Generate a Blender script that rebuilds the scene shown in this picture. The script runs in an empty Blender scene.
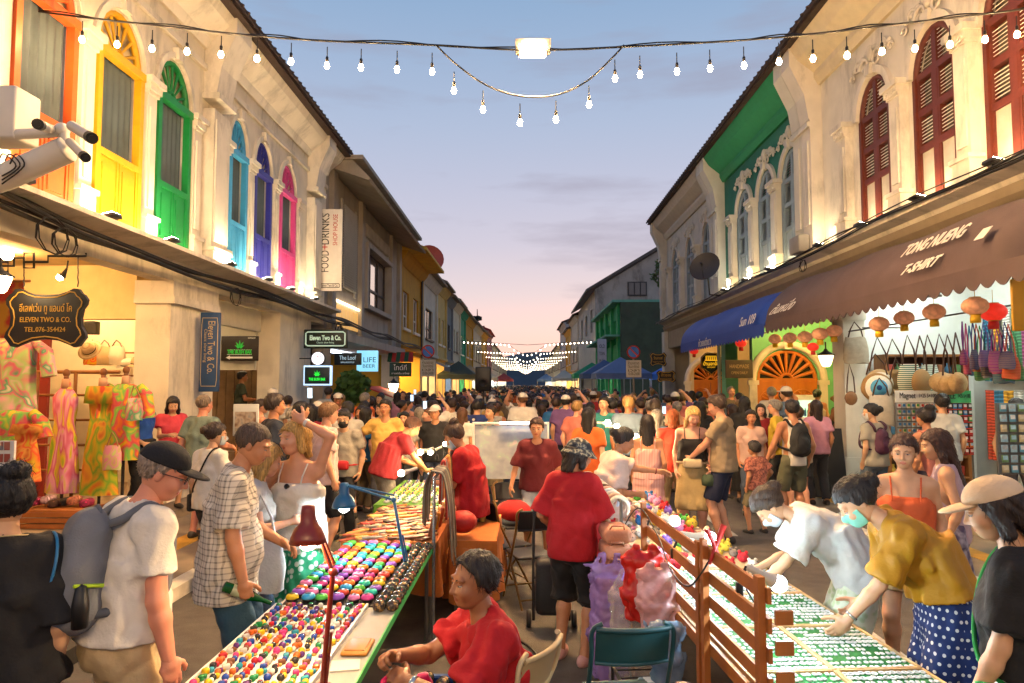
import bpy, bmesh, math, random, os
import numpy as np
from mathutils import Vector, Matrix, Euler, noise as mnoise
R = math.radians
sc = bpy.context.scene
COL = sc.collection
random.seed(7); RNG = np.random.RandomState(11)

# ------------------------------------------------------------------ camera
CAMZ = 2.05; FPX = 682.667
PITCH = math.atan(42.5/FPX); YAW = math.atan(13/FPX)
cd = bpy.data.cameras.new('camera'); cam = bpy.data.objects.new('camera', cd); COL.objects.link(cam)
cam.location = (0, 0, CAMZ); cam.rotation_euler = (math.pi/2+PITCH, 0, YAW)
cd.sensor_width = 36; cd.lens = 24; cd.clip_start = .05; cd.clip_end = 6000
sc.camera = cam
CR = Euler((math.pi/2+PITCH, 0, YAW)).to_matrix()
def ray(px, py): return CR @ Vector(((px-512)/FPX, -(py-341.5)/FPX, -1))
def atY(px, py, Y): d = ray(px, py); return Vector((0,0,CAMZ)) + d*(Y/d.y)
def atX(px, py, X): d = ray(px, py); return Vector((0,0,CAMZ)) + d*(X/d.x)
def atZ(px, py, Z): d = ray(px, py); return Vector((0,0,CAMZ)) + d*((Z-CAMZ)/d.z)

# ------------------------------------------------------------------ world / sun / exposure
def lin(c):
    if isinstance(c, str):
        c = c.lstrip('#'); c = ''.join(x*2 for x in c) if len(c) == 3 else c; c = [int(c[i:i+2], 16) for i in (0, 2, 4)]
    c = [x/255 for x in c[:3]]
    return tuple(x/12.92 if x <= .04045 else ((x+.055)/1.055)**2.4 for x in c)
w = bpy.data.worlds.new('World'); sc.world = w; w.use_nodes = True
nt = w.node_tree; nt.nodes.clear()
def N(t, **k):
    n = nt.nodes.new(t)
    for a, b in k.items(): setattr(n, a, b)
    return n
out = N('ShaderNodeOutputWorld'); bg = N('ShaderNodeBackground'); bgs = N('ShaderNodeBackground'); add = N('ShaderNodeAddShader')
sky = N('ShaderNodeTexSky'); sky.sky_type = 'NISHITA'; sky.sun_disc = False
sky.sun_elevation = R(1.0); sky.sun_rotation = R(4); sky.altitude = 10
bgs.inputs['Strength'].default_value = .008
tc = N('ShaderNodeTexCoord'); sep = N('ShaderNodeSeparateXYZ'); ramp = N('ShaderNodeValToRGB')
nt.links.new(tc.outputs['Generated'], sep.inputs[0]); nt.links.new(sep.outputs['Z'], ramp.inputs[0])
SKY = [(0.0, '#d4a898'), (.035, '#e4b8ac'), (.08, '#dfbfba'), (.13, '#cabcc0'), (.20, '#b6b3c2'), (.28, '#a9adc1'), (.36, '#9ba8c0'), (.50, '#809ab9'), (.75, '#5f86b2'), (1, '#446fa8')]
cr = ramp.color_ramp
for i, (p, c) in enumerate(SKY):
    e = cr.elements[i] if i < 2 else cr.elements.new(p)
    e.position = p; e.color = lin(c)+(1,)
# thin dusk cloud wisps
mp = N('ShaderNodeMapping'); mp.inputs['Scale'].default_value = (1.1, 1.1, 6); mp.inputs['Location'].default_value = (.3, .1, .2)
nz = N('ShaderNodeTexNoise'); nz.inputs['Scale'].default_value = 2.3; nz.inputs['Detail'].default_value = 6; nz.inputs['Roughness'].default_value = .55
nt.links.new(tc.outputs['Generated'], mp.inputs[0]); nt.links.new(mp.outputs[0], nz.inputs[0])
cr2 = N('ShaderNodeValToRGB'); cr2.color_ramp.elements[0].position = .50; cr2.color_ramp.elements[0].color = (0,0,0,1)
cr2.color_ramp.elements[1].position = .74; cr2.color_ramp.elements[1].color = (.85,.85,.85,1)
nt.links.new(nz.outputs[0], cr2.inputs[0])
mx = N('ShaderNodeMixRGB'); mx.inputs[2].default_value = lin('#8b8899')+(1,)
nt.links.new(cr2.outputs[0], mx.inputs[0]); nt.links.new(ramp.outputs[0], mx.inputs[1])
nt.links.new(mx.outputs[0], bg.inputs[0]); bg.inputs['Strength'].default_value = .94
nt.links.new(sky.outputs[0], bgs.inputs[0]); nt.links.new(bg.outputs[0], add.inputs[0]); nt.links.new(bgs.outputs[0], add.inputs[1])
nt.links.new(add.outputs[0], out.inputs[0])

sd = bpy.data.lights.new('sun', 'SUN'); sd.energy = .12; sd.angle = R(20); sd.color = (1, .72, .55)
sun = bpy.data.objects.new('sun', sd); COL.objects.link(sun); sun.rotation_euler = (R(80), 0, R(176))

sc.view_settings.view_transform = 'Standard'; sc.view_settings.look = 'None'
sc.view_settings.exposure = 0.50; sc.view_settings.gamma = 1; sc.view_settings.use_curve_mapping = False
cy = sc.cycles
cy.use_denoising = True; cy.max_bounces = 6; cy.diffuse_bounces = 3; cy.glossy_bounces = 3; cy.transmission_bounces = 6; cy.transparent_max_bounces = 8
cy.sample_clamp_indirect = 4; cy.sample_clamp_direct = 0; cy.use_light_tree = True; cy.caustics_reflective = False; cy.caustics_refractive = False

# ------------------------------------------------------------------ materials
MATS = {}
def M(name, col='#808080', rough=.6, var=.12, scale=6, bump=0, bscale=60, metal=0, emit=0, ecol=None, alpha=1, sub=0, spec=.5, trans=0, stain=0):
    if name in MATS: return MATS[name]
    m = bpy.data.materials.new(name); m.use_nodes = True; t = m.node_tree
    b = t.nodes['Principled BSDF']; c = lin(col) if isinstance(col, (str, list)) else tuple(col)
    b.inputs['Base Color'].default_value = c+(1,); b.inputs['Roughness'].default_value = rough
    b.inputs['Metallic'].default_value = metal; b.inputs['Alpha'].default_value = alpha
    b.inputs['Specular IOR Level'].default_value = spec; b.inputs['Transmission Weight'].default_value = trans
    if sub:
        b.inputs['Subsurface Weight'].default_value = sub; b.inputs['Subsurface Radius'].default_value = (.02, .007, .004); b.inputs['Subsurface Scale'].default_value = .4
    if emit:
        b.inputs['Emission Color'].default_value = (lin(ecol) if ecol else c)+(1,); b.inputs['Emission Strength'].default_value = emit
    co = None
    if var or bump or stain:
        co = t.nodes.new('ShaderNodeTexCoord')
    if var:
        n = t.nodes.new('ShaderNodeTexNoise'); n.inputs['Scale'].default_value = scale; n.inputs['Detail'].default_value = 5
        t.links.new(co.outputs['Object'], n.inputs[0])
        mr = t.nodes.new('ShaderNodeMapRange'); mr.inputs[1].default_value = .25; mr.inputs[2].default_value = .75
        mr.inputs[3].default_value = 1-var; mr.inputs[4].default_value = 1+var
        t.links.new(n.outputs[0], mr.inputs[0])
        vm = t.nodes.new('ShaderNodeVectorMath'); vm.operation = 'SCALE'; vm.inputs[0].default_value = c
        t.links.new(mr.outputs[0], vm.inputs['Scale']); last = vm.outputs[0]
        if stain:
            n2 = t.nodes.new('ShaderNodeTexNoise'); n2.inputs['Scale'].default_value = 1.1; n2.inputs['Detail'].default_value = 9; n2.inputs['Roughness'].default_value = .7
            mpp = t.nodes.new('ShaderNodeMapping'); mpp.inputs['Scale'].default_value = (1, 1.6, .45)
            t.links.new(co.outputs['Object'], mpp.inputs[0]); t.links.new(mpp.outputs[0], n2.inputs[0])
            r2 = t.nodes.new('ShaderNodeMapRange'); r2.inputs[1].default_value = .50; r2.inputs[2].default_value = .68; r2.inputs[3].default_value = 0; r2.inputs[4].default_value = stain
            t.links.new(n2.outputs[0], r2.inputs[0])
            mxx = t.nodes.new('ShaderNodeMixRGB'); mxx.inputs[2].default_value = (.055, .05, .042, 1)
            t.links.new(r2.outputs[0], mxx.inputs[0]); t.links.new(last, mxx.inputs[1]); last = mxx.outputs[0]
        t.links.new(last, b.inputs['Base Color'])
    if bump:
        n = t.nodes.new('ShaderNodeTexNoise'); n.inputs['Scale'].default_value = bscale; n.inputs['Detail'].default_value = 4
        t.links.new(co.outputs['Object'], n.inputs[0])
        bp = t.nodes.new('ShaderNodeBump'); bp.inputs['Strength'].default_value = min(1, bump); bp.inputs['Distance'].default_value = .01
        t.links.new(n.outputs[0], bp.inputs['Height']); t.links.new(bp.outputs[0], b.inputs['Normal'])
    MATS[name] = m
    return m
def ramp_mat(name, stops, kind='noise', scale=4, rough=.8, stretch=(1,1,1), detail=2, distort=0, const=False, rnd=1, bump=0):
    """material whose colour comes from a noise / voronoi / wave texture through a colour ramp (prints, tie-dye, wood)"""
    if name in MATS: return MATS[name]
    m = bpy.data.materials.new(name); m.use_nodes = True; t = m.node_tree; b = t.nodes['Principled BSDF']
    b.inputs['Roughness'].default_value = rough
    co = t.nodes.new('ShaderNodeTexCoord'); mpg = t.nodes.new('ShaderNodeMapping'); mpg.inputs['Scale'].default_value = stretch
    t.links.new(co.outputs['Object'], mpg.inputs[0])
    if kind == 'noise':
        n = t.nodes.new('ShaderNodeTexNoise'); n.inputs['Detail'].default_value = detail; n.inputs['Distortion'].default_value = distort; o = n.outputs[0]
    elif kind == 'voro':
        n = t.nodes.new('ShaderNodeTexVoronoi'); n.inputs['Randomness'].default_value = rnd; o = n.outputs['Distance']
    elif kind == 'cell':
        n = t.nodes.new('ShaderNodeTexVoronoi'); n.inputs['Randomness'].default_value = rnd; o = n.outputs['Color']
    else:
        n = t.nodes.new('ShaderNodeTexWave'); n.inputs['Distortion'].default_value = distort; n.inputs['Detail'].default_value = detail; o = n.outputs[0]
        n.bands_direction = kind[-1].upper()
    n.inputs['Scale'].default_value = scale; t.links.new(mpg.outputs[0], n.inputs[0])
    r = t.nodes.new('ShaderNodeValToRGB'); r.color_ramp.interpolation = 'CONSTANT' if const else 'LINEAR'
    if kind == 'cell':
        s = t.nodes.new('ShaderNodeSeparateColor'); t.links.new(o, s.inputs[0]); o = s.outputs[0]
    t.links.new(o, r.inputs[0])
    for i, (p, c) in enumerate(stops):
        e = r.color_ramp.elements[i] if i < 2 else r.color_ramp.elements.new(p)
        e.position = p; e.color = lin(c)+(1,)
    t.links.new(r.outputs[0], b.inputs['Base Color'])
    if bump:
        bp = t.nodes.new('ShaderNodeBump'); bp.inputs['Strength'].default_value = bump; bp.inputs['Distance'].default_value = .01
        t.links.new(o, bp.inputs['Height']); t.links.new(bp.outputs[0], b.inputs['Normal'])
    MATS[name] = m
    return m

# ------------------------------------------------------------------ object helpers
ORG = {}
def thing(name, label, cat, loc=(0,0,0), group=None, kind=None, rot=0):
    o = bpy.data.objects.new(name, None); COL.objects.link(o); o.location = loc; o.empty_display_size = .1
    o.rotation_euler = (0, 0, rot)
    if label: o['label'] = label
    if cat: o['category'] = cat
    if group: o['group'] = group
    if kind: o['kind'] = kind
    ORG[o.name] = Vector(loc)
    return o
def tag(o, label=None, cat=None, group=None, kind=None):
    for k, v in (('label', label), ('category', cat), ('group', group), ('kind', kind)):
        if v: o[k] = v
    return o
def fastmesh(name, V, Q, mi=None, mats=(), smooth=True):
    me = bpy.data.meshes.new(name); V = np.asarray(V, np.float32); Q = np.asarray(Q, np.int32)
    me.vertices.add(len(V)); me.vertices.foreach_set('co', V.ravel())
    me.loops.add(Q.size); me.loops.foreach_set('vertex_index', Q.ravel())
    me.polygons.add(len(Q)); me.polygons.foreach_set('loop_start', np.arange(0, Q.size, Q.shape[1], dtype=np.int32))
    if mi is not None: me.polygons.foreach_set('material_index', np.asarray(mi, np.int32))
    me.polygons.foreach_set('use_smooth', np.full(len(Q), smooth))
    for m in mats: me.materials.append(m)
    me.update(calc_edges=True)
    return me
def linkmesh(name, me, parent=None, mat=None):
    o = bpy.data.objects.new(name, me); COL.objects.link(o)
    if mat is not None:
        me.materials.clear(); me.materials.append(mat)
    if parent: o.parent = parent; ORG[o.name] = ORG.get(parent.name, Vector())
    return o
class MB:
    """collects simple shapes; build() links them as ONE mesh object"""
    def __init__(s): s.v = []; s.f = []; s.mi = []; s.cur = 0; s.sm = []; s.smooth = False
    def mat(s, i): s.cur = i; return s
    def _add(s, vs, fs, smooth=None):
        n = len(s.v); s.v += [tuple(v) for v in vs]
        for f in fs: s.f.append([i+n for i in f]); s.mi.append(s.cur); s.sm.append(s.smooth if smooth is None else smooth)
        return s
    def box(s, c, d, M3=None):
        x, y, z = d[0]/2, d[1]/2, d[2]/2; c = Vector(c)
        vs = [Vector((a*x, b*y, e*z)) for a in (-1,1) for b in (-1,1) for e in (-1,1)]
        if M3 is not None: vs = [M3 @ v for v in vs]
        return s._add([v+c for v in vs], [(0,1,3,2),(4,6,7,5),(0,4,5,1),(2,3,7,6),(0,2,6,4),(1,5,7,3)], False)
    def box2(s, a, b): 
        return s.box([(a[i]+b[i])/2 for i in range(3)], [abs(b[i]-a[i]) for i in range(3)])
    def bbox(s, c, d, bev=.01, M3=None):
        """box with chamfered vertical and horizontal edges"""
        bm = bmesh.new(); bmesh.ops.create_cube(bm, size=1)
        for v in bm.verts: v.co = Vector((v.co.x*d[0], v.co.y*d[1], v.co.z*d[2]))
        bmesh.ops.bevel(bm, geom=bm.edges[:], offset=min(bev, min(d)*.45), segments=2, affect='EDGES', profile=.5)
        vs = [(M3 @ v.co if M3 is not None else v.co)+Vector(c) for v in bm.verts]; bm.verts.index_update()
        fs = [[v.index for v in f.verts] for f in bm.faces]; bm.free()
        return s._add(vs, fs, True)
    def tube(s, pts, r, n=8, cap=True, smooth=True):
        pts = [Vector(p) for p in pts]; rs = r if isinstance(r, (list, tuple)) else [r]*len(pts)
        T = []
        for i in range(len(pts)):
            a = pts[max(0, i-1)]; b = pts[min(len(pts)-1, i+1)]; d = (b-a)
            T.append(d.normalized() if d.length > 1e-9 else Vector((0,0,1)))
        up = Vector((0,0,1)) if abs(T[0].z) < .9 else Vector((0,1,0))
        nrm = (up - T[0]*up.dot(T[0])).normalized(); vs = []
        for i, p in enumerate(pts):
            nrm = (nrm - T[i]*nrm.dot(T[i]))
            nrm = nrm.normalized() if nrm.length > 1e-6 else T[i].orthogonal().normalized()
            bn = T[i].cross(nrm)
            for k in range(n):
                a = 2*math.pi*k/n; vs.append(p + (nrm*math.cos(a)+bn*math.sin(a))*rs[i])
        fs = []
        for i in range(len(pts)-1):
            for k in range(n):
                k2 = (k+1) % n; fs.append((i*n+k, i*n+k2, (i+1)*n+k2, (i+1)*n+k))
        s._add(vs, fs, smooth)
        if cap:
            m = len(vs); s._add(vs[:n], [tuple(range(n))[::-1]], False); s._add(vs[-n:], [tuple(range(n))], False)
        return s
    def lathe(s, prof, c=(0,0,0), n=16, M3=None, smooth=True, closed=True):
        vs = []; c = Vector(c)
        for r, z in prof:
            for k in range(n):
                a = 2*math.pi*k/n; v = Vector((r*math.cos(a), r*math.sin(a), z)); vs.append((M3 @ v if M3 is not None else v)+c)
        fs = []
        for i in range(len(prof)-1):
            for k in range(n):
                k2 = (k+1) % n; fs.append((i*n+k, i*n+k2, (i+1)*n+k2, (i+1)*n+k))
        if closed:
            if prof[0][0] > 1e-5: fs.append(tuple(range(n))[::-1])
            if prof[-1][0] > 1e-5: fs.append(tuple(range(len(vs)-n, len(vs))))
        return s._add(vs, fs, smooth)
    def ball(s, c, r, n=10, m=6, M3=None):
        r = r if isinstance(r, (list, tuple)) else (r, r, r)
        prof = [(math.sin(math.pi*i/m), -math.cos(math.pi*i/m)) for i in range(m+1)]
        S = Matrix.Diagonal(Vector(r))
        prof[0] = (1e-4, -1); prof[-1] = (1e-4, 1)
        return s.lathe(prof, c, n, (M3 @ S if M3 is not None else S))
    def prism(s, poly, o, ax, ay, az, t):
        """2D polygon (in ax, ay from o), extruded by t along az"""
        o, ax, ay, az = map(Vector, (o, ax, ay, az)); n = len(poly)
        a = [o+ax*p[0]+ay*p[1] for p in poly]; b = [v+az*t for v in a]
        fs = [tuple(range(n))[::-1], tuple(range(n, 2*n))]+[(i, (i+1) % n, n+(i+1) % n, n+i) for i in range(n)]
        if ax.cross(ay).dot(az)*t < 0: fs = [f[::-1] for f in fs]
        return s._add(a+b, fs, False)
    def loft(s, rings, cap=True, smooth=True, close=True):
        n = len(rings[0]); vs = [v for r in rings for v in r]; fs = []
        for i in range(len(rings)-1):
            for k in range(n if close else n-1):
                k2 = (k+1) % n; fs.append((i*n+k, i*n+k2, (i+1)*n+k2, (i+1)*n+k))
        s._add(vs, fs, smooth)
        if cap: s._add(rings[0], [tuple(range(n))[::-1]], False); s._add(rings[-1], [tuple(range(n))], False)
        return s
    def quad(s, a, b, c, d): return s._add([a, b, c, d], [(0,1,2,3)], False)
    def grid(s, P, smooth=True):
        """P: rows of points"""
        n = len(P[0]); vs = [v for r in P for v in r]
        return s._add(vs, [(i*n+j, i*n+j+1, (i+1)*n+j+1, (i+1)*n+j) for i in range(len(P)-1) for j in range(n-1)], smooth)
    def mesh(s, name, mats, o=Vector()):
        me = bpy.data.meshes.new(name); me.from_pydata([tuple(Vector(v)-o) for v in s.v], [], s.f)
        me.polygons.foreach_set('material_index', s.mi); me.polygons.foreach_set('use_smooth', s.sm)
        for m in (mats if isinstance(mats, (list, tuple)) else [mats]): me.materials.append(m)
        me.update(); return me
    def build(s, name, mats, parent=None, loc=None):
        o = ORG.get(parent.name, Vector()) if parent else (Vector(loc) if loc is not None else Vector())
        ob = linkmesh(name, s.mesh(name, mats, o), parent)
        if not parent and loc is not None: ob.location = loc; ORG[ob.name] = Vector(loc)
        return ob
def split_islands(mb, name, mats, parent):
    """each connected piece collected in mb becomes a part of its own"""
    n = len(mb.v); par = list(range(n))
    def fd(a):
        while par[a] != a: par[a] = par[par[a]]; a = par[a]
        return a
    key = {}
    for i, v in enumerate(mb.v):
        k = tuple(round(c, 4) for c in v)
        if k in key: par[fd(i)] = fd(key[k])
        else: key[k] = i
    for f in mb.f:
        r0 = fd(f[0])
        for i in f[1:]: par[fd(i)] = r0
    groups = {}
    for fi, f in enumerate(mb.f): groups.setdefault(fd(f[0]), []).append(fi)
    obs = []
    for fis in groups.values():
        m2 = MB(); mp = {}
        for fi in fis:
            ff = []
            for i in mb.f[fi]:
                if i not in mp: mp[i] = len(m2.v); m2.v.append(mb.v[i])
                ff.append(mp[i])
            m2.f.append(ff); m2.mi.append(mb.mi[fi]); m2.sm.append(mb.sm[fi])
        obs.append(m2.build(name, mats, parent))
    return obs
def dup(root, loc=None, rot=None, label=None, group=None, mats=None):
    """copy of a thing with copies of its parts and sub-parts (shared meshes)"""
    c = root.copy(); COL.objects.link(c)
    if loc is not None: c.location = loc
    if rot is not None: c.rotation_euler = rot if hasattr(rot, '__len__') else (0, 0, rot)
    if label: c['label'] = label
    if group: c['group'] = group
    if mats and root.name.split('.')[0] in mats: setmat(c, mats[root.name.split('.')[0]])
    for ch in list(root.children):
        d = ch.copy(); COL.objects.link(d); d.parent = c
        k = ch.name.split('.')[0]
        if mats and k in mats: setmat(d, mats[k])
        for g in list(ch.children):
            e = g.copy(); COL.objects.link(e); e.parent = d
            if mats and g.name.split('.')[0] in mats: setmat(e, mats[g.name.split('.')[0]])
    return c
def setmat(o, m, i=0):
    o.material_slots[i].link = 'OBJECT'; o.material_slots[i].material = m
def text(s, size, mat, o, ax, ay, parent, name='lettering', align='CENTER', extr=.002, bold=0, fit=None):
    """lettering: o = centre of the line, ax = reading direction, ay = up"""
    cu = bpy.data.curves.new('lettering', 'FONT'); cu.body = s; cu.size = size; cu.align_x = align; cu.align_y = 'CENTER'
    cu.extrude = extr; cu.offset = bold; cu.resolution_u = 3
    ob = bpy.data.objects.new(name, cu); COL.objects.link(ob); cu.materials.append(mat)
    ax = Vector(ax).normalized(); ay = Vector(ay).normalized(); az = ax.cross(ay)
    Mx = Matrix((ax, ay, az)).transposed().to_4x4()
    if fit:
        bpy.context.view_layer.update(); wd = ob.dimensions.x
        if wd > 1e-6: Mx = Mx @ Matrix.Diagonal((min(2, fit/wd), 1, 1, 1))
    org = ORG.get(parent.name, Vector()) if parent else Vector()
    Mx.translation = Vector(o)-org
    bpy.context.view_layer.update(); me = bpy.data.meshes.new_from_object(ob.evaluated_get(bpy.context.evaluated_depsgraph_get()))
    bpy.data.objects.remove(ob); me.transform(Mx); me.materials.clear(); me.materials.append(mat)
    ob = bpy.data.objects.new(name, me); COL.objects.link(ob); ob.parent = parent
    return ob

# ------------------------------------------------------------------ distance-field modelling (people, bags)
def _smin(a, b, k):
    h = np.clip(.5+.5*(b-a)/k, 0, 1); return b+(a-b)*h-k*h*(1-h)
class SDF:
    def __init__(s, k=.02): s.p = []; s.k = k; s.cut = []
    def cone(s, a, b, ra, rb, k=None, end=None): s.p.append(('c', np.array(a, float), np.array(b, float), ra, rb, k or s.k, end)); return s
    def ell(s, c, r, B=None, k=None): s.p.append(('e', np.array(c, float), np.array(r, float), None if B is None else np.array(B, float), None, k or s.k, None)); return s
    def ecyl(s, a, b, A, Bv, ra, rb, k=None, fold=None):
        """elliptic frustum a->b, lateral axes A, Bv, radii ra=(x,y), rb=(x,y)"""
        s.p.append(('y', np.array(a, float), np.array(b, float), (np.array(A, float), np.array(Bv, float), ra, rb, fold), None, k or s.k, None)); return s
    def sub(s, c, r, k=.006, B=None): s.cut.append(('e', np.array(c, float), np.array(r, float), k, B)); return s
    def plane(s, o, n): s.cut.append(('p', np.array(o, float), np.array(n, float), 0, None)); return s
    def fn(s, f): s.cut.append(('f', f, None, 0, None)); return s
    def bounds(s):
        lo = np.full(3, 1e9); hi = -lo
        for t, a, b, ra, rb, k, e in s.p:
            if t == 'c': m = max(ra, rb); l = np.minimum(a, b)-m; h = np.maximum(a, b)+m
            elif t == 'e': m = b.max(); l = a-m; h = a+m
            else: m = max(max(ra[2]), max(ra[3]))*1.12; l = np.minimum(a, b)-m; h = np.maximum(a, b)+m
            lo = np.minimum(lo, l); hi = np.maximum(hi, h)
        return lo, hi
    @staticmethod
    def _ell(P, c, r, B):
        q = P-c
        if B is not None: q = q @ np.asarray(B, float).T
        k0 = np.sqrt(((q/r)**2).sum(-1)); k1 = np.sqrt(((q/(r*r))**2).sum(-1))+1e-9
        return k0*(k0-1)/k1
    def mesh(s, h, wr=None):
        lo, hi = s.bounds(); lo -= 3*h; hi += 3*h; n = np.ceil((hi-lo)/h).astype(int)+1
        F = np.full(n, .3, np.float32)
        ax = [lo[i]+h*np.arange(n[i]) for i in range(3)]
        for t, a, b, ra, rb, k, e in s.p:
            mg = k+2.5*h
            if t == 'c': m = max(ra, rb)+mg; l = np.minimum(a, b)-m; u = np.maximum(a, b)+m
            elif t == 'e': m = b.max()+mg; l = a-m; u = a+m
            else: m = max(max(ra[2]), max(ra[3]))*1.12+mg; l = np.minimum(a, b)-m; u = np.maximum(a, b)+m
            i0 = np.clip(np.floor((l-lo)/h).astype(int), 0, n-1); i1 = np.clip(np.ceil((u-lo)/h).astype(int)+1, 1, n)
            S = tuple(slice(i0[i], i1[i]) for i in range(3))
            P = np.stack(np.meshgrid(ax[0][S[0]], ax[1][S[1]], ax[2][S[2]], indexing='ij'), -1)
            if t == 'c':
                ab = b-a; tt = np.clip(((P-a) @ ab)/max(1e-9, ab @ ab), 0, 1)
                d = np.sqrt(((P-a-tt[..., None]*ab)**2).sum(-1))-(ra+(rb-ra)*tt)
                if e is not None: d = np.maximum(d, (P-e[0]) @ e[1])
            elif t == 'e': d = s._ell(P, a, b, ra)
            else:
                A, Bv, r0, r1, fold = ra; ab = b-a; L = np.linalg.norm(ab); un = ab/L; q = P-a; z = q @ un; tt = np.clip(z/L, 0, 1)
                x = q @ A; y = q @ Bv; rx = r0[0]+(r1[0]-r0[0])*tt; ry = r0[1]+(r1[1]-r0[1])*tt
                kk = np.sqrt((x/rx)**2+(y/ry)**2)
                if fold: 
                    an = np.arctan2(y/ry, x/rx); kk = kk*(1+fold[1]*tt*np.sin(fold[0]*an+3*np.sin(2*an)+fold[2]))
                d = (kk-1)*np.minimum(rx, ry); o = np.abs(z-L/2)-L/2
                d = np.maximum(d, o)
            F[S] = _smin(F[S], d.astype(np.float32), k)
        near = np.nonzero(F < .06)
        if len(near[0]):
            P = np.stack([ax[i][near[i]] for i in range(3)], -1); d = F[near].astype(float)
            if wr:
                amp, sd = wr[0], wr[1]; fr = wr[2] if len(wr) > 2 else 1; rg = np.random.RandomState(sd); acc = 0
                Q = P+.03*np.sin(P[:, [1, 2, 0]]*17+rg.rand(3)*6)
                for i in range(6):
                    kv = rg.randn(3)*np.array([1, 1, .2 if len(wr) > 3 else .55]); kv *= fr*(22+24*rg.rand()*(1+i*.35))/np.linalg.norm(kv)
                    acc = acc+(1-2*np.abs(np.sin(Q @ kv*.5+rg.rand()*6)))
                d = d+amp*acc/3
                if len(wr) < 4:
                    Q2 = P+.02*np.sin(P[:, [2, 0, 1]]*31+rg.rand(3)*6)
                    for i in range(3):
                        kv = rg.randn(3)*np.array([1, 1, .6]); kv *= fr*75/np.linalg.norm(kv); d = d+amp*.22*np.sin(Q2 @ kv+rg.rand()*6)
            for c in s.cut:
                if c[0] == 'p': d = np.maximum(d, (P-c[1]) @ c[2])
                elif c[0] == 'f': d = c[1](P, d)
                else:
                    e = -s._ell(P, c[1], c[2], c[4]); d = -_smin(-d, -e, c[3])
            F[near] = d
        return surfnet(F, lo, h)
def surfnet(F, o, h):
    s = F < 0; nx, ny, nz = F.shape
    cnt = np.zeros((nx-1, ny-1, nz-1), np.int8)
    C = [(i, j, k) for i in (0, 1) for j in (0, 1) for k in (0, 1)]
    for i, j, k in C: cnt += s[i:nx-1+i, j:ny-1+j, k:nz-1+k]
    I = np.argwhere((cnt > 0) & (cnt < 8)); idg = np.full(cnt.shape, -1, np.int32); idg[tuple(I.T)] = np.arange(len(I))
    v = {c: F[I[:, 0]+c[0], I[:, 1]+c[1], I[:, 2]+c[2]].astype(float) for c in C}
    acc = np.zeros((len(I), 3)); m = np.zeros(len(I))
    for c in C:
        for axx in range(3):
            if c[axx] == 0:
                e = list(c); e[axx] = 1; e = tuple(e); a, b = v[c], v[e]; x = (a < 0) != (b < 0)
                t = np.where(x, a/np.where(x, a-b, 1), 0); p = np.tile(np.array(c, float), (len(I), 1)); p[:, axx] = t
                acc += p*x[:, None]; m += x
    V = (I+acc/np.maximum(m, 1)[:, None])*h+o
    Qs = []
    for axx in range(3):
        u, w_ = (axx+1) % 3, (axx+2) % 3
        a = np.moveaxis(s, axx, 0); E = np.argwhere(a[:-1] != a[1:]); rest = [d for d in range(3) if d != axx]
        full = np.zeros((len(E), 3), int); full[:, axx] = E[:, 0]; full[:, rest[0]] = E[:, 1]; full[:, rest[1]] = E[:, 2]
        sh = np.array(F.shape)-1
        ok = (full[:, u] > 0) & (full[:, w_] > 0) & (full[:, u] < sh[u]) & (full[:, w_] < sh[w_]); full = full[ok]
        q = []
        for du, dw in ((-1, -1), (0, -1), (0, 0), (-1, 0)):
            c = full.copy(); c[:, u] += du; c[:, w_] += dw; q.append(idg[c[:, 0], c[:, 1], c[:, 2]])
        q = np.stack(q, 1); ins = s[full[:, 0], full[:, 1], full[:, 2]]; q[~ins] = q[~ins][:, ::-1]; Qs.append(q)
    return V, np.concatenate(Qs)
def join(parts):
    """[(V, Q, matindex)] -> V, Q, mi"""
    Vs, Qs, ms, n = [], [], [], 0
    for V, Q, m in parts:
        Vs.append(V); Qs.append(Q+n); ms.append(np.full(len(Q), m) if np.isscalar(m) else m); n += len(V)
    return np.concatenate(Vs), np.concatenate(Qs), np.concatenate(ms)
def xf(V, B, o): return V @ np.asarray(B, float)+np.asarray(o, float)      # rows of B = axes
def qball(c, r, n=4):
    V, Q = [], []
    for a in range(3):
        for sg in (-1, 1):
            b0 = len(V)
            for i in range(n+1):
                for j in range(n+1):
                    p = [0, 0, 0]; p[a] = sg; p[(a+1) % 3] = math.tan((i/n*2-1)*.785)*sg; p[(a+2) % 3] = math.tan((j/n*2-1)*.785)
                    V.append(p)
            for i in range(n):
                for j in range(n): k = b0+i*(n+1)+j; Q.append([k, k+n+1, k+n+2, k+1])
    V = np.array(V, float); V /= np.linalg.norm(V, axis=1)[:, None]
    return V*np.array(r)+np.array(c), np.array(Q)

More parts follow.
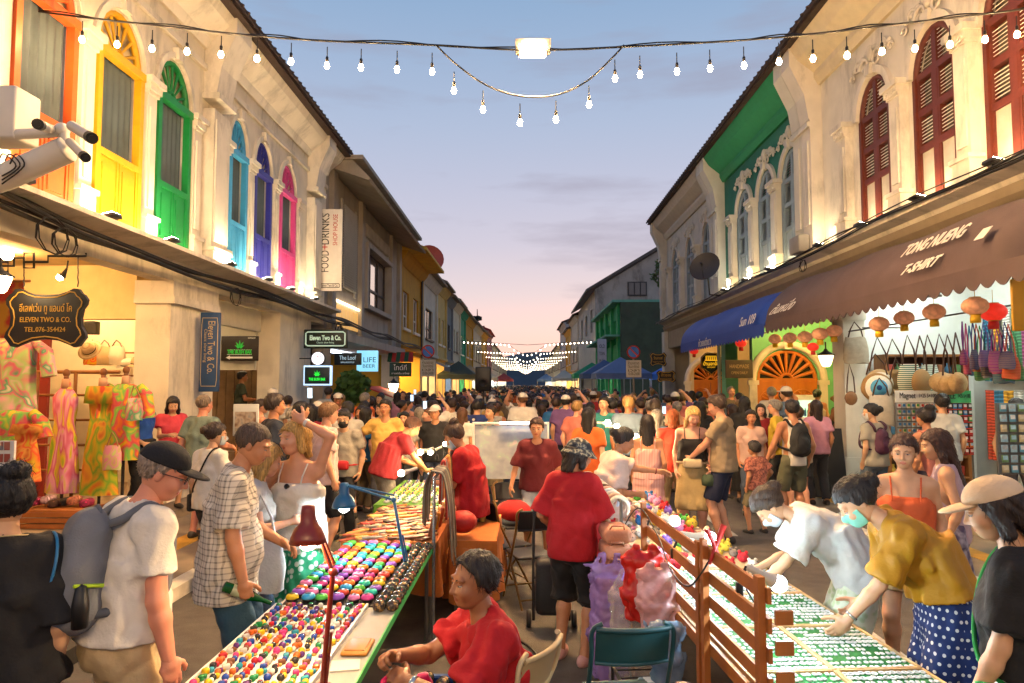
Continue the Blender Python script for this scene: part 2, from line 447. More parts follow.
# ------------------------------------------------------------------ head and hands (made once, reused)
_C = {}
def head_mesh(h, fem, age=0):
    key = ('head', h, fem, age)
    if key in _C: return _C[key]
    s = SDF(.02); jw = .9 if fem else 1.0
    s.ell((0, -.017, .03), (.077, .096, .086), k=.02).ell((0, .022, -.025), (.062*jw, .070, .082), k=.03)
    s.ell((0, .04, -.078), (.040*jw, .044, .034), k=.03).ell((0, -.01, -.05), (.056*jw, .06, .05), k=.03)
    for x in (-1, 1):
        s.ell((x*.036, .062, -.03), (.027, .028, .026), k=.025)
        s.ell((x*.034, .076, .028), (.026, .014, .009), k=.014)
        s.ell((x*.076, -.006, -.004), (.009, .019, .031), k=.006)
        s.ell((x*.013, .092, -.030), (.010, .011, .009), k=.008)
    s.cone((0, .084, .018), (0, .109, -.026), .008, .0105, k=.012)
    s.ell((0, .086, -.053), (.023, .009, .006), k=.007).ell((0, .084, -.064), (.020, .010, .007), k=.007)
    for x in (-1, 1): s.sub((x*.031, .098, .006), (.019, .016, .012), k=.012)
    s.sub((0, .099, -.0585), (.021, .006, .0022), k=.004)
    V, Q = s.mesh(h); c = V[Q].mean(1)
    lip = (c[:, 1] > .078) & ((c[:, 0]/.0225)**2+((c[:, 2]+.0590)/.0095)**2 < 1)
    mi = np.where(lip, 3, 0); parts = [(V, Q, mi)]
    for x in (-1, 1):
        parts.append((*qball((x*.031, .0775, .003), (.0135, .0108, .0075)), 1))
        parts.append((*qball((x*.031, .0858, .0030), (.0060, .0036, .0058), 3), 2))
        lid, lq = qball((x*.031, .0772, .0098), (.0158, .0132, .0068)); parts.append((lid, lq, 0))
        bs = SDF(.003)
        for i in range(3):
            xs = [.015, .026, .037, .047]; zs = [.024, .0285, .029, .023]; ys = [.090, .0885, .084, .077]
            bs.cone((x*xs[i], ys[i], zs[i]), (x*xs[i+1], ys[i+1], zs[i+1]), .0032, .0030)
        parts.append((*bs.mesh(.003), 2))
    _C[key] = join(parts); return _C[key]
def hand_mesh(h, curl):
    key = ('hand', h, curl)
    if key in _C: return _C[key]
    s = SDF(.008); s.ell((.045, .0, 0), (.050, .040, .0145), k=.01).cone((-.035, 0, 0), (.02, 0, 0), .024, .027, k=.02)
    s.cone((.03, .03, -.004), (.035, -.03, -.004), .013, .012, k=.012)
    for i, (y, L, x0) in enumerate(((.031, .070, .082), (.0105, .079, .088), (-.0105, .073, .085), (-.030, .057, .076))):
        p = np.array([x0-.012, y*.95, 0]); a = 0.; r = .0098 if i < 3 else .0085
        for j, f in enumerate((.46, .31, .23)):
            a += curl*(.75, 1.05, .75)[j]*(1+.06*i); q = p+L*f*np.array([math.cos(a), (y*.12 if j == 0 else 0), -math.sin(a)])
            s.cone(p, q, r*(1-.07*j), r*(1-.07*(j+1)), k=.0035); p = q
    p = np.array([.018, .030, -.006]); dirs = [(.62, .70, -.35), (.80, .42, -.42-.3*curl), (.85, .1, -.5-.5*curl)]
    for j, d in enumerate(dirs):
        d = np.array(d)/np.linalg.norm(d); q = p+d*(.038, .032, .026)[j]; s.cone(p, q, (.0145, .0115, .0105)[j], (.0115, .0105, .009)[j], k=.006); p = q
    _C[key] = s.mesh(h); return _C[key]

# ------------------------------------------------------------------ people
SKIN = {'pale': '#d9a184', 'fair': '#cf9674', 'tan': '#b97f58', 'asian': '#c99a74', 'brown': '#94613f', 'dark': '#6e442c', 'red': '#d08a6c'}
def skin_mats(t, brow='#1d1512'):
    c = SKIN[t]; l = lin(c)
    return [M('skin_'+t, c, .48, .10, 14, .08, 260, sub=.12), M('eye_white', '#a29c94', .35, 0), M('eyebrow_'+brow, brow, .6, 0),
            M('lips_'+t, (l[0]*.78, l[1]*.42, l[2]*.44), .45, .05)]
def hair_mat(c): 
    return ramp_mat('hair_'+c, [(.25, _sh(c, .55)), (.75, _sh(c, 1.25))], 'noise', 95, .55, (1, 1, .10), 5, bump=.8)
def _sh(c, f):
    c = c.lstrip('#'); return '#'+''.join('%02x' % min(255, int(int(c[i:i+2], 16)*f)) for i in (0, 2, 4))
def nrm(v): v = np.asarray(v, float); return v/max(1e-9, np.linalg.norm(v))
def rotm(axis, a):
    return np.array(Matrix.Rotation(a, 3, Vector(axis)))
def ik(a, t, l1, l2, pole):
    a = np.asarray(a, float); t = np.asarray(t, float); d = t-a; L = np.linalg.norm(d); mxl = (l1+l2)*.995
    if L > mxl: t = a+d/L*mxl; d = t-a; L = mxl
    x = (l1*l1-l2*l2+L*L)/(2*L); hh = math.sqrt(max(0, l1*l1-x*x)); n = d/L; p = np.asarray(pole, float); p = p-n*(p @ n); p = nrm(p)
    return a+n*x+p*hh, t
class Skel: pass
def skeleton(h, fem=False, lean=0, lean2=None, twist=0, side=0, head=(0, 0, 0), aL=None, aR=None, feet=None, hip=(0, 0, 0), legs=None, knee=None, wide=1, eL=None, eR=None, hipyaw=0):
    k = Skel(); s = h/1.72; k.s = s; k.fem = fem; k.wide = wide; lean2 = lean if lean2 is None else lean2
    X = np.array([1., 0, 0]); Y = np.array([0, 1., 0]); Z = np.array([0, 0, 1.])
    def fr(l, tw): 
        m = rotm((0, 0, 1), R(tw)) @ rotm((1, 0, 0), R(-l)) @ rotm((0, 1, 0), R(side)); return m @ X, m @ Y, m @ Z
    k.P = np.array([0, 0, .915*s])+np.array(hip, float)
    k.r0, k.f0, k.u0 = fr(lean*.6, twist*.3+hipyaw); k.r1, k.f1, k.u1 = fr(lean, twist*.7+hipyaw*.5); k.r2, k.f2, k.u2 = fr(lean2, twist)
    k.waist = k.P+k.u0*.13*s; k.chest = k.waist+k.u1*.20*s; k.neck = k.chest+k.u2*.215*s
    sw = (.160 if fem else .182)*s*wide
    k.shL = k.neck-k.u2*.060*s-k.r2*sw; k.shR = k.neck-k.u2*.060*s+k.r2*sw
    hp, hy, hr = head
    m = rotm((0, 0, 1), R(hy)) @ rotm((1, 0, 0), R(-hp)) @ rotm((0, 1, 0), R(hr)); k.HB = np.stack([m @ X, m @ Y, m @ Z])
    k.hs = (.98 if fem else 1.0)*(.5+.5*s)*1.0
    nk = nrm(k.u2*.5+k.HB[2]*.5+k.f2*.18)
    k.head = k.neck+nk*.085*s+k.HB[2]*.090*k.hs+k.HB[1]*.022
    ua, fa = .285*s, .245*s
    def arm(sh, t, pole, sg):
        if t is None: t = np.array([sg*.045, .02, -.50])*s+sh
        else: t = np.asarray(t, float)
        pole = (np.array([sg*.45, -1, -.35]) if pole is None else np.asarray(pole, float))
        return ik(sh, t, ua, fa, pole)
    k.elL, k.wrL = arm(k.shL, aL, eL, -1); k.elR, k.wrR = arm(k.shR, aR, eR, 1)
    k.hipL = k.P-k.r0*.088*s-Z*.02*s; k.hipR = k.P+k.r0*.088*s-Z*.02*s
    fL, fR = feet if feet else ((-.11, .02, 0), (.11, -.03, 0))
    k.fL = np.array(fL, float); k.fR = np.array(fR, float); kp = knee if knee is not None else ((-.15, 1, .1), (.15, 1, .1))
    k.knL, k.anL = ik(k.hipL, k.fL+Z*.085*s, .42*s, .425*s, kp[0]); k.knR, k.anR = ik(k.hipR, k.fR+Z*.085*s, .42*s, .425*s, kp[1])
    k.fdir = (nrm((-.18, 1, 0)), nrm((.18, 1, 0)))
    return k
def torso(d, k, e, belly=0):
    """trunk shapes inflated by e"""
    s, w_ = k.s, k.wide; B0 = np.stack([k.r0, k.f0, k.u0]); B1 = np.stack([k.r1, k.f1, k.u1]); B2 = np.stack([k.r2, k.f2, k.u2])
    pw, ww, cw = (.172, .130, .148) if k.fem else (.160, .146, .168)
    d.ell(k.P-k.f0*.012*s, (pw*w_*s+e, .118*w_*s+e, .115*s+e), B0, .05)
    d.ell(k.waist, (ww*w_*s+e, .098*w_*s+e+belly*.35, .15*s+e), B1, .06)
    if belly: d.ell(k.waist+k.f1*.05*s-k.u1*.02, (.12*w_*s+e, .07+belly+e, .13*s+e), B1, .06)
    d.ell(k.chest+k.u2*.03*s, (cw*w_*s+e, .108*w_*s+e, .165*s+e), B2, .06)
    if k.fem:
        for x in (-1, 1): d.ell(k.chest+k.r2*.072*s*x+k.f2*.072*s-k.u2*.005*s, (.062*s+e, .055*s+e, .060*s+e), B2, .035)
    d.cone(k.shL+k.r2*.035*s, k.shR-k.r2*.035*s, .050*s+e, .050*s+e, .05)
    for sh in (k.shL, k.shR): d.cone(k.neck-k.u2*.008*s, sh, .045*s+e*.5, .046*s+e, .04)
def arms(d, k, e, w_=1, to=2.0, flare=0):
    s = k.s*w_*(.88 if k.fem else 1)
    for sh, el, wr in ((k.shL, k.elL, k.wrL), (k.shR, k.elR, k.wrR)):
        if to >= 1:
            d.cone(sh-np.array([0, 0, .008*s]), el, .049*s+e*.8, .040*s+e, .03); q = el+(wr-el)*min(1, to-1)
            md = el+(wr-el)*.3
            if to >= 1.4:
                d.cone(el, md, .040*s+e, .041*s+e, .02)
                d.cone(md, q, .041*s+e, .027*s+e+flare, .02, None if to >= 2 else (q, nrm(wr-el)))
            else: d.cone(el, q, .040*s+e, .038*s+e+flare, .02, (q, nrm(wr-el)))
        else:
            n = nrm(el-sh); q = sh+(el-sh)*to; d.cone(sh-n*.012*s, q+n*.03, .049*s+e*.8, .045*s+e+flare, .035, (q, n))
def legs(d, k, e, w_=1, to=2.0, flare=0, f2=0):
    s = k.s*w_
    for hp, kn, an in ((k.hipL, k.knL, k.anL), (k.hipR, k.knR, k.anR)):
        if to > 1.001:
            q = kn+(an-kn)*min(1., to-1); md = kn+(an-kn)*.3
            d.cone(hp, kn, .086*s+e, .054*s+e+flare*.5, .03)
            if to >= 2:
                bk = nrm(np.cross(np.cross(an-kn, (kn-hp)), an-kn)) if np.linalg.norm(np.cross(an-kn, kn-hp)) > 1e-4 else np.array([0, -1., 0])
                d.cone(kn, md, .052*s+e+flare*.5, .057*s+e+flare*.7, .03); d.cone(md, q, .057*s+e+flare*.7, .036*s+e+flare, .03, None if not f2 else (q, nrm(an-kn)))
            else: d.cone(kn, q, .053*s+e+flare*.5, (.056-.018*max(0, (to-1.3)))*s+e+flare, .03, (q, nrm(an-kn)))
        else:
            n = nrm(kn-hp); q = hp+(kn-hp)*to; d.cone(hp, q+n*.04, .088*s+e, (.088-.03*to)*s+e+flare, .03, (q, n))
def hairline(pts): 
    ys, zs = zip(*pts)
    return lambda P, d: np.maximum(d, (np.interp(P[:, 1], ys, zs)+.006*np.sin(P[:, 0]*210+3*np.sin(P[:, 0]*77))+.004*np.sin(P[:, 1]*260)-P[:, 2])*.75)
HL_SHORT = [(-.13, -.055), (-.04, -.05), (-.022, -.015), (.012, -.012), (.022, .03), (.055, .055), (.075, .068), (.11, .075)]
def hair_sdf(style, fem):
    s = SDF(.015); cut = HL_SHORT
    top = .018
    if style == 'buzz': top = .006
    if style == 'bald': top = .004
    s.ell((0, -.020, .032), (.079+top*.75, .097+top, .086+top), k=.02)
    L = None
    if style in ('short', 'tall'):
        s.ell((0, .03, .088), (.055, .05, .032+(.012 if style == 'tall' else 0)), k=.03)
        s.ell((0, -.07, -.01), (.068, .045, .055), k=.03)
    if style == 'balding': cut = [(-.13, -.055), (-.04, -.05), (-.022, -.015), (.010, -.012), (.022, .035), (.040, .066), (.056, .088), (.07, .11), (.11, .2)]
    if style in ('long', 'bob', 'longstraight'):
        L = {'long': .27, 'bob': .13, 'longstraight': .42}[style]
        for x in (-1, 1):
            s.cone((x*.060, -.01, .03), (x*.080, -.012, -.09), .030, .026, k=.02)
            if L > .2: s.cone((x*.080, -.012, -.09), (x*.085, -.02, -L*.9), .026, .016, k=.02)
            s.cone((x*.035, -.075, .02), (x*.045, -.095, -L), .045, .022, k=.03)
        s.cone((0, -.08, .03), (0, -.105, -L), .05, .026, k=.03)
        cut = [(-.13, -.9), (-.005, -.9), (.012, -.9), (.024, -.02), (.045, .05), (.075, .068), (.11, .075)]
    if style in ('bun', 'topbun', 'pony'):
        cut = [(-.13, -.06), (-.05, -.055), (-.03, -.03), (-.015, .0), (.012, .0), (.03, .045), (.06, .066), (.11, .078)]
        if style == 'bun': s.ell((0, -.135, .035), (.048, .042, .046), k=.012)
        if style == 'topbun': s.ell((0, -.085, .125), (.052, .050, .042), k=.012)
        if style == 'pony': s.cone((0, -.115, .05), (0, -.155, .02), .03, .034, k=.02); s.cone((0, -.155, .02), (0, -.15, -.24), .034, .014, k=.02)
    s.fn(hairline(cut)); return s
def strands(V, Q, style, seed, n):
    """loose strands lying over the hair so that its outline and surface read as hair"""
    if not n or style in ('bald',): return V, Q
    rg = np.random.RandomState(seed+9); a, b, c = V[Q[:, 0]], V[Q[:, 1]], V[Q[:, 3]]; N_ = np.cross(b-a, c-a); N_ /= np.linalg.norm(N_, axis=1)[:, None]+1e-9; ctr = V[Q].mean(1)
    idx = np.nonzero((ctr[:, 2] > -.05) | (rg.rand(len(ctr)) < .5))[0]; idx = rg.choice(idx, min(n, len(idx)), replace=False); P, nn = ctr[idx], N_[idx]; k = len(idx)
    tgt = {'bun': (0, -.135, .035), 'topbun': (0, -.085, .125), 'pony': (0, -.12, .04)}.get(style)
    if tgt is not None: T = np.array(tgt)-P
    else: T = np.stack([P[:, 0]*.6, (P[:, 1]+.02)*.8, -.09-0*P[:, 2]], 1)
    T = T+rg.randn(k, 3)*.03; T -= nn*(T*nn).sum(1)[:, None]; T /= np.linalg.norm(T, axis=1)[:, None]+1e-9
    L = (.012 if style == 'buzz' else .032)*(.6+.9*rg.rand(k))[:, None]; S_ = np.cross(nn, T)*(.0009+.0008*rg.rand(k))[:, None]; lift = (.001+.0035*rg.rand(k)**2)[:, None]
    pts = [P-nn*.001, P+T*L*.5+nn*lift, P+T*L+nn*lift*.9+rg.randn(k, 3)*.0015]
    vs = np.stack([pts[0]-S_, pts[0]+S_, pts[1]-S_, pts[1]+S_, pts[2]-S_*.3, pts[2]+S_*.3], 1).reshape(-1, 3); o = len(V)+np.arange(k)*6
    q = np.concatenate([np.stack([o, o+1, o+3, o+2], 1), np.stack([o+2, o+3, o+5, o+4], 1)]); return np.concatenate([V, vs]), np.concatenate([Q, q])
def person(label, x, y, face, h=1.7, fem=False, skin='asian', hair=('short', '#15100d'), top=None, bottom=None, shoe='#2a2623', pose=None, z=0, belly=0, wide=1,
           group=None, res=None, seed=1, cap=None, mask=None, glasses=None, curl=.45, curlR=None, bare=False, socks=None):
    dist = math.hypot(x, y); pose = pose or {}
    if res is None: res = .0105 if dist < 4.5 else .0125 if dist < 7 else .016 if dist < 12 else .022
    k = skeleton(h, fem, wide=wide, **pose); hd = .0048 if dist < 4.5 else .006 if dist < 8 else .008 if dist < 13 else .011
    loc = Vector((x, y, z)); rz = R(face); root = thing('person', label, 'person', loc, group, rot=rz); root['_'] = 0; del root['_']
    s = k.s; sm = skin_mats(skin, hair[1] if hair else '#2a201a')
    # body
    d = SDF(.03); torso(d, k, 0, belly*.8); arms(d, k, 0, 1.0 if not fem else .98); legs(d, k, 0)
    d.cone(k.neck-k.u2*.04*s, k.head-k.HB[2]*.05-k.HB[1]*.012, (.056 if not fem else .048)*s, (.052 if not fem else .046)*s, .03)
    for an, ft, fd in ((k.anL, k.fL, k.fdir[0]), (k.anR, k.fR, k.fdir[1])):
        d.cone(an, an-np.array([0, 0, .05*s]), .038*s, .036*s, .02); d.cone(an-np.array([0, 0, .045*s]), np.array([an[0], an[1], an[2]-.058*s])+fd*.12*s, .036*s, .026*s, .02)
    parts = [(*d.mesh(res), 0)]
    HV, HQ, HM = head_mesh(hd, fem); parts.append((xf(HV*k.hs, k.HB, k.head), HQ, HM))
    k.hand = {}
    for sd_, el, wr in (('L', k.elL, k.wrL), ('R', k.elR, k.wrR)):
        cu = curlR if (sd_ == 'R' and curlR is not None) else curl
        V, Q = hand_mesh(.0042 if dist < 4.5 else .006 if dist < 9 else .009, cu)
        fx = nrm(wr-el); hint = pose_thumb(k, sd_, fx); ty = nrm(hint-fx*(hint @ fx)); zz = np.cross(fx, ty)
        V = V*s*.98
        if sd_ == 'L': V = V*np.array([1, 1, -1]); Q = Q[:, ::-1]
        k.hand[sd_] = (wr, fx, ty, zz if sd_ == 'R' else -zz)
        parts.append((xf(V, np.stack([fx, ty, zz]), wr), Q, 0))
    V, Q, mi = join(parts); linkmesh('body', fastmesh('body', V, Q, mi, sm), root)
    if hair and hair[0] != 'none':
        hs = hair_sdf(hair[0], fem)
        if cap: hs.fn(lambda P, dd: np.maximum(dd, np.minimum(P[:, 2]-.045, .5)))
        V, Q = hs.mesh(hd*1.1, (.0045, seed, 4.2, 'v')); V, Q = strands(V, Q, hair[0], seed, 700 if dist < 5.6 else 260 if dist < 9 else 0); linkmesh('hair', fastmesh('hair', xf(V*k.hs, k.HB, k.head), Q, None, [hair_mat(hair[1])]), root)
    cres = res*.95; rng = random.Random(seed)
    # upper garment
    if top:
        ty = top.get('kind', 'tee'); e = top.get('ease', .014); d = SDF(.03)
        hem = k.P-k.u0*top.get('hem', .06)*s
        torso(d, k, e, belly)
        wv = (.172 if not fem else .160)*wide*s+e+.012+belly*.25
        if ty != 'crop':
            top_c = k.chest+k.u2*.02*s
            d.ecyl(hem, top_c, k.r0, k.f0, (wv+top.get('flare', .004), .118*wide*s+e+.010+belly*.55), (wv-.012*s, .108*wide*s+e+.004), .05, (9, -.035, seed) if top.get('drape', 1) else None)
            if belly: d.ell(k.waist+k.f1*.05*s-k.u1*.04, (.13*wide*s+e, .075+belly+e, .15*s+e), np.stack([k.r1, k.f1, k.u1]), .05)
        if ty in ('tee', 'shirt', 'blouse', 'crop'): arms(d, k, e+.006, 1, top.get('sleeve', .62), top.get('sflare', .014))
        d.plane(hem, -k.u0)
        d.sub(k.neck+k.f2*.030*s+k.u2*.035*s, (.072*s, .080*s+top.get('vneck', 0), .060*s+top.get('vneck', 0)*1.2), .004, np.stack([k.r2, k.f2, k.u2]))
        if ty in ('tank', 'cami', 'tube'):
            lvl = k.chest+k.u2*(.085 if ty == 'tube' else .075)*s
            st = SDF(.01)
            def cutf(P, dd, lvl=lvl, k=k, ty=ty, s=s):
                q = P-lvl; zz = q @ k.u2; xx = np.abs(q @ k.r2)
                if ty == 'tank': keep = np.maximum(xx-.115*s, np.minimum(zz, np.maximum(.055*s-xx, zz-.16*s)))
                else: keep = zz+.0*xx
                keep = np.maximum(keep, np.where(zz > -.02, xx-.135*s, -1))
                return np.maximum(dd, keep)
            d.fn(cutf)
            if ty == 'cami':
                for x_ in (-1, 1):
                    for f_ in (1, -1):
                        pts = [lvl+k.r2*x_*.088*s+k.f2*f_*(.128 if f_ > 0 else .112)*s-k.u2*.03*s, lvl+k.r2*x_*.092*s+k.f2*f_*.102*s+k.u2*.05*s, k.neck+k.r2*x_*.097*s+k.f2*f_*.045*s-k.u2*.012*s, k.neck+k.r2*x_*.098*s+k.u2*.004*s]
                        for a_, b_ in zip(pts, pts[1:]): st.cone(a_, b_, .0065, .0065, .004)
                strap = st.mesh(.006)
        V, Q = d.mesh(cres, (top.get('wr', .0075), seed+3))
        if ty == 'cami': V, Q, _m = join([(V, Q, 0), (*strap, 0)])
        nm = {'tee': 'shirt', 'tank': 'tank_top', 'cami': 'camisole', 'tube': 'top', 'dress': 'dress'}.get(ty, ty)
        linkmesh(nm, fastmesh(nm, V, Q, None, [top['mat']]), root)
    if bottom:
        ty = bottom.get('kind', 'trousers'); e = bottom.get('ease', .008); d = SDF(.03); wl = k.P+k.u0*bottom.get('rise', .09)*s
        B0 = np.stack([k.r0, k.f0, k.u0]); pw = (.172 if fem else .160)*wide*s+e
        if ty in ('trousers', 'shorts'):
            d.ell(k.P-k.f0*.012*s, (pw, .118*wide*s+e, .115*s+e), B0, .05); d.ell(k.waist, ((.130 if fem else .146)*wide*s+e, .1*wide*s+e+belly*.4, .13*s), B0, .05)
            to = bottom.get('to', 1.95); legs(d, k, e, 1, to, bottom.get('flare', .012), 1)
        else:
            hz = bottom.get('hem', .30); fl = bottom.get('flare', .05); a = wl; c = np.array([k.P[0]*.6, k.P[1]*.6, 0])+(np.array([(k.fL[0]+k.fR[0])/2, (k.fL[1]+k.fR[1])/2, 0]))*.4; b = np.array([c[0], c[1], hz*s])
            mid = k.P-np.array([0, 0, .06*s])
            d.ecyl(a, mid, k.r0, k.f0, (pw-.03*s, .11*wide*s+e), (pw+.008, .125*wide*s+e), .04)
            d.ecyl(mid, b, k.r0, k.f0, (pw+.008, .125*wide*s+e), (pw+fl, .125*wide*s+e+fl), .03, (11, -.05, seed)); d.ell(k.P-k.f0*.015, (pw-.012, .116*wide*s+e, .11*s), B0, .05)
        d.plane(wl, k.u0)
        if ty == 'skirt': legs(d, k, e+.012); d.plane((0, 0, hz*s), (0, 0, -1))
        V, Q = d.mesh(cres, (bottom.get('wr', .0075), seed+5)); linkmesh(ty, fastmesh(ty, V, Q, None, [bottom['mat']]), root)
    if shoe:
        for an, ft, fd in ((k.anL, k.fL, k.fdir[0]), (k.anR, k.fR, k.fdir[1])):
            d = SDF(.02); lat = np.cross(fd, (0, 0, 1)); B = np.stack([lat, fd, (0, 0, 1)]); b = np.array([an[0], an[1], an[2]-.085*s])
            d.ell(b+fd*.05*s+np.array([0, 0, .03*s]), (.046*s, .135*s, .05*s), B).ell(b-fd*.02*s+np.array([0, 0, .05*s]), (.042*s, .055*s, .045*s), B, .03)
            d.plane(b+np.array([0, 0, .002]), (0, 0, -1))
            V, Q = d.mesh(.010 if dist < 8 else .016); linkmesh('shoe', fastmesh('shoe', V, Q, None, [M('shoe_'+shoe, shoe, .6, .2, 20)]), root)
    if cap:
        style, cm = cap; d = SDF(.01)
        if style == 'cap':
            d.ell((0, -.018, .046), (.091, .112, .088), k=.01); d.fn(lambda P, dd: np.maximum(dd, .040+.10*(P[:, 1]+.0)*0-P[:, 2])); 
            d2 = SDF(.01); d2.ell((0, .105, .038), (.078, .085, .013)); V2, Q2 = d2.mesh(hd*.8)
            V, Q = d.mesh(hd*1.1, (.001, 3)); V, Q, mi = join([(V, Q, 0), (V2+np.array([0, 0, 0]), Q2, 0)])
        else:
            d.ell((0, -.016, .045), (.095, .113, .092), k=.01); d.fn(lambda P, dd: np.maximum(dd, .02-P[:, 2]))
            V, Q = d.mesh(hd*1.1, (.0015, 3)); b = SDF(.01); b.ecyl((0, -.012, .055), (0, -.012, -.005), (1, 0, 0), (0, 1, 0), (.094, .112), (.142, .162), .01, (7, .04, 1)); V2, Q2 = b.mesh(hd)
            V, Q, mi = join([(V, Q, 0), (V2, Q2, 0)])
        linkmesh('cap' if style == 'cap' else 'bucket_hat', fastmesh('cap', xf(V*k.hs, k.HB, k.head), Q, None, [cm]), root)
    if mask:
        d = SDF(.01); d.ell((0, .022, -.030), (.071, .084, .086), k=.02).ell((0, .045, -.078), (.048, .052, .042), k=.03).cone((0, .09, -.01), (0, .108, -.03), .012, .018, .02); d.fn(lambda P, dd: np.maximum(np.maximum(np.maximum(dd, .030-P[:, 1]), P[:, 2]+.008), -.104-P[:, 2]))
        for x_ in (-1, 1): d.cone((x_*.066, .035, -.02), (x_*.082, .0, .012), .0026, .0026); d.cone((x_*.056, .035, -.075), (x_*.082, -.012, -.012), .0026, .0026)
        d.p[-4:] = d.p[-4:]
        V, Q = d.mesh(.0042 if dist < 6 else .006, (.0012, 5)); linkmesh('face_mask', fastmesh('face_mask', xf(V*k.hs, k.HB, k.head), Q, None, [M('mask_'+mask, mask, .75, .06, 30)]), root)
    if glasses:
        mb = MB(); H = lambda p: Vector(np.asarray(p)*k.hs @ k.HB+k.head)
        for x_ in (-1, 1):
            mb.tube([H((x_*.031+.022*math.cos(a), .102, .004+.016*math.sin(a))) for a in np.linspace(0, 2*math.pi, 13)], .0018, 5)
            mb.tube([H((x_*.053, .1, .01)), H((x_*.078, .06, .012)), H((x_*.082, -.01, .006))], .0018, 5)
        mb.tube([H((-.009, .103, .006)), H((.009, .103, .006))], .0016, 5)
        o = ORG.pop(root.name); mb.build('glasses', M('frame_black', '#15120f', .3, 0), root); ORG[root.name] = o
    k.root = root; k.loc = loc; k.rz = rz
    c_, s_ = math.cos(rz), math.sin(rz)
    k.W = lambda p: Vector((p[0]*c_-p[1]*s_+loc.x, p[0]*s_+p[1]*c_+loc.y, p[2]+loc.z))
    k.D = lambda p: Vector((p[0]*c_-p[1]*s_, p[0]*s_+p[1]*c_, p[2]))
    return k
def pose_thumb(k, sd_, fx):
    """direction of the thumb: forward when the arm hangs, inward/up when it reaches forward"""
    if fx[2] < -.6: return k.f2+np.array([0, 0, .15])
    inw = k.r2*(1 if sd_ == 'L' else -1)
    return inw*.75+np.array([0, 0, .65])

# ------------------------------------------------------------------ setting
XL, XR = -5.5, 5.9
ASPH = M('asphalt', '#565049', .85, .32, 5, .7, 160, stain=.5)
PAVE = ramp_mat('paving', [(.3, '#6f6354'), (.7, '#8c7d69')], 'noise', 3, .85, (1,1,1), 6, bump=.15)
def structure(name, mb, mat, label=None):
    o = mb.build(name, mat); o['kind'] = 'structure'; return o
mb = MB(); mb.quad((-400,-60,0),(400,-60,0),(400,900,0),(-400,900,0)); structure('ground', mb, M('far_ground', '#4c463f', .9, .2, .3))
mb = MB(); mb.quad((-3.3,-20,.004),(4.35,-20,.004),(4.35,420,.004),(-3.3,420,.004)); structure('road', mb, ASPH)
mb = MB(); mb.box2((-5.0,-12,0),(-3.47,300,.12)); structure('pavement', mb, PAVE)
mb = MB(); mb.box2((4.52,-12,0),(5.75,300,.12)); structure('pavement', mb, PAVE)
mb = MB(); mb.box2((-9.5,-12,0),(-5.0,300,.24)); structure('walkway_floor', mb, M('walk_tile', '#8a7a66', .7, .15, 5, .1))
mb = MB(); mb.box2((5.75,-12,0),(10.5,30,.22)); structure('walkway_floor', mb, MATS['walk_tile'])
kerb = MB()
for i in range(60):
    for x0, x1 in ((-3.47,-3.3),(4.35,4.52)):
        kerb.mat(i % 2).box2((x0, -6+i*1.2, 0), (x1, -6+i*1.2+1.19, .13))
structure('kerb', kerb, [M('kerb_white', '#cfc8b8', .7, .2, 9, .2), M('kerb_black', '#2a2724', .7, .2, 9, .2)])
mb = MB(); mb.box2((-4.35,-12,.12),(-4.05,120,.126)); mb.box2((5.0,-12,.12),(5.25,120,.126)); structure('tactile_strip', mb, M('tactile', '#b98a2c', .8, .2, 8, .5, 90))
mb = MB()
for y in (4.4, 9.4, 14.4): mb.box2((2.75, y, .004), (2.87, y+1.6, .008))
structure('road_marking', mb, M('road_paint', '#b9b4a8', .7, .25, 14))
# drain grate let into the road by the near kerb
g = MB(); g.box2((-3.28,3.6,.004),(-2.85,4.35,.010))
for i in range(12): g.mat(1).box2((-3.25, 3.64+i*.058, .010), (-2.88, 3.64+i*.058+.026, .016))
o = g.build('drain_grate', [M('iron_dark', '#1b1917', .7, 0), M('iron', '#4b4640', .5, .2, 30, metal=.6)]); tag(o, 'dark iron drain grate sunk in the road beside the painted kerb', 'drain grate')
# hills closing the street
hb = MB(); P = []
rr = random.Random(5)
for j in range(7):
    row = []
    for i in range(61):
        x = -500+i*1000/60; e = math.exp(-((x-40)/230)**2)*38*(.75+.35*math.sin(x*.013+1))+14*math.exp(-((x+150)/90)**2)
        row.append((x, 640+j*45+20*math.sin(i*1.3+j), -1+(e+4*mnoise.noise(Vector((x*.02, j*.7, 0))))*math.sin(math.pi*min(1, j/5)*.62+.001)))
    P.append(row)
hb.grid(P); structure('hills', hb, M('hill_green', '#39424a', .95, .3, .02))

CREAM = M('cream_wall', '#d9cfb9', .85, .10, 2.5, .25, 40, stain=.50)
CREAM2 = M('cream_trim', '#dad1bf', .8, .08, 3, .15, 40, stain=.48)
ROOF = M('roof_tile', '#3d2f27', .9, .25, 6, .6, 30)
DARK = M('room_dark', '#1c1612', .9, .1)
WARM = '#ffd39a'
LEDW = M('led_warm', '#ffffff', .5, 0, emit=48, ecol=WARM)
LEDC = M('led_cool', '#ffffff', .5, 0, emit=20, ecol='#e8f0ff')
BULB = M('bulb_warm', '#ffffff', .4, 0, emit=650, ecol='#ffcd8c')
BULBC = M('bulb_cool', '#ffffff', .4, 0, emit=650, ecol='#dff2ff')
BLACK = M('black_plastic', '#131211', .45, .05, 20)
IRON = M('black_iron', '#181614', .55, .1, 20)
TIN = M('awning_frame', '#6d6a64', .5, .1, metal=.7)
def B2(mb, s, x0, x1, y0, y1, z0, z1):
    """box given by depth behind (-) or in front (+) of a facade plane; s = (X, outward sign)"""
    X, sg = s; mb.box2((X+sg*x0, y0, z0), (X+sg*x1, y1, z1))
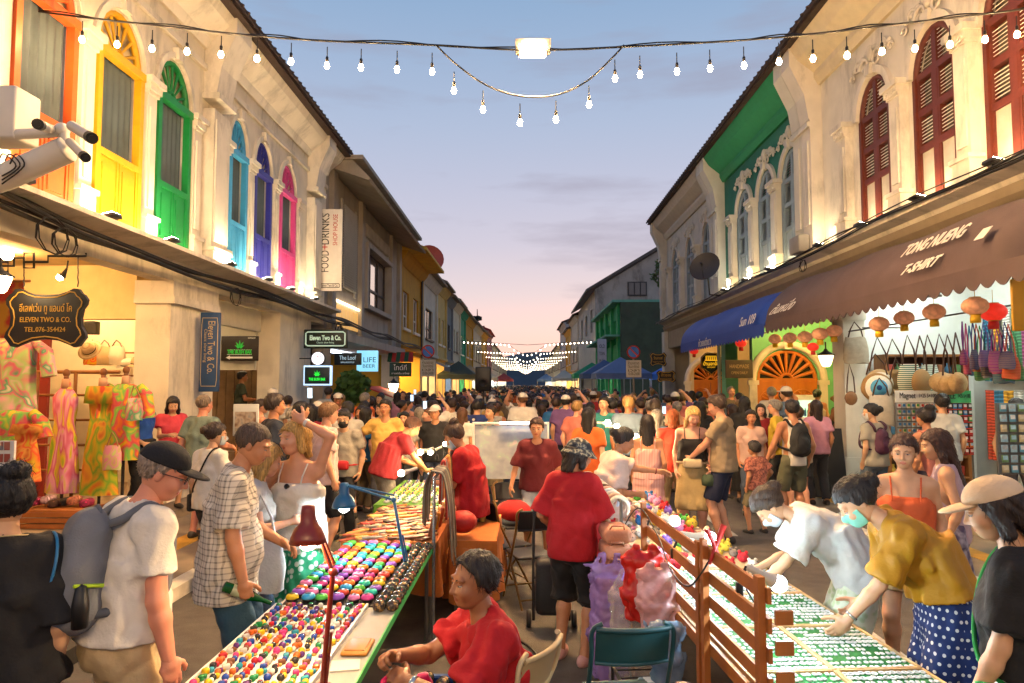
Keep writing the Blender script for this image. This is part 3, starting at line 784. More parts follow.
def arc(y0, y1, zs, rise, n=12):
    c, a = (y0+y1)/2, (y1-y0)/2
    return [(c-a*math.cos(math.pi*i/n), zs+rise*math.sin(math.pi*i/n)) for i in range(n+1)]
def arched_wall(S, Y0, Y1, Z0, Z1, wins, t=.28):
    """wall with arched openings, wins = [(y0, y1, sill, spring, rise)]"""
    X, sg = S; mb = MB(); y = Y0
    for y0, y1, zs, zp, r in sorted(wins):
        B2(mb, S, -t, 0, y, y0, Z0, Z1); B2(mb, S, -t, 0, y0, y1, Z0, zs)
        A = arc(y0, y1, zp, r)
        for (a, za), (b, zb) in zip(A, A[1:]):
            f = [(X,a,za),(X,b,zb),(X,b,Z1),(X,a,Z1)]; mb._add(f, [(0,1,2,3) if sg > 0 else (3,2,1,0)])
            k = [(X,a,za),(X,b,zb),(X-sg*t,b,zb),(X-sg*t,a,za)]; mb._add(k, [(3,2,1,0) if sg > 0 else (0,1,2,3)])
        mb.quad((X,y0,Z1),(X,y1,Z1),(X-sg*t,y1,Z1),(X-sg*t,y0,Z1))
        y = y1
    B2(mb, S, -t, 0, y, Y1, Z0, Z1)
    return mb
def archivolt(mb, S, y0, y1, zp, r, w=.09, p=.05):
    X, sg = S; A = arc(y0, y1, zp, r, 14); c = (y0+y1)/2
    for (a, za), (b, zb) in zip(A, A[1:]):
        def o(y, z, q): return (y+(y-c)/((y1-y0)/2)*q, z+(z-zp)/max(.01, r)*q)
        a2, b2 = o(a, za, w), o(b, zb, w); x = X+sg*p
        mb._add([(x,a,za),(x,b,zb),(x,b2[0],b2[1]),(x,a2[0],a2[1])], [(0,1,2,3) if sg > 0 else (3,2,1,0)])
        mb._add([(x,a2[0],a2[1]),(x,b2[0],b2[1]),(X,b2[0],b2[1]),(X,a2[0],a2[1])], [(0,1,2,3) if sg > 0 else (3,2,1,0)])
        mb._add([(x,b,zb),(x,a,za),(X,a,za),(X,b,zb)], [(0,1,2,3) if sg > 0 else (3,2,1,0)])
    k = [(c-.07, zp+r-.02), (c+.07, zp+r-.02), (c+.1, zp+r+.16), (c-.1, zp+r+.16)]
    mb.prism(k, (X, 0, 0), (0,1,0), (0,0,1), (sg,0,0), p+.05)
def moulding(mb, S, y0, y1, prof):
    """horizontal moulding, prof = [(out, z)] from bottom to top"""
    X, sg = S
    mb.prism([(o, z) for o, z in prof], (X, y0, 0), (sg,0,0), (0,0,1), (0,1,0), y1-y0)
def pilaster(mb, S, yc, w, z0, z1, p=.12, cap=True):
    B2(mb, S, 0, p+.05, yc-w/2-.03, yc+w/2+.03, z0, z0+.30); B2(mb, S, 0, p+.08, yc-w/2-.06, yc+w/2+.06, z0+.30, z0+.36)
    B2(mb, S, 0, p, yc-w/2, yc+w/2, z0+.36, z1-.24); B2(mb, S, 0, p+.025, yc-w/2+.05, yc+w/2-.05, z0+.48, z1-.42)
    if cap:
        B2(mb, S, 0, p+.03, yc-w/2-.02, yc+w/2+.02, z1-.24, z1-.19); B2(mb, S, 0, p+.06, yc-w/2-.04, yc+w/2+.04, z1-.19, z1-.09); B2(mb, S, 0, p+.1, yc-w/2-.08, yc+w/2+.08, z1-.09, z1)
def fan_window(bld, S, y0, y1, zs, zp, r, col, label):
    """tall arched french window: frame, curtain pane behind glass, boarded lower leaves, sunburst fanlight"""
    X, sg = S; m = M('paint_'+label.split()[0], col, .5, .08, 12, .05, 60)
    f = MB(); d0, d1 = -.06, .045
    B2(f, S, d0, d1, y0, y0+.09, zs, zp); B2(f, S, d0, d1, y1-.09, y1, zs, zp); B2(f, S, d0, d1+.01, y0+.09, y1-.09, zs, zs+.07); B2(f, S, d0, d1+.02, y0, y1, zp-.05, zp+.06)
    A = arc(y0, y1, zp+.06, r-.06, 12); c = (y0+y1)/2
    f.tube([(X+sg*-.05, y+(c-y)*.07, z-.03) for y, z in A], .05, 6, cap=False)
    f.tube([(X+sg*-.05, c+(y-c)*.22, zp+.06+(z-zp-.06)*.22) for y, z in A], .028, 6, cap=False)
    for i in range(1, 8):
        a = math.pi*i/8; h = (y1-y0)/2
        f.tube([(X+sg*-.05, c-h*.2*math.cos(a), zp+.06+r*.2*math.sin(a)), (X+sg*-.05, c-h*.93*math.cos(a), zp+.06+(r-.06)*.93*math.sin(a))], [.014, .030], 5)
    zb = zs+.95; B2(f, S, d0, d1, y0+.09, y1-.09, zb-.05, zb+.04)
    w = f.build('window', m, bld); w['label'] = label
    p = MB()
    for a, b in ((y0+.09, c-.015), (c+.015, y1-.09)):
        B2(p, S, d0+.015, d1-.03, a, b, zs+.07, zb-.05); B2(p, S, d0+.02, d1-.012, a+.07, b-.07, zs+.16, zb-.14); B2(p, S, d0, d1-.01, a, a+.035, zs+.07, zb-.05); B2(p, S, d0, d1-.01, b-.035, b, zs+.07, zb-.05)
    p.build('lower_leaf', m, w)
    P = []
    for j in range(2):
        P.append([(X+sg*(-.105+.018*math.sin(i*1.05)), y0+.06+(y1-y0-.12)*i/40, (zb, zp)[j]) for i in range(41)])
    q = MB(); q.grid(P if sg > 0 else P[::-1]); q.build('curtain', M('curtain_grey', '#4c585c', .8, .12, 4), w)
    q = MB()
    B2(q, S, -.16, -.14, y0, y1, zp, zp+r); q.build('fanlight_backing', M('fan_back', '#cdbf9c', .8, .1), w)
    return w
def shutter_window(bld, S, y0, y1, zs, zp, r, frame, slat, panel, label):
    X, sg = S; f = MB(); c = (y0+y1)/2; d0, d1 = -.10, .0
    B2(f, S, d0, d1+.03, y0, y0+.07, zs, zp); B2(f, S, d0, d1+.03, y1-.07, y1, zs, zp); B2(f, S, d0, d1, c-.05, c+.05, zs, zp+r-.06)
    A = arc(y0, y1, zp, r, 12); f.tube([(X+sg*-.03, y+(c-y)*.05, z-.03) for y, z in A], .052, 6, cap=False)
    rails = [zs, zs+.86, zs+.86+(zp-zs-.86)*.5, zp]
    for z in rails: B2(f, S, d0, d1, y0+.07, c-.05, z-.045 if z > zs else z, z+.055); B2(f, S, d0, d1, c+.05, y1-.07, z-.045 if z > zs else z, z+.055)
    for a, b in ((y0+.07, c-.05), (c+.05, y1-.07)):
        for e in (a, b-.04): B2(f, S, d0, d1-.005, e, e+.04, zs, zp)
    w = f.build('window', frame, bld); w['label'] = label
    s_ = MB(); pn = MB(); Rm = Matrix.Rotation(R(38)*sg, 3, 'Y')
    for a, b in ((y0+.11, c-.09), (c+.09, y1-.11)):
        for za, zb in zip(rails[1:], rails[2:]):
            n = int((zb-za-.1)/.052)
            for i in range(n): s_.box((X-sg*.05, (a+b)/2, za+.075+i*.052), (.052, b-a, .009), Rm)
        B2(pn, S, -.085, -.03, a, b, zs+.055, rails[1]-.045)
    n = int(r/.06)
    for i in range(n):
        z = zp+.07+i*.058; half = (y1-y0)/2*math.sqrt(max(0, 1-((z-zp)/r)**2))-.10
        if half > .08:
            for q in (-1, 1): s_.box((X-sg*.05, c+q*(half/2+.025), z), (.05, half-.05, .009), Rm)
    s_.build('louvre_slat', slat, w); pn.build('lower_panel', panel, w)
    k = MB(); B2(k, S, -.15, -.13, y0, y1, zs, zp+r); k.build('shutter_backing', M('shutter_back', '#5b554a', .9, .1), w)
    return w
def led_strip(bld, S, y0, y1, z, out=.05, mat=None):
    m = MB(); B2(m, S, out-.02, out+.02, y0, y1, z, z+.018); return m.build('sill_light', mat or LEDW, bld)
def floodlight(S, y, z, out, label, group, mat):
    X, sg = S; t = thing('floodlight', label, 'floodlight', (X+sg*out, y, z), group)
    h = MB(); h.bbox((X+sg*out, y, z+.05), (.16,.2,.05), .01, Matrix.Rotation(R(-14*sg), 3, 'Y')); h.tube([(X+sg*out, y, z), (X+sg*out, y, z+.04)], .02, 6); h.build('housing', BLACK, t)
    e = MB(); e.box((X+sg*(out-.008), y, z+.079), (.13,.17,.004), Matrix.Rotation(R(-14*sg), 3, 'Y')); e.build('lamp_glass', mat, t)
    return t
def scroll(mb, S, y, z, r, turns=1.4, dirn=1, t=.022, out=.05):
    X, sg = S
    mb.tube([(X+sg*out, y+dirn*r*(1-i/18*.8)*math.cos(i/18*turns*2*math.pi), z+r*(1-i/18*.8)*math.sin(i/18*turns*2*math.pi)) for i in range(19)], [t*(1-.5*i/18) for i in range(19)], 5)
def stucco(mb, S, y, z, s=1):
    for d in (-1, 1):
        scroll(mb, S, y+d*.16*s, z+.05*s, .13*s, 1.4, d, .026*s); scroll(mb, S, y+d*.34*s, z+.13*s, .10*s, 1.3, -d, .022*s); scroll(mb, S, y+d*.5*s, z+.03*s, .07*s, 1.2, d, .02*s)
        for i in range(4): mb.ball((S[0]+S[1]*.04, y+d*(.1+.12*i)*s, z+(.22-.03*i)*s), (.03*s,.06*s,.04*s), 6, 4)
    mb.ball((S[0]+S[1]*.05, y, z+.18*s), (.05*s,.07*s,.12*s), 8, 5)

# ---------------- cream shophouse with the six painted windows
SL = (XL, 1)
A = thing('shophouse', 'cream shophouse with six painted arched windows in orange, yellow, green, blue, indigo and pink', 'building', (XL, 12, 0))
WL = [(7.00, 8.02, '#cf5a20', 'orange arched window'), (8.42, 9.46, '#d9a514', 'yellow arched window'), (9.86, 10.86, '#0d7d3a', 'green arched window'), (12.34, 13.14, '#3f9ed0', 'sky blue arched window'), (13.52, 14.42, '#2b2f8f', 'indigo arched window'), (14.98, 15.98, '#d0468c', 'pink arched window')]
WL0 = [(5.5, 6.5, '#cf5a20', 'x')]
wins = [(a, b, 4.12, 6.42, .68) for a, b, c, d in WL]
arched_wall(SL, 3.0, 18.5, 3.66, 8.35, wins).build('wall', CREAM, A)
tr = MB()
for a, b, c, d in WL: archivolt(tr, SL, a-.02, b+.02, 6.46, .68)
for y in (6.72, 8.22, 9.66, 11.06, 12.14, 13.33, 14.70, 16.22):
    pilaster(tr, SL, y, .24, 4.12, 6.50, .05)
for y in (11.62, 17.2): 
    pilaster(tr, SL, y, .62, 4.0, 7.0, .2, False)
    tr.prism([(0,7.0),(.22,7.0),(.30,7.5),(.55,8.1),(.55,8.35),(0,8.35)], (XL, y-.31, 0), (1,0,0), (0,0,1), (0,1,0), .62)
    B2(tr, SL, 0, .30, y-.36, y+.36, 6.92, 7.02)
moulding(tr, SL, 3.0, 18.5, [(0,3.86),(.06,3.86),(.10,3.95),(.48,4.0),(.48,4.06),(0,4.06)])
for y0, y1 in ((3.0, 11.31), (11.93, 16.89), (17.51, 18.5)): moulding(tr, SL, y0, y1, [(0,7.42),(.06,7.42),(.06,7.52),(0,7.52)]); moulding(tr, SL, y0, y1, [(0,7.8),(.05,7.8),(.12,7.95),(.42,8.2),(.5,8.34),(0,8.34)])
tr.build('trim', CREAM2, A)
for a, b, c, d in WL:
    fan_window(A, SL, a, b, 4.12, 6.42, .68, c, d); led_strip(A, SL, a+.02, b-.02, 4.075, .13)
rf = MB(); rf.prism([(.72,8.40),(.72,8.47),(-3,10.6),(-3,10.4)], (XL, 3.0, 0), (1,0,0), (0,0,1), (0,1,0), 15.6); B2(rf, SL, -.1, .66, 3.0, 18.6, 8.352, 8.398)
for i in range(62): rf.tube([(XL+.74, 3.1+i*.25, 8.44), (XL-.4, 3.1+i*.25, 9.1)], .032, 6)
rf.build('roof', ROOF, A)
gp = MB(); B2(gp, SL, -.56, .08, 10.40, 12.0, 3.3, 3.42); B2(gp, SL, -.56, .05, 10.41, 11.99, .24, .60); B2(gp, SL, -.56, .05, 10.42, 11.98, 3.42, 3.66); split_islands(gp, 'pier_trim', CREAM2, A); gp = MB()
B2(gp, SL, -.55, .0, 10.45, 11.95, .24, 3.66); B2(gp, SL, -.5, -.002, 15.2, 17.4, .24, 3.66); B2(gp, SL, -.5, 0, 3.0, 4.6, .24, 3.66)
split_islands(gp, 'pier', CREAM, A)
iw = MB()
iw.box2((-6.05,10.5,.24),(-5.98,11.9,3.66))
iw.box2((-9.2,10.45,3.06),(-6.05,10.65,3.9)); iw.box2((-9.2,10.45,.24),(-7.5,10.65,3.06))     # wall facing the street end of the arcade, with the inner opening
iw.box2((-9.2,3.0,.24),(-9.0,10.45,3.9)); iw.box2((-9.2,3.0,3.9),(-5.78,18.5,4.0))
iw.build('arcade_wall', M('cream_inner', '#d9c08a', .85, .1, 3, .1, 30, stain=.15), A)
iw = MB(); iw.box2((-9.2,12.6,.24),(-6.05,12.7,3.9)); iw.box2((-9.2,10.65,.24),(-9.1,12.6,3.9)); iw.build('shop_back_wall', M('shop_white', '#e6dcc4', .8, .05), A)
iw = MB(); iw.box2((-9.2,15.0,2.36),(-5.98,15.12,3.9)); iw.box2((-9.2,17.3,.24),(-5.98,17.4,3.9)); iw.box2((-9.1,12.7,.24),(-9.0,17.3,3.9)); iw.box2((-6.0,12.72,3.2),(-5.86,15.0,3.66)); iw.build('bar_wall', M('bar_white', '#cfc8b2', .8, .08), A)
iw = MB()
for i in range(14): iw.box2((-8.6+i*.2,15.9,.24),(-8.6+i*.2+.185,15.96,2.6))
iw.build('timber_screen', M('timber_pale', '#8a6d50', .7, .25, 5), A)
lt = MB()
for x, y in ((-7.2,9.2),(-8.2,7.4),(-6.6,7.6)): lt.lathe([(.10,3.78),(.12,3.84),(.10,3.895)], (x,y,0), 10)
for x, y in ((-7,11.4),(-8,11.8)): lt.box((x,y,3.88),(.5,.12,.03))
split_islands(lt, 'ceiling_light', M('shop_light_warm', '#ffffff', .5, 0, emit=190, ecol='#ffc681'), A)
lt = MB()
for x, y in ((-6.6,13.4),(-7.6,14.3)): lt.box((x,y,3.88),(.4,.1,.03))
for x in (-6.55,-6.95): lt.box((x,15.9,2.9),(.3,.05,.03))
split_islands(lt, 'ceiling_light', M('shop_light_pale', '#ffffff', .5, 0, emit=70, ecol='#ffdcae'), A)
for y, t in ((8.22, 'small black floodlight on the ledge between orange and yellow windows'), (9.66, 'small black floodlight on the ledge between yellow and green windows'), (11.62, 'small black floodlight at the foot of the stained pilaster'), (13.33, 'small black floodlight on the ledge between blue and indigo windows'), (14.70, 'small black floodlight on the ledge between indigo and pink windows'), (16.4, 'small black floodlight on the ledge past the pink window'), (6.72, 'small black floodlight on the ledge nearest the camera bracket')):
    floodlight(SL, y, 4.062, .40, t, 'ledge floodlights under the painted windows', M('flood_warm', '#fff', .5, 0, emit=300, ecol='#ffe2b8'))

# ---------------- right row: maroon shutters, green house, grey-white house
SR = (XR, -1)
ROOF2 = ROOF
def right_house(name_label, Y0, Y1, wallm, trimm, wins, frame, slat, panel, wl, soffit, led, pil, pw=.30):
    H = thing('shophouse', name_label, 'building', (XR, (Y0+Y1)/2, 0))
    ws = [(a, b, 4.66, 6.62, .62) for a, b in wins]
    arched_wall(SR, Y0, Y1, 4.2, 8.75, ws).build('wall', wallm, H)
    t = MB()
    for a, b in wins: archivolt(t, SR, a-.02, b+.02, 6.66, .62, .12, .07)
    for y in pil: pilaster(t, SR, y, pw, 4.66, 6.74, .14)
    for y in pil:
        for d in (-1, 1): scroll(t, SR, y+d*.09, 6.56, .06, 1.2, d, .02, .2)
    for a, b in wins: orn = MB(); stucco(orn, SR, (a+b)/2, 7.42, 1.25); orn.build('stucco_ornament', trimm, H)
    moulding(t, SR, Y0, Y1, [(0,4.42),(.08,4.42),(.12,4.5),(.32,4.55),(.32,4.64),(0,4.64)])
    for y in (Y0+.22, Y1-.22):
        B2(t, SR, 0, .24, y-.21, y+.21, 4.64, 7.3); t.prism([(0,7.3),(.26,7.3),(.34,7.8),(.62,8.4),(.62,8.75),(0,8.75)], (XR, y-.21, 0), (-1,0,0), (0,0,1), (0,1,0), .42); B2(t, SR, 0, .3, y-.215, y+.215, 7.15, 7.25)
        B2(t, SR, .24, .27, y-.12, y+.12, 5.2, 6.9)
    t.build('trim', trimm, H)
    sf = MB(); moulding(sf, SR, Y0+.43, Y1-.43, [(0,8.0),(.06,8.0),(.14,8.15),(.14,8.25),(.45,8.5),(.6,8.74),(0,8.74)]); sf.build('cornice', soffit, H)
    for i, (a, b) in enumerate(wins):
        shutter_window(H, SR, a, b, 4.66, 6.62, .62, frame, slat, panel, wl+(' nearest the corner', ' in the middle', ' next to the end pilaster')[i % 3])
        led_strip(H, SR, a+.02, b-.02, 4.655, .14, led)
    rf = MB(); rf.prism([(.78,8.80),(.78,8.87),(-3,11.0),(-3,10.8)], (XR, Y0, 0), (-1,0,0), (0,0,1), (0,1,0), Y1-Y0)
    B2(rf, SR, -.1, .72, Y0, Y1, 8.752, 8.798)
    for i in range(int((Y1-Y0)/.25)): rf.tube([(XR-.80, Y0+.1+i*.25, 8.84), (XR+.4, Y0+.1+i*.25, 9.5)], .032, 6)
    rf.build('roof', ROOF2, H)
    b = MB(); moulding(b, SR, Y0, Y1, [(-.3,3.5),(0.02,3.5),(.02,4.18),(.12,4.3),(.14,4.418),(-.3,4.418)])
    b.build('lintel_band', M('lintel_siding', '#8d7f68', .8, .12, 4, .15), H)
    return H
MAROON = M('maroon_paint', '#5a2416', .55, .16, 14); WSLAT = M('white_slat', '#d5cfc2', .6, .05)
RA = right_house('cream shophouse with maroon arched shutters above the brown awning', 3.2, 13.8, M('cream_right', '#dcd4c2', .85, .09, 2.5, .2, 40, stain=.42), CREAM2,
    [(6.0,7.0),(7.62,8.62),(9.18,10.20),(10.86,11.86)], MAROON, WSLAT, M('white_panel', '#a8a090', .6, .12), 'maroon arched shutters', M('cornice_cream', '#d8caa8', .85, .08), M('led_right', '#fff', .5, 0, emit=26, ecol=WARM), (7.3, 8.9, 10.52, 12.3))
for y, t in ((6.5, 'black floodlight on the right ledge nearest the camera'), (8.12, 'black floodlight on the right ledge, second window'), (9.7, 'black floodlight on the right ledge, third window'), (11.36, 'black floodlight on the right ledge, fourth window'), (13.0, 'black floodlight on the right ledge by the junction box')):
    floodlight(SR, y, 4.642, .30, t, 'ledge floodlights under the maroon shutters', M('flood_right', '#fff', .5, 0, emit=115, ecol='#ffe0b4'))
GREEN = M('mint_wall', '#23705a', .8, .14, 3, .1, 40, stain=.3)
RB = right_house('green shophouse with grey blue arched shutters and white stucco above the blue awning', 13.8, 20.4, GREEN, M('trim_white', '#cfcab8', .8, .08, 3, .1, 40, stain=.15),
    [(14.4,15.5),(15.95,17.05),(17.6,18.75)], M('shutter_blue', '#7c8f99', .6, .1), M('slat_blue', '#8c9da6', .6, .1), M('panel_blue', '#8fa0a8', .6, .08), 'grey blue arched shutters', M('cornice_green', '#24875a', .8, .08), M('led_warm_soft', '#fff', .5, 0, emit=40, ecol=WARM), (15.72, 17.32, 19.05), .36)
for y, t in ((15.7, 'small floodlight on the ledge of the green house, nearer one'), (17.35, 'small floodlight on the ledge of the green house, middle one'), (19.2, 'small floodlight on the ledge of the green house, far one')):
    floodlight(SR, y, 4.642, .30, t, 'ledge floodlights of the green house', M('flood_green_house', '#fff', .5, 0, emit=150, ecol='#fff0d8'))
RC = right_house('weathered grey white shophouse with a satellite dish, beyond the green house', 20.4, 28.6, M('greywhite_wall', '#bdb6a8', .85, .1, 3, .1, 40, stain=.35), M('trim_grey', '#c2bcae', .8, .08, 3, .1, 40, stain=.3),
    [(21.4,22.4),(23.7,24.7),(26.0,27.0)], M('shutter_grey', '#7f8b90', .6, .1), M('slat_grey', '#8c979b', .6, .1), M('panel_grey', '#8f999c', .6, .08), 'grey arched shutters', M('cornice_grey', '#bdb6a6', .85, .1), M('led_off', '#d8d0c0', .5, 0), (23.0, 25.3, 27.5))
# ground floor of the right row: columns, arcade back wall, end walls with orange doors
gw = MB()
gw.box2((5.72,12.35,.22),(6.1,12.8,3.5)); gw.box2((5.68,12.31,.22),(6.14,12.84,.75)); gw.box2((5.69,12.32,3.2),(6.13,12.83,3.32))
gw.build('column', M('column_white', '#cdc6b4', .8, .08, 3, stain=.2), RA)
gw = MB(); gw.box2((8.3,3.2,.22),(8.4,12.9,4.3)); gw.box2((6.12,12.82,.22),(8.3,12.9,4.3)); gw.box2((5.9,3.2,4.2),(8.4,13.8,4.28)); gw.build('shop_wall', M('shop_cool_white', '#d6dcd6', .8, .05), RA)
lt = MB()
for y in (6.4, 8.4, 10.4, 11.9): lt.box((6.9,y,4.16),(1.1,.07,.03))
split_islands(lt, 'ceiling_light', M('tube_cool', '#ffffff', .5, 0, emit=110, ecol='#eef6ee'), RA)
DOORW = ramp_mat('orange_door', [(.3, '#b0601a'), (.7, '#c87620')], 'noise', 5, .5, (1,1,.3), 4)
def end_wall(H, Y, wm, x0, x1, xc, r, zsp):
    m = MB(); A = arc(xc-r, xc+r, zsp, r, 14)
    m.box2((x0,Y,.22),(xc-r,Y+.2,4.0)); m.box2((xc+r,Y,.22),(x1,Y+.2,4.0))
    for (a, za), (b, zb) in zip(A, A[1:]): m._add([(a,Y,za),(b,Y,zb),(b,Y,4.0),(a,Y,4.0)], [(0,1,2,3)]); m._add([(a,Y,za),(b,Y,zb),(b,Y+.2,zb),(a,Y+.2,za)], [(3,2,1,0)])
    m.build('end_wall', wm, H)
    t = MB()
    for q in (-1, 1): t.box2((xc+q*(r+.11)-.10,Y-.06,.22),(xc+q*(r+.11)+.10,Y-.002,zsp-.12)); t.box2((xc+q*(r+.11)-.14,Y-.09,zsp-.12),(xc+q*(r+.11)+.14,Y-.002,zsp))
    t.tube([(xc+(a-xc)*(1+.13/r), Y-.03, z+(z-zsp)*.13/r) for a, z in A], .10, 6); t.box((xc, Y-.06, zsp+r+.16), (.18,.1,.3)); t.build('door_surround', CREAM2, H)
    d = MB()
    d.tube([(xc+(a-xc)*.94, Y+.08, zsp+(z-zsp)*.94) for a, z in A], .05, 6, cap=False); d.box((xc, Y+.08, zsp), (2*r, .09, .10))
    d.tube([(xc+(a-xc)*.2, Y+.08, zsp+(z-zsp)*.2) for a, z in A], .04, 6, cap=False)
    for i in range(0, 11):
        a = math.pi*i/10; d.tube([(xc-r*.2*math.cos(a), Y+.08, zsp+r*.2*math.sin(a)), (xc-r*.6*math.cos(a), Y+.08, zsp+r*.6*math.sin(a)), (xc-r*.93*math.cos(a), Y+.08, zsp+r*.93*math.sin(a))], [.02,.045,.055], 6)
    for q in (-1, 1):
        d.box((xc+q*r*.5, Y+.1, (zsp+.22)/2), (r-.02, .06, zsp-.22)); d.box((xc+q*r*.5, Y+.065, .75), (r*.7, .03, .7))
        for i in range(0, 9):
            a = math.pi*i/8; d.tube([(xc+q*r*.5-.07*math.cos(a), Y+.06, zsp-.55+.07*math.sin(a)), (xc+q*r*.5-.27*math.cos(a), Y+.06, zsp-.55+.27*math.sin(a))], [.012,.03], 5)
        d.tube([(xc+q*r*.5-.30*math.cos(math.pi*i/10), Y+.06, zsp-.55+.30*math.sin(math.pi*i/10)) for i in range(11)], .025, 6)
    dd = d.build('door', DOORW, H)
    g = MB(); g.box((xc, Y+.16, zsp+r/2), (2*r, .01, r)); 
    g.build('fanlight_glass', M('door_dark_glass', '#2c2118', .2, .1), dd)
end_wall(RB, 18.0, M('mint_ground', '#6fb583', .8, .08, 3), 5.95, 8.4, 6.86, .80, 2.15)
end_wall(RC, 24.2, M('cream_ground', '#cfbf9a', .8, .08, 3), 5.95, 8.4, 6.55, .72, 2.15)
gw = MB(); gw.box2((8.4,13.0,.22),(8.5,20.4,4.3)); gw.box2((5.9,13.8,4.2),(8.4,20.4,4.28)); gw.box2((5.75,19.7,.22),(6.1,20.1,3.5)); gw.build('arcade_wall', MATS['mint_ground'], RB)
gw = MB(); gw.box2((8.4,20.4,.22),(8.5,28.6,4.3)); gw.box2((5.9,20.4,4.2),(8.4,28.6,4.28)); gw.box2((5.72,28.1,.22),(6.15,28.6,4.2)); gw.box2((5.9,28.6,.0),(8.5,28.7,8.7)); gw.build('arcade_wall', MATS['greywhite_wall'], RC)
lt = MB(); lt.ball((7.0,16.4,3.7),.10); lt.ball((6.9,14.6,3.7),.10); split_islands(lt, 'ceiling_light', M('arcade_lamp', '#fff', .5, 0, emit=420, ecol='#ffc070'), RB)
lt = MB(); lt.ball((7.0,22.2,3.7),.09); split_islands(lt, 'ceiling_light', M('arcade_lamp2', '#fff', .5, 0, emit=300, ecol='#ffc070'), RC)

# ---------------- ordinary house fronts further along the street
def house(side, Y0, Y1, h, wall, label, nwin=2, wcol='#4a4038', awn=None, lit=None, eave=.7, lampcol='#ffcf8f', depth=9, wz=(4.6, 6.3), shop=True, eavecol=None):
    S = SL if side < 0 else SR; X, sg = S; H = thing('shophouse', label, 'building', (X, (Y0+Y1)/2, 0))
    wm = M('wall_'+wall+'%d' % int(Y0), wall, .85, .1, 2, .1, 30, stain=.28)
    m = MB(); ww = (Y1-Y0-.8)/nwin*.55; ys = [Y0+.4+(Y1-Y0-.8)*(i+.5)/nwin for i in range(nwin)]; y = Y0
    for yc in ys:
        B2(m, S, -.25, 0, y, yc-ww/2, 3.4, h); B2(m, S, -.25, 0, yc-ww/2, yc+ww/2, 3.4, wz[0]); B2(m, S, -.25, 0, yc-ww/2, yc+ww/2, wz[1], h); y = yc+ww/2
    B2(m, S, -.25, 0, y, Y1, 3.4, h); B2(m, S, -depth, -.25, Y0, Y0+.2, 0, h); B2(m, S, -depth, -.25, Y1-.2, Y1, 0, h); B2(m, S, -.6, 0, Y0, Y0+.4, .1, 3.4); B2(m, S, -.6, 0, Y1-.4, Y1, .1, 3.4)
    B2(m, S, -depth, -.25, Y0+.2, Y1-.2, 3.6, 3.8)
    m.build('wall', wm, H)
    for yc in ys:
        f = MB()
        for a, b in ((yc-ww/2, yc-ww/2+.07), (yc-.035, yc+.035), (yc+ww/2-.07, yc+ww/2)): B2(f, S, -.18, -.1, a, b, wz[0], wz[1])
        for z in (wz[0], (wz[0]*2+wz[1])/3+.0, wz[1]-.07): B2(f, S, -.175, -.105, yc-ww/2+.07, yc+ww/2-.07, z, z+.07)
        B2(f, S, 0, .1, yc-ww/2-.1, yc+ww/2+.1, wz[0]-.12, wz[0])
        w = f.build('window', M('frame_'+wcol, wcol, .6, .1), H)
        g = MB(); B2(g, S, -.16, -.14, yc-ww/2+.02, yc+ww/2-.02, wz[0]+.02, wz[1]-.02); g.build('pane', M('pane_dusk', '#5a5654', .12, .1, 2), w)
    r = MB(); r.prism([(eave,h+.02),(eave,h+.14),(-depth/2,h+2.2),(-depth,h+.4),(-depth,h+.02)], (X,Y0,0), (sg,0,0), (0,0,1), (0,1,0), Y1-Y0); r.build('roof', M('roof_'+(eavecol or '#4a3d35'), eavecol or '#4a3d35', .9, .2, 3), H)
    t = MB(); moulding(t, S, Y0, Y1, [(0,h-.5),(.05,h-.5),(.3,h-.2),(.4,h+.018),(0,h+.018)]); moulding(t, S, Y0, Y1, [(0,3.55),(.18,3.6),(.18,3.75),(0,3.75)])
    for y in (Y0+.18, Y1-.18): B2(t, S, 0, .12, y-.17, y+.17, 3.76, h-.5)
    t.build('trim', wm if lit is None else wm, H)
    if shop:
        b = MB(); B2(b, S, -3, -2.9, Y0+.2, Y1-.2, .1, 3.6); b.build('shop_back_wall', M('shopback_%d' % (int(Y0) % 4), ('#b79a6a','#a8b0a8','#c7b187','#9c8f78')[int(Y0) % 4], .8, .25, 2), H)
        l = MB(); B2(l, S, -1.8, -1.6, Y0+.6, Y1-.6, 3.45, 3.5); l.build('ceiling_light', M('shoplamp_'+lampcol, '#fff', .5, 0, emit=130, ecol=lampcol), H)
        # shelves and counters of goods inside the shop
    if awn:
        a = MB(); P = []
        n = max(6, int((Y1-Y0)/.35))
        a.prism([(0,3.40),(1.2,2.95),(1.2,2.98),(0,3.44)], (X,Y0+.2,0), (sg,0,0), (0,0,1), (0,1,0), Y1-Y0-.4)
        for i in range(n): 
            y = Y0+.2+(Y1-Y0-.4)*i/n; d = (Y1-Y0-.4)/n; a.prism([(0,0),(d,0),(d,-.16),(d*.75,-.22),(d*.5,-.235),(d*.25,-.22),(0,-.16)], (X+sg*1.2, y, 2.96), (0,1,0), (0,0,1), (sg,0,0), .012)
        o = a.build('awning', M('awning_'+awn, awn, .7, .12, 5), H); o['label'] = 'projecting shop awning with scalloped edge'
    return H

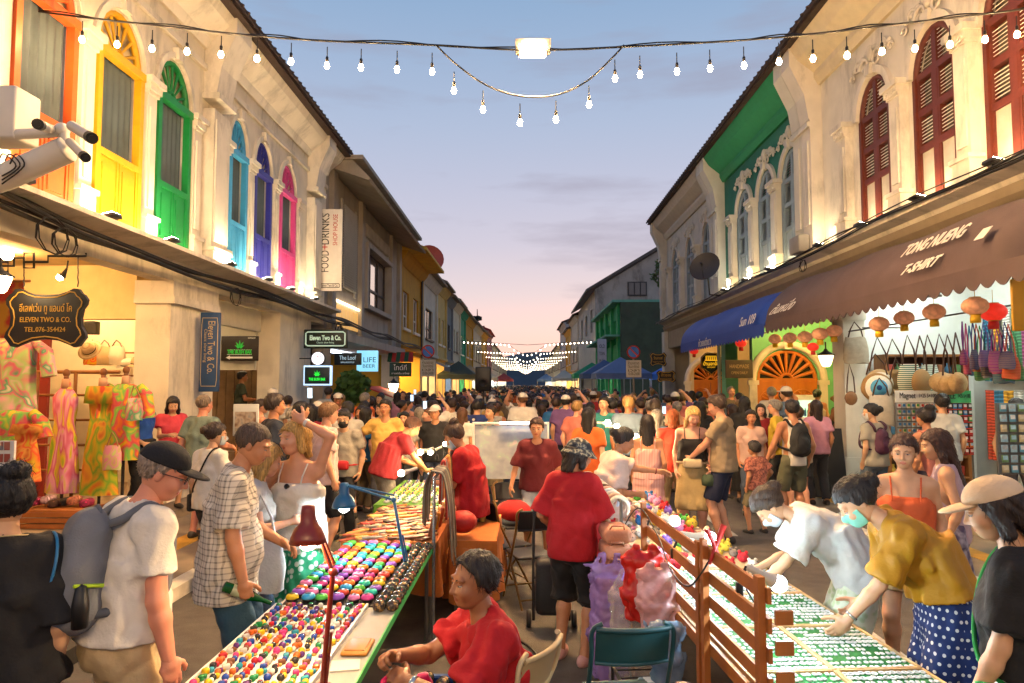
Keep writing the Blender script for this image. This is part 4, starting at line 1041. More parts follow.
# ---------------- grey house with the deep sunshade, left of the street
G2 = thing('shophouse', 'grey brown house with a deep sloping sunshade and tall set back block', 'building', (XL, 24, 0))
GW = M('greybrown_wall', '#a89d8e', .85, .1, 2, .12, 30, stain=.3)
m = MB(); y = 18.5
for a, b in ((23.0, 26.9), ):
    B2(m, SL, -.3, 0, y, a, 3.3, 8.3); B2(m, SL, -.3, 0, a, b, 3.3, 4.75); B2(m, SL, -.3, 0, a, b, 6.7, 8.3); y = b
B2(m, SL, -.3, 0, y, 29.5, 3.3, 8.3); B2(m, SL, -9, -.7, 18.6, 29.5, 8.3, 9.9); B2(m, SL, -9, -.3, 18.52, 18.8, 0, 8.3); B2(m, SL, -.7, 0, 18.52, 19.2, 0.1, 3.3); B2(m, SL, -.6, 0, 28.9, 29.5, .1, 3.3); B2(m, SL, -9, -.3, 18.8, 29.5, 3.3, 3.5)
B2(m, SL, -9, -.8, 18.7, 29.4, 9.9, 10.05)
m.build('wall', GW, G2)
t = MB()
for y in (19.0, 22.4, 27.5, 29.2): B2(t, SL, 0, .14, y-.2, y+.2, 3.6, 8.1)
B2(t, SL, 0, .22, 22.75, 27.15, 4.6, 4.748); B2(t, SL, 0, .22, 22.75, 27.15, 6.702, 6.85); B2(t, SL, 0, .20, 22.75, 22.99, 4.75, 6.7); B2(t, SL, 0, .2, 26.91, 27.15, 4.75, 6.7); B2(t, SL, 0, .3, 18.5, 29.5, 3.3, 3.55)
for i in range(16): t.prism([(0,7.1),(.12,7.1),(.12,7.5),(0,7.6)], (XL, 23.0+i*.25, 0), (1,0,0), (0,0,1), (0,1,0), .1)
t.build('trim', GW, G2)
t = MB(); t.prism([(0,8.28),(0,8.12),(1.15,7.72),(1.2,7.78),(.7,8.3)], (XL, 18.6, 0), (1,0,0), (0,0,1), (0,1,0), 10.8); B2(t, SL, -.1, 1.0, 18.55, 29.45, 8.302, 8.42); t.build('sunshade', M('sunshade', '#978c7c', .8, .15, 3, stain=.3), G2)
w = MB()
for a in (23.0, 24.3, 25.6, 26.82): B2(w, SL, -.2, -.08, a, a+.09, 4.75, 6.7)
for z in (4.75, 5.4, 6.62): B2(w, SL, -.19, -.09, 23.0, 26.9, z, z+.08)
w = w.build('window', M('frame_dark', '#3a2f28', .5, .1), G2); g = MB(); B2(g, SL, -.16, -.14, 23.0, 26.9, 4.75, 6.7); g.build('pane', M('pane_pink', '#8d8076', .08, .1, 2, spec=.8), w)
l = MB()
for i in range(34): l.box((XL+.08, 20.9, 4.95+i*.075), (.03, 1.5, .055), Matrix.Rotation(R(30), 3, 'Y'))
B2(l, SL, 0, .05, 20.0, 20.14, 4.8, 7.6); B2(l, SL, 0, .05, 21.66, 21.8, 4.8, 7.6); l.build('louvre', M('louvre_white', '#b7b2a6', .6, .08), G2)
q = MB()
for i in range(7):
    B2(q, SL, 0, .03, 19.3+i*.46, 19.3+i*.46+.42, 3.75, 4.35)
q.build('glazed_panel', M('glass_block_lit', '#d8b06a', .4, .2, 3, emit=.55, ecol='#e2a95a'), G2)
q = MB(); B2(q, SL, .02, .08, 19.2, 22.6, 4.44, 4.49); q.build('light_strip', M('strip_light', '#fff', .5, 0, emit=6, ecol='#ffe2b0'), G2)
q = MB(); B2(q, SL, -3, -2.9, 18.8, 29.4, .1, 3.3); q.build('shop_back_wall', M('shopback_g', '#8a7a64', .8, .2, 2), G2)
q = MB(); B2(q, SL, -1.6, -1.5, 19.5, 22, 3.2, 3.24); B2(q, SL, -1.6, -1.5, 24, 28, 3.2, 3.24); q.build('ceiling_light', M('shoplamp_g', '#fff', .5, 0, emit=14, ecol='#cfe4ff'), G2)
for y0, z0, y1, z1 in ((19.3,4.9,20.9,7.3),(24.4,4.6,27.9,7.3)):
    pass
yh = house(-1, 29.5, 36, 7.9, '#b98a24', 'mustard yellow house with white framed windows and a projecting eave', 2, '#d8cfbe', None, eave=1.2, eavecol='#c8a040', lampcol='#ffe0a8')
FAR_L = [(36,42,8.0,'#c3bba8','pale grey house with dark barred window past the yellow house',1,'#4a3a2c','#6d6a60'),(42,47,8.3,'#c2a764','tan yellow house with a rounded parapet, left row',2,'#e0d8c6',None),(47,51,8.1,'#6f7478','narrow slate grey house between two yellow ones',1,'#30302e',None),(51,57,8.3,'#c8bfa6','cream house with a maroon awning, left row',2,'#5a4a3a','#6a1f18'),(57,62,8.2,'#2c9070','teal green house front, left row',1,'#d8d8c8',None),(62,71,8.2,'#c4901c','deep yellow house front with white windows, left row',2,'#e4dcc8',None),(71,84,8.4,'#c9bda0','long cream house lit by strings, left row',3,'#6a5a46','#3c3a34'),(84,96,8.6,'#c99a28','bright yellow house near the end of the left row',2,'#d8cfba',None),(96,110,9.6,'#b07a70','pinkish house with a red tiled roof, left row',2,'#5a3a2c',None),(110,140,8.4,'#c6bca8','far cream terrace closing the left row',5,'#5a4a3a',None),(140,200,8.0,'#b9a888','farthest tan terrace on the left',6,'#4a3c30',None)]
for a, b, h, c, l, n, wc, aw in FAR_L: house(-1, a, b, h, c, l, n, wc, aw, lampcol=('#ffcf8f','#ffe8c8','#d8ecff')[int(a) % 3], eavecol='#7a6c5c' if a != 96 else '#8a2a20')
# green walled house past the side lane, right
GH = thing('house', 'green house with a stained dark side wall beyond the lane', 'house', (XR, 48, 0))
m = MB(); m.box2((5.9,42,0),(14,42.3,7.1)); m.build('side_wall', M('green_stained', '#3d4a3a', .9, .25, 1.5, .2, 20, stain=.7), GH)
m = MB(); B2(m, SR, -.3, 0, 42.3, 56, 3.4, 4.6); B2(m, SR, -.3, -.05, 42.3, 56, 6.2, 7.1); m.box2((6.4,42.3,4.6),(6.5,56,6.2)); 
for y in (43.0, 46.2, 49.4, 52.6, 55.6): B2(m, SR, -.5, .12, y-.35, y+.35, .1, 7.1)
m.build('wall', M('green_front', '#2a9a5c', .8, .12, 2, stain=.15), GH)
m = MB(); B2(m, SR, -8, .5, 42, 56, 7.1, 7.25); B2(m, SR, 0, .9, 42.4, 55.8, 5.0, 5.12) ; B2(m, SR, -.3, .6, 42.4, 55.8, 3.1, 3.3); m.build('roof_slab', M('green_slab', '#5d9a86', .8, .1, 2, stain=.3), GH)
TW = thing('house', 'tall weathered white house with a rising stained side wall', 'house', (XR, 64, 0))
m = MB(); m.prism([(0,0),(0,10.0),(7.6,14.6),(9,14.6),(9,0)], (5.9, 57, 0), (1,0,0), (0,0,1), (0,1,0), .4); m.build('side_wall', M('stained_white', '#97918a', .9, .2, .8, .1, 20, stain=.65), TW)
m = MB(); y = 57.4
for a, b in ((59.5,61.5),(64.5,66.5),(69.5,71.5)):
    B2(m, SR, -.3, 0, y, a, 3.4, 10); B2(m, SR, -.3, 0, a, b, 3.4, 6.6); B2(m, SR, -.3, 0, a, b, 8.6, 10); y = b
B2(m, SR, -.3, 0, y, 75, 3.4, 10); B2(m, SR, -9, -.3, 57.4, 75, 3.4, 3.6); m.build('wall', M('old_white', '#b3aba0', .85, .15, 1.5, stain=.45), TW)
m = MB(); 
for a, b in ((59.5,61.5),(64.5,66.5),(69.5,71.5)): B2(m, SR, -.2, -.15, a, b, 6.6, 8.6)
m.build('window', M('pane_far', '#3a3430', .3, .1), TW)
m = MB(); m.prism([(-.8,9.75),(-.8,9.95),(7.6,15.0),(9.2,15.0),(9.2,14.7),(7.6,14.7)], (5.9,56.6,0), (1,0,0), (0,0,1), (0,1,0), 18.6); m.build('roof', M('roof_grey', '#55504c', .9, .2, 2), TW)
m = MB(); m.box2((8.6,56.9,9.4),(10.2,56.99,10.6)); m = m.build('window', M('frame_dark2', '#2c2a2a', .6, .1), TW)
q = MB()
for i in range(3): q.box2((8.7+i*.5,56.86,9.5),(9.1+i*.5,56.895,10.5))
q.build('pane', MATS['pane_dusk'], m)
FAR_R = [(75,86,9.6,'#c4bba8','off white house past the tall stained wall, right row',2,'#5a4a3a',None),(86,97,9.0,'#c79c3c','yellow ochre house on the right, far',2,'#e0d8c6',None),(97,112,10.8,'#a9a6a4','pale grey block rising above its neighbours, far right row',3,'#4a4a4a',None),(112,140,8.4,'#c2b496','far beige terrace closing the right row',5,'#5a4a3a',None),(140,200,8.0,'#b2a184','farthest brown terrace on the right',6,'#4a3c30',None)]
for a, b, h, c, l, n, wc, aw in FAR_R: house(1, a, b, h, c, l, n, wc, aw, lampcol=('#ffcf8f','#ffe8c8','#d8ecff')[int(a) % 3])
# conifer over the far roofs
def leafy(name, label, cat, base, h, rad, crown, leafm, n, ls, trunkm, seed=1, kind='round'):
    t = thing(name, label, cat, base); rg = random.Random(seed); b = Vector(base)
    tk = MB(); tk.tube([b, b+Vector((.05*h*.2,0,h*.5)), b+Vector((0,0,h*.95))], [h*.025, h*.016, h*.004], 7)
    lv = MB()
    for i in range(n):
        if kind == 'conifer':
            k = int(rg.random()*6); z = h*(.35+.6*k/6); r = rad*(1-k/6.5)*rg.random()**.5; a = rg.random()*6.28; p = b+Vector((r*math.cos(a), r*math.sin(a), z+rg.uniform(-.12,.12)*h*.15-r*.1))
        else:
            a = rg.random()*6.28; u = rg.uniform(-1,1); rr_ = rad*(.35+.65*rg.random()**.4)*(1+.3*math.sin(3*a+5*u)); p = b+Vector((rr_*math.cos(a)*math.sqrt(1-u*u), rr_*math.sin(a)*math.sqrt(1-u*u), h*.95-rad+rad*u*crown))
        d = Vector((rg.gauss(0,1), rg.gauss(0,1), rg.gauss(0,.6))).normalized(); e = d.orthogonal().normalized()*ls*.45; d *= ls
        lv._add([p-d*.5, p+e, p+d*.5, p-e], [(0,1,2,3)], False)
    tk.build('trunk', trunkm, t); lv.build('crown', leafm, t); return t
BARK = M('bark', '#3a2c20', .9, .2, 10)
leafy('conifer_tree', 'tiered dark conifer standing above the far left roofs', 'tree', (-9, 128, 0), 17, 3.4, 1, M('conifer_leaf', '#242c22', .8, .3, 2), 1500, .5, BARK, 3, 'conifer')

# ------------------------------------------------------------------ string lights over the street
def spline(pts, n=6):
    pts = [Vector(p) for p in pts]; out = []
    for i in range(len(pts)-1):
        p0, p1, p2, p3 = pts[max(0,i-1)], pts[i], pts[i+1], pts[min(len(pts)-1,i+2)]
        for j in range(n):
            t = j/n; out.append(.5*((2*p1)+(p2-p0)*t+(2*p0-5*p1+4*p2-p3)*t*t+(3*p1-p0-3*p2+p3)*t**3))
    return out+[pts[-1]]
_b = MB(); _b.lathe([(.0004,-.055),(.016,-.051),(.026,-.038),(.029,-.02),(.024,0),(.015,.016),(.012,.022)], n=10); BULB_ME = _b.mesh('bulb', [BULB])
_s = MB(); _s.lathe([(.014,.02),(.017,.03),(.017,.075),(.008,.09)], n=8); _s.tube([(0,0,.085),(0,0,.20)], .006, 5); SOCK_ME = _s.mesh('socket', [BLACK])
def bulb_part(parent, p):
    o = ORG.get(parent.name, Vector()); b = linkmesh('bulb', BULB_ME, parent); b.location = Vector(p)-o
    s = linkmesh('socket', SOCK_ME, b); return b
YS = 7.5
st = thing('string_light', 'festoon string with a hanging middle loop of warm bulbs across the nearest part of street', 'string light', atY(533, 46, YS))
main = spline([atY(x, y, YS) for x, y in ((-20,3),(20,9),(90,18),(180,28),(256,36),(330,41),(432,45),(533,50),(640,46),(744,40),(813,34),(882,26),(950,18),(1017,10),(1062,2))])
loop = spline([atY(x, y, YS) for x, y in ((437,46),(456,64),(486,85),(520,96),(556,95),(587,81),(612,58),(624,45))])
c = MB(); c.tube(main, .013, 6); c.tube([p+Vector((0,.012,.018+.02*math.sin(i*.8))) for i, p in enumerate(main)], .008, 5); c.tube(loop, .010, 6); c.build('cable', BLACK, st)
for x, y in ((82,38),(117,43),(152,47),(187,50),(221,53),(257,57),(291,60),(327,64),(361,66),(397,68),(432,70),(640,73),(677,70),(710,67),(744,64),(779,60),(813,57),(847,54),(882,50),(915,47),(950,43),(985,38),(1017,33),(454,89),(483,108),(520,121),(556,118),(589,103),(615,77)):
    bulb_part(st, atY(x, y, YS))
L = thing('hanging_floodlight', 'boxy white floodlight glowing on the cable above the street', 'floodlight', atY(533, 48, YS+.03))
q = MB(); o = ORG[L.name]; q.loft([[o+Vector((sx*a, sy*b, z)) for sx, sy in ((-1,-1),(1,-1),(1,1),(-1,1))] for a, b, z in ((.20,.10,.06),(.20,.10,-.02),(.15,.07,-.07))], smooth=False); q.build('housing', M('lamp_house', '#cfc7b4', .5, .05), L)
q = MB(); q.box(o+Vector((0,0,-.078)), (.27,.12,.012)); q.box(o+Vector((0,-.092,-.035)), (.26,.004,.045), Matrix.Rotation(R(32), 3, 'X')); q.build('lens', M('flood_lens', '#fff', .4, 0, emit=3800, ecol='#ffcb8a'), L)
# unseen string and floodlight added behind the camera to light the nearest backs
fill_string = thing('string_light', 'unseen festoon string with a floodlight added behind the viewpoint to light near backs', 'string light', (0,-4.6,5.9)); pts = spline([(-5.5,-4.6,6.3),(-2.5,-4.6,5.85),(.2,-4.6,5.7),(3,-4.6,5.85),(5.9,-4.6,6.3)], 8); c = MB(); c.tube(pts, .013, 6); c.build('cable', BLACK, fill_string)
for i in range(28): x = -5.2+10.8*i/27; bulb_part(fill_string, (x, -4.6, 5.5+.6*(abs(x-.2)/5.6)**2))
q = MB(); q.box((.1,-4.6,5.66), (.40,.2,.10)); q.build('lamp_housing', MATS['lamp_house'], fill_string); q = MB(); q.box((.1,-4.6,5.600), (.27,.12,.012)); q.build('lamp_lens', M('flood_lens_fill', '#fff', .4, 0, emit=1300, ecol='#ffce8e'), fill_string)
# strings further down the street
_b = MB(); _b.ball((0,0,0), (.05,.05,.06), 6, 4); FB = _b.mesh('bulb', [M('far_bulb', '#fff', .4, 0, emit=13, ecol='#ffe9c8')])
for k, Y in enumerate((58, 76, 92, 106, 120, 134, 148, 162, 178)):
    zc = 5.6+.002*Y; t = thing('string_light', ['first','second','third','fourth','fifth','sixth','seventh','eighth','last'][k]+' distant string of bulbs with a drooping middle, counted from the camera', 'string light', (0, Y, zc), 'distant strings of bulbs')
    pts = [Vector((-5.4+11.2*i/10, Y, zc-.35+.35*abs(i-5)/5*1.0)) for i in range(11)]; lp = [Vector((-1.5+3.0*i/8+.2, Y, zc-.38-.75*math.sin(math.pi*i/8))) for i in range(9)]
    m = MB(); m.tube(pts, .02, 4); m.tube(lp, .018, 4); m.build('cable', BLACK, t)
    for i in range(32): 
        if 12 <= i <= 19: continue
        x = -5.2+10.8*i/31; b = linkmesh('bulb', FB, t); b.location = Vector((x, Y, zc-.35+.35*abs(x-.2)/5.6-.12))-ORG[t.name]
    for i in range(9): b = linkmesh('bulb', FB, t); b.location = lp[i]-Vector((0,0,.12))-ORG[t.name]

# ------------------------------------------------------------------ cables on the facades
def cable_run(label, runs, loops=()):
    t = MB()
    for pts, r in runs: t.tube(spline(pts, 5), r, 5)
    for c_, rad in loops:
        t.tube([Vector(c_)+Vector((.02*math.sin(i), rad*math.cos(i*.7), rad*.8*math.sin(i*.7)-.1)) for i in range(24)], .008, 4)
    o = t.build('power_cable', M('cable_black', '#16130f', .6, .2, 5)); tag(o, label, 'cable'); return o
rg = random.Random(2); runs = []
for i in range(6):
    ph = rg.random()*6
    runs.append(([(XL+.30+.05*math.sin(y+ph), y, 3.93-.05*i*.5-.10*abs(math.sin((y+ph)*.5))+(.12 if y < 7 else 0)) for y in np.arange(5.0, 34, 1.3)], .012+.008*(i % 3)))
cable_run('thick bundle of black power cables sagging along the cream shophouse ledge', runs, [((XL+.4, 7.2, 3.75), .25), ((XL+.4, 7.4, 3.72), .2), ((XL+.35, 12.0, 3.7), .2), ((XL+.35, 18.7, 3.6), .3), ((XL+.35, 18.9, 3.5), .35)])
runs = []
for i in range(4):
    ph = rg.random()*6
    runs.append(([(XR-.36-.03*math.sin(y+ph), y, 4.72-.03*i-.07*abs(math.sin((y+ph)*.45))) for y in np.arange(5.5, 29, 1.3)], .010+.006*(i % 2)))
cable_run('black cables strung along the ledge below the maroon shutters', runs, [((XR-.36, 13.6, 4.5), .15)])
j = MB(); j.bbox((XR-.36, 13.75, 4.85), (.22,.5,.34), .02); o = j.build('junction_box', M('box_grey', '#8a857c', .6, .1)); tag(o, 'grey junction box on the ledge between cream and green houses', 'junction box')
# drain pipes and dish
def pipe(x, y, z0, z1, col, label):
    t = MB(); t.tube([(x,y,z0),(x,y,z1-.2),(x-.3*np.sign(x)*-1,y,z1)], .05, 8); o = t.build('drain_pipe', M('pipe_'+col, col, .6, .1)); tag(o, label, 'drain pipe')
pipe(XL+.09, 35.6, .2, 7.8, '#3c3a36', 'dark drain pipe between the yellow and pale grey houses')
pipe(XR-.09, 20.55, .2, 4.3, '#b8b2a4', 'pale drain pipe on the column beside the blue awning')
def dish(c, r, face, col, label):
    t = thing('satellite_dish', label, 'satellite dish', c); f = Vector(face).normalized(); up = Vector((0,0,1)); a = f.cross(up).normalized(); b = a.cross(f)
    m = MB(); rings = []
    for k in (.02,.35,.7,1): rings.append([Vector(c)+f*(k*k*r*.28)+(a*math.cos(i*math.pi/10)+b*math.sin(i*math.pi/10))*r*k for i in range(20)])
    m.loft(rings, cap=False); m.loft([[v-f*.012 for v in q] for q in rings][::-1], cap=False); mm = M('dish_'+col, col, .5, .1); m.build('reflector', mm, t)
    m = MB(); m.tube([Vector(c)+f*.05-b*r*.9, Vector(c)+f*r*.75-b*.15*r], .012, 5); m.tube([Vector(c)+f*r*.75-b*.15*r-f*.04, Vector(c)+f*r*.75-b*.1*r+f*.06], .035, 6); m.build('feed_arm', BLACK, t); return t
SD = dish(atX(706, 268, XR-.75)+Vector((0,0,0)), .44, (-.55,-.75,.35), '#3c342c', 'dark satellite dish bracketed to the grey white facade')
m = MB(); c_ = ORG[SD.name]; m.tube([c_+Vector((.05,.08,-.05)), c_+Vector((.12,.1,-.75)), (XR, c_.y+.1, c_.z-.8)], .025, 6); m.build('bracket', BLACK, SD)
RD = dish((XL-.3, 41, 9.6), .85, (.35,-.9,.2), '#b2452c', 'orange red satellite dish on the left roofs'); m = MB(); m.tube([(XL-.3,41.1,9.5),(XL-.3,41.1,8.2)], .04, 6); m.build('mast', BLACK, RD)
an = thing('aerial', 'thin television aerial beside the orange red dish', 'aerial', (XL-1.4, 40, 8.6)); m = MB(); m.tube([(XL-1.4,40,8.6),(XL-1.4,40,11.2)], .03, 5)
for i in range(3): m.tube([(XL-2.1+i*.12,40,10.1+i*.5),(XL-.7-i*.12,40,10.1+i*.5)], .02, 4)
m.build('mast', BLACK, an)
# ------------------------------------------------------------------ camera cluster on its white arm
cc = thing('security_camera_cluster', 'white security cameras clustered on a thick white bracket arm', 'security camera', atY(0, 170, 5.4))
m = MB(); m.tube([atY(-60,200,5.4), atY(8,176,5.4), atY(66,150,5.4)], .105, 12); m.lathe([(.108,0),(.10,.02),(.02,.05)], atY(66,150,5.4), 12, (atY(66,150,5.4)-atY(8,176,5.4)).to_track_quat('Z','Y').to_matrix()); m.build('arm', M('white_metal', '#d9d4c8', .5, .06, 4), cc)
m = MB(); m.bbox(atY(8,118,5.5), (.34,.3,.44), .02); m.build('control_box', M('white_box', '#dcd7cc', .5, .05), cc)
def bullet(a, b, r, parent):
    a, b = Vector(a), Vector(b); d = (b-a).normalized(); m = MB(); m.tube([a, b], r, 12); m.build('camera_body', MATS['white_metal'], parent)
    m = MB(); m.tube([b-d*.01, b+d*.05], r*1.08, 12); m.tube([b+d*.05, b+d*.055], r*.6, 10); m.build('lens_hood', BLACK, parent)
m = MB(); m.tube([atY(66,150,5.4), atY(64,132,5.4)], .04, 8); m.tube([atY(-10,136,5.4), atY(60,132,5.4)], .045, 8); m.ball(atY(62,130,5.4), .06, 8, 6); m.build('mount', MATS['white_metal'], cc)
bullet(atY(72,126,5.35), atY(90,137,5.1), .042, cc); bullet(atY(70,142,5.35), atY(84,156,5.1), .035, cc); bullet(atY(52,130,5.4), atY(40,125,5.15), .04, cc)
m = MB()
for i in range(3): m.tube(spline([atY(0+i*5,158+i*3,5.3), atY(4+i*6,154,5.28), atY(16+i*4,166,5.28), atY(2,176+i*4,5.3)], 5), .006, 5)
m.build('wiring', BLACK, cc)

# ------------------------------------------------------------------ signs
GOLD = M('gold_paint', '#d9a53a', .4, .1, 20); WHITEP = M('white_letter', '#e8e6de', .5, 0); BLKP = M('black_letter', '#17140f', .6, 0); REDP = M('red_letter', '#b5201a', .6, 0)
DK = M('sign_black', '#1d1913', .45, .15, 6)
FA, UP = (1,0,0), (0,0,1)
def px_len(n, Y): return n*Y/FPX
def hang_sign(px, py, w, h, Y, label, bg, name='shop_sign', thick=.05, outline=None, frame=None, rail=None, tilt=0):
    c = atY(px, py, Y); W, H = px_len(w, Y), px_len(h, Y); t = thing(name, label, 'sign', c)
    m = MB()
    if outline: m.prism([(x*W/2, y*H/2) for x, y in outline], c+Vector((0,thick/2,0)), (1,0,0), (0,0,1), (0,-1,0), thick)
    else: m.bbox(c, (W, thick, H), .012)
    m.build('board', bg, t)
    if frame:
        g = MB(); pts = [(x*W/2*frame[0], y*H/2*frame[1]) for x, y in (outline or [(-1,-.8),(-.9,-1),(.9,-1),(1,-.8),(1,.8),(.9,1),(-.9,1),(-1,.8)])]; pts.append(pts[0])
        g.tube([c+Vector((x, -thick/2-.003, z)) for x, z in pts], frame[3] if len(frame) > 3 else .008, 5); g.build('border', frame[2], t)
    return t, c, W, H, c+Vector((0, -thick/2-.004, 0))
half = [(.0,-.72),(.35,-.78),(.62,-.93),(.72,-1),(.84,-.96),(.92,-.8),(1,-.66),(.97,-.5),(.88,-.3),(.86,0),(.9,.3),(.98,.45),(1,.62),(.92,.78),(.85,.84),(.78,.98),(.66,1),(.52,.9),(.3,.8)]
orn = half+[(-x, y) for x, y in ([(0,.78)]+half[:0:-1])]
t, c, W, H, f = hang_sign(47, 318, 84, 60, 6.5, 'ornate black hanging board with gold Thai and English lettering and telephone number', DK, 'hanging_sign', .04, orn, (.88,.88,GOLD,.006))
text('อีเลฟเว่น ทู แอนด์ โค', .10, GOLD, f+Vector((0,0,.09)), FA, UP, t, fit=W*.64); text('ELEVEN TWO & CO.', .07, GOLD, f+Vector((0,0,-.02)), FA, UP, t, fit=W*.62); text('TEL.076-354424', .065, GOLD, f+Vector((0,0,-.115)), FA, UP, t, fit=W*.5)
br = thing('sign_bracket', 'black fretwork iron bracket carrying the ornate hanging board', 'bracket', atY(0, 262, 6.5)); m = MB()
m.tube([atY(x, y, 6.5) for x, y in ((-20,254),(0,254),(0,266),(14,266),(14,258),(24,258),(24,268),(34,268),(34,253),(24,253),(24,262),(48,262),(48,256),(86,256),(86,253))], .012, 5); m.tube([atY(x, y, 6.5) for x, y in ((-20,262),(8,262),(8,272),(-20,272))], .012, 5)
m.build('fretwork', IRON, br)
m = MB()
for x, y0, y1 in ((24,269,287),(78,257,287)):
    for i in range(6): m.tube([atY(x+.6*math.sin(i*3), y0+(y1-y0)*i/6, 6.5), atY(x-.6*math.sin(i*3), y0+(y1-y0)*(i+1)/6, 6.5)], .007, 4)
split_islands(m, 'chain', IRON, br) if False else m.build('chain', IRON, br)
# lantern by the bracket and a clip spot inside the arcade
def lantern_lamp(c, r, label, em=45):
    t = thing('wall_lantern', label, 'lantern', c); c = Vector(c); m = MB(); m.lathe([(r*.15,r*1.5),(r*.3,r*1.2),(r*1.1,r*.7),(r*1.15,r*.6)], c, 12); m.tube([c+Vector((0,0,r*1.4)), c+Vector((0,.0,r*2.4))], .012, 5); m.build('hood', IRON, t)
    m = MB(); m.lathe([(r*.35,-r*.9),(r*.55,-r*.7),(r*.8,0),(r*.95,r*.6)], c, 12); m.build('glass_shade', M('lantern_glass%d' % em, '#fff', .4, 0, emit=em, ecol='#ffd8a0'), t); return t
lantern_lamp(atY(0, 283, 6.2), .10, 'glowing glass lantern under a black hood at the edge by the bracket', 22)
lantern_lamp(atY(393.5, 387, 27), .22, 'white glowing lantern under the Thai shop sign', 22)
lantern_lamp(atX(826, 360, 5.2), .13, 'black hooded lantern near the orange arched door', 4)
s_ = thing('spotlight', 'small clip spotlight shining under the cream beam', 'spotlight', atY(62, 276, 8.6)); m = MB(); c = ORG[s_.name]; m.tube([c+Vector((.06,0,.1)), c+Vector((.02,0,.02)), c], [.012,.03,.05], 8); m.tube([c+Vector((.06,0,.1)), c+Vector((.07,0,.2))], .01, 5); m.build('head', IRON, s_); m = MB(); m.ball(c+Vector((-.02,-.01,-.02)), .04, 8, 6); m.build('lens', M('spot_lens', '#fff', .4, 0, emit=160, ecol='#ffe0a8'), s_)

t, c, W, H, f = hang_sign(330, 250, 25, 84, 17.6, 'tall white banner reading food and drinks sideways on the cream facade', M('banner_white', '#d9d2c4', .7, .06), 'banner', .03)
text('FOOD', .30, BLKP, f+Vector((-W*.18,0,-H*.14)), UP, (-1,0,0), t, fit=H*.26); text('+', .30, REDP, f+Vector((-W*.18,0,H*.035)), UP, (-1,0,0), t); text('DRINKS', .30, BLKP, f+Vector((-W*.18,0,H*.255)), UP, (-1,0,0), t, fit=H*.38)
text('SHOP HOUSE', .17, REDP, f+Vector((W*.22,0,H*.245)), UP, (-1,0,0), t, fit=H*.38); text('Eleven Two & Co.', .10, BLKP, f+Vector((0,0,-H*.435)), FA, UP, t, fit=W*.7)
m = MB(); m.tube([f+Vector((x, 0, -H*.435+z)) for x, z in ((-.26,-.05),(-.28,0),(-.26,.05),(.26,.05),(.28,0),(.26,-.05),(-.26,-.05))], .008, 4); m.build('border', BLKP, t)
m = MB()
for z in (-.3, .36): m.tube([c+Vector((-W/2-.25,0,z*H)), c+Vector((-W/2,0,z*H))], .02, 5)
split_islands(m, 'bracket', IRON, t)
BLUEB = M('sign_blue', '#1f4470', .5, .1, 5)
t, c, W, H, f = hang_sign(210, 352, 20, 80, 11.2, 'tall blue vertical board with pale gold lettering on the corner pier', BLUEB, 'shop_sign', .06, None, (.82,.86,M('pale_gold', '#b9a27a', .5, .1),.006))
text('Eleven Two & Co.', .17, MATS['pale_gold'], f+Vector((W*.08,0,H*.06)), (0,0,-1), (1,0,0), t, fit=H*.66); text('Classic slow living', .07, MATS['pale_gold'], f+Vector((-W*.2,0,H*.08)), (0,0,-1), (1,0,0), t, fit=H*.42)
def leaf(t, c, r, mat):
    m = MB()
    for a, k in ((0,1),(34,.92),(-34,.92),(66,.7),(-66,.7),(100,.4),(-100,.4)):
        d = Vector((math.sin(R(a)),0,math.cos(R(a)))); e = Vector((d.z,0,-d.x)); m._add([c, c+d*r*k*.45+e*r*.11, c+d*r*k, c+d*r*k*.45-e*r*.11], [(0,3,2,1)], False)
    m.build('leaf_emblem', mat, t)
GRN = M('neon_green', '#1fc040', .5, 0, emit=.9, ecol='#16c838'); GRND = M('leaf_green', '#1c9a30', .5, 0, emit=.35, ecol='#18a832')
t, c, W, H, f = hang_sign(240, 348.5, 38, 25, 14.85, 'black board with a green leaf and white arrow above the bar entrance', M('sign_brownblack', '#231b17', .5, .1), 'shop_sign', .04)
leaf(t, f+Vector((0,0,.02)), .17, GRND); text('THE BUSH BAR', .13, GRND, f+Vector((0,0,-.08)), FA, UP, t, fit=W*.66, bold=.004); text('DISPENSARY', .04, WHITEP, f+Vector((W*.32,0,H*.42)), FA, UP, t, fit=W*.2)
m = MB(); m.box(f+Vector((0,0,-.135)), (W*.66,.002,.008)); m.box(f+Vector((0,0,-.03)), (W*.66,.002,.006)); m.box(f+Vector((.04,0,-.20)), (W*.6,.003,.04)); m.prism([(0,.045),(-.09,0),(0,-.045)], f+Vector((-W*.3+.04,0,-.20)), (1,0,0), (0,0,1), (0,-1,0), .003); m.build('arrow', WHITEP, t)
t, c, W, H, f = hang_sign(326, 339, 44, 19, 16.3, 'black framed sign with pale green rounded border, above the round sign', M('sign_greenblack', '#10201a', .4, .1), 'shop_sign', .10, None, (.90,.74,M('mint_edge', '#b9d6c0', .5, 0, emit=.35, ecol='#b9d6c0'),.018))
text('Eleven Two & Co.', .16, MATS['mint_edge'], f+Vector((0,0,.02)), FA, UP, t, fit=W*.72, bold=.006); text('Classic slow living', .06, MATS['mint_edge'], f+Vector((0,0,-.09)), FA, UP, t, fit=W*.4)
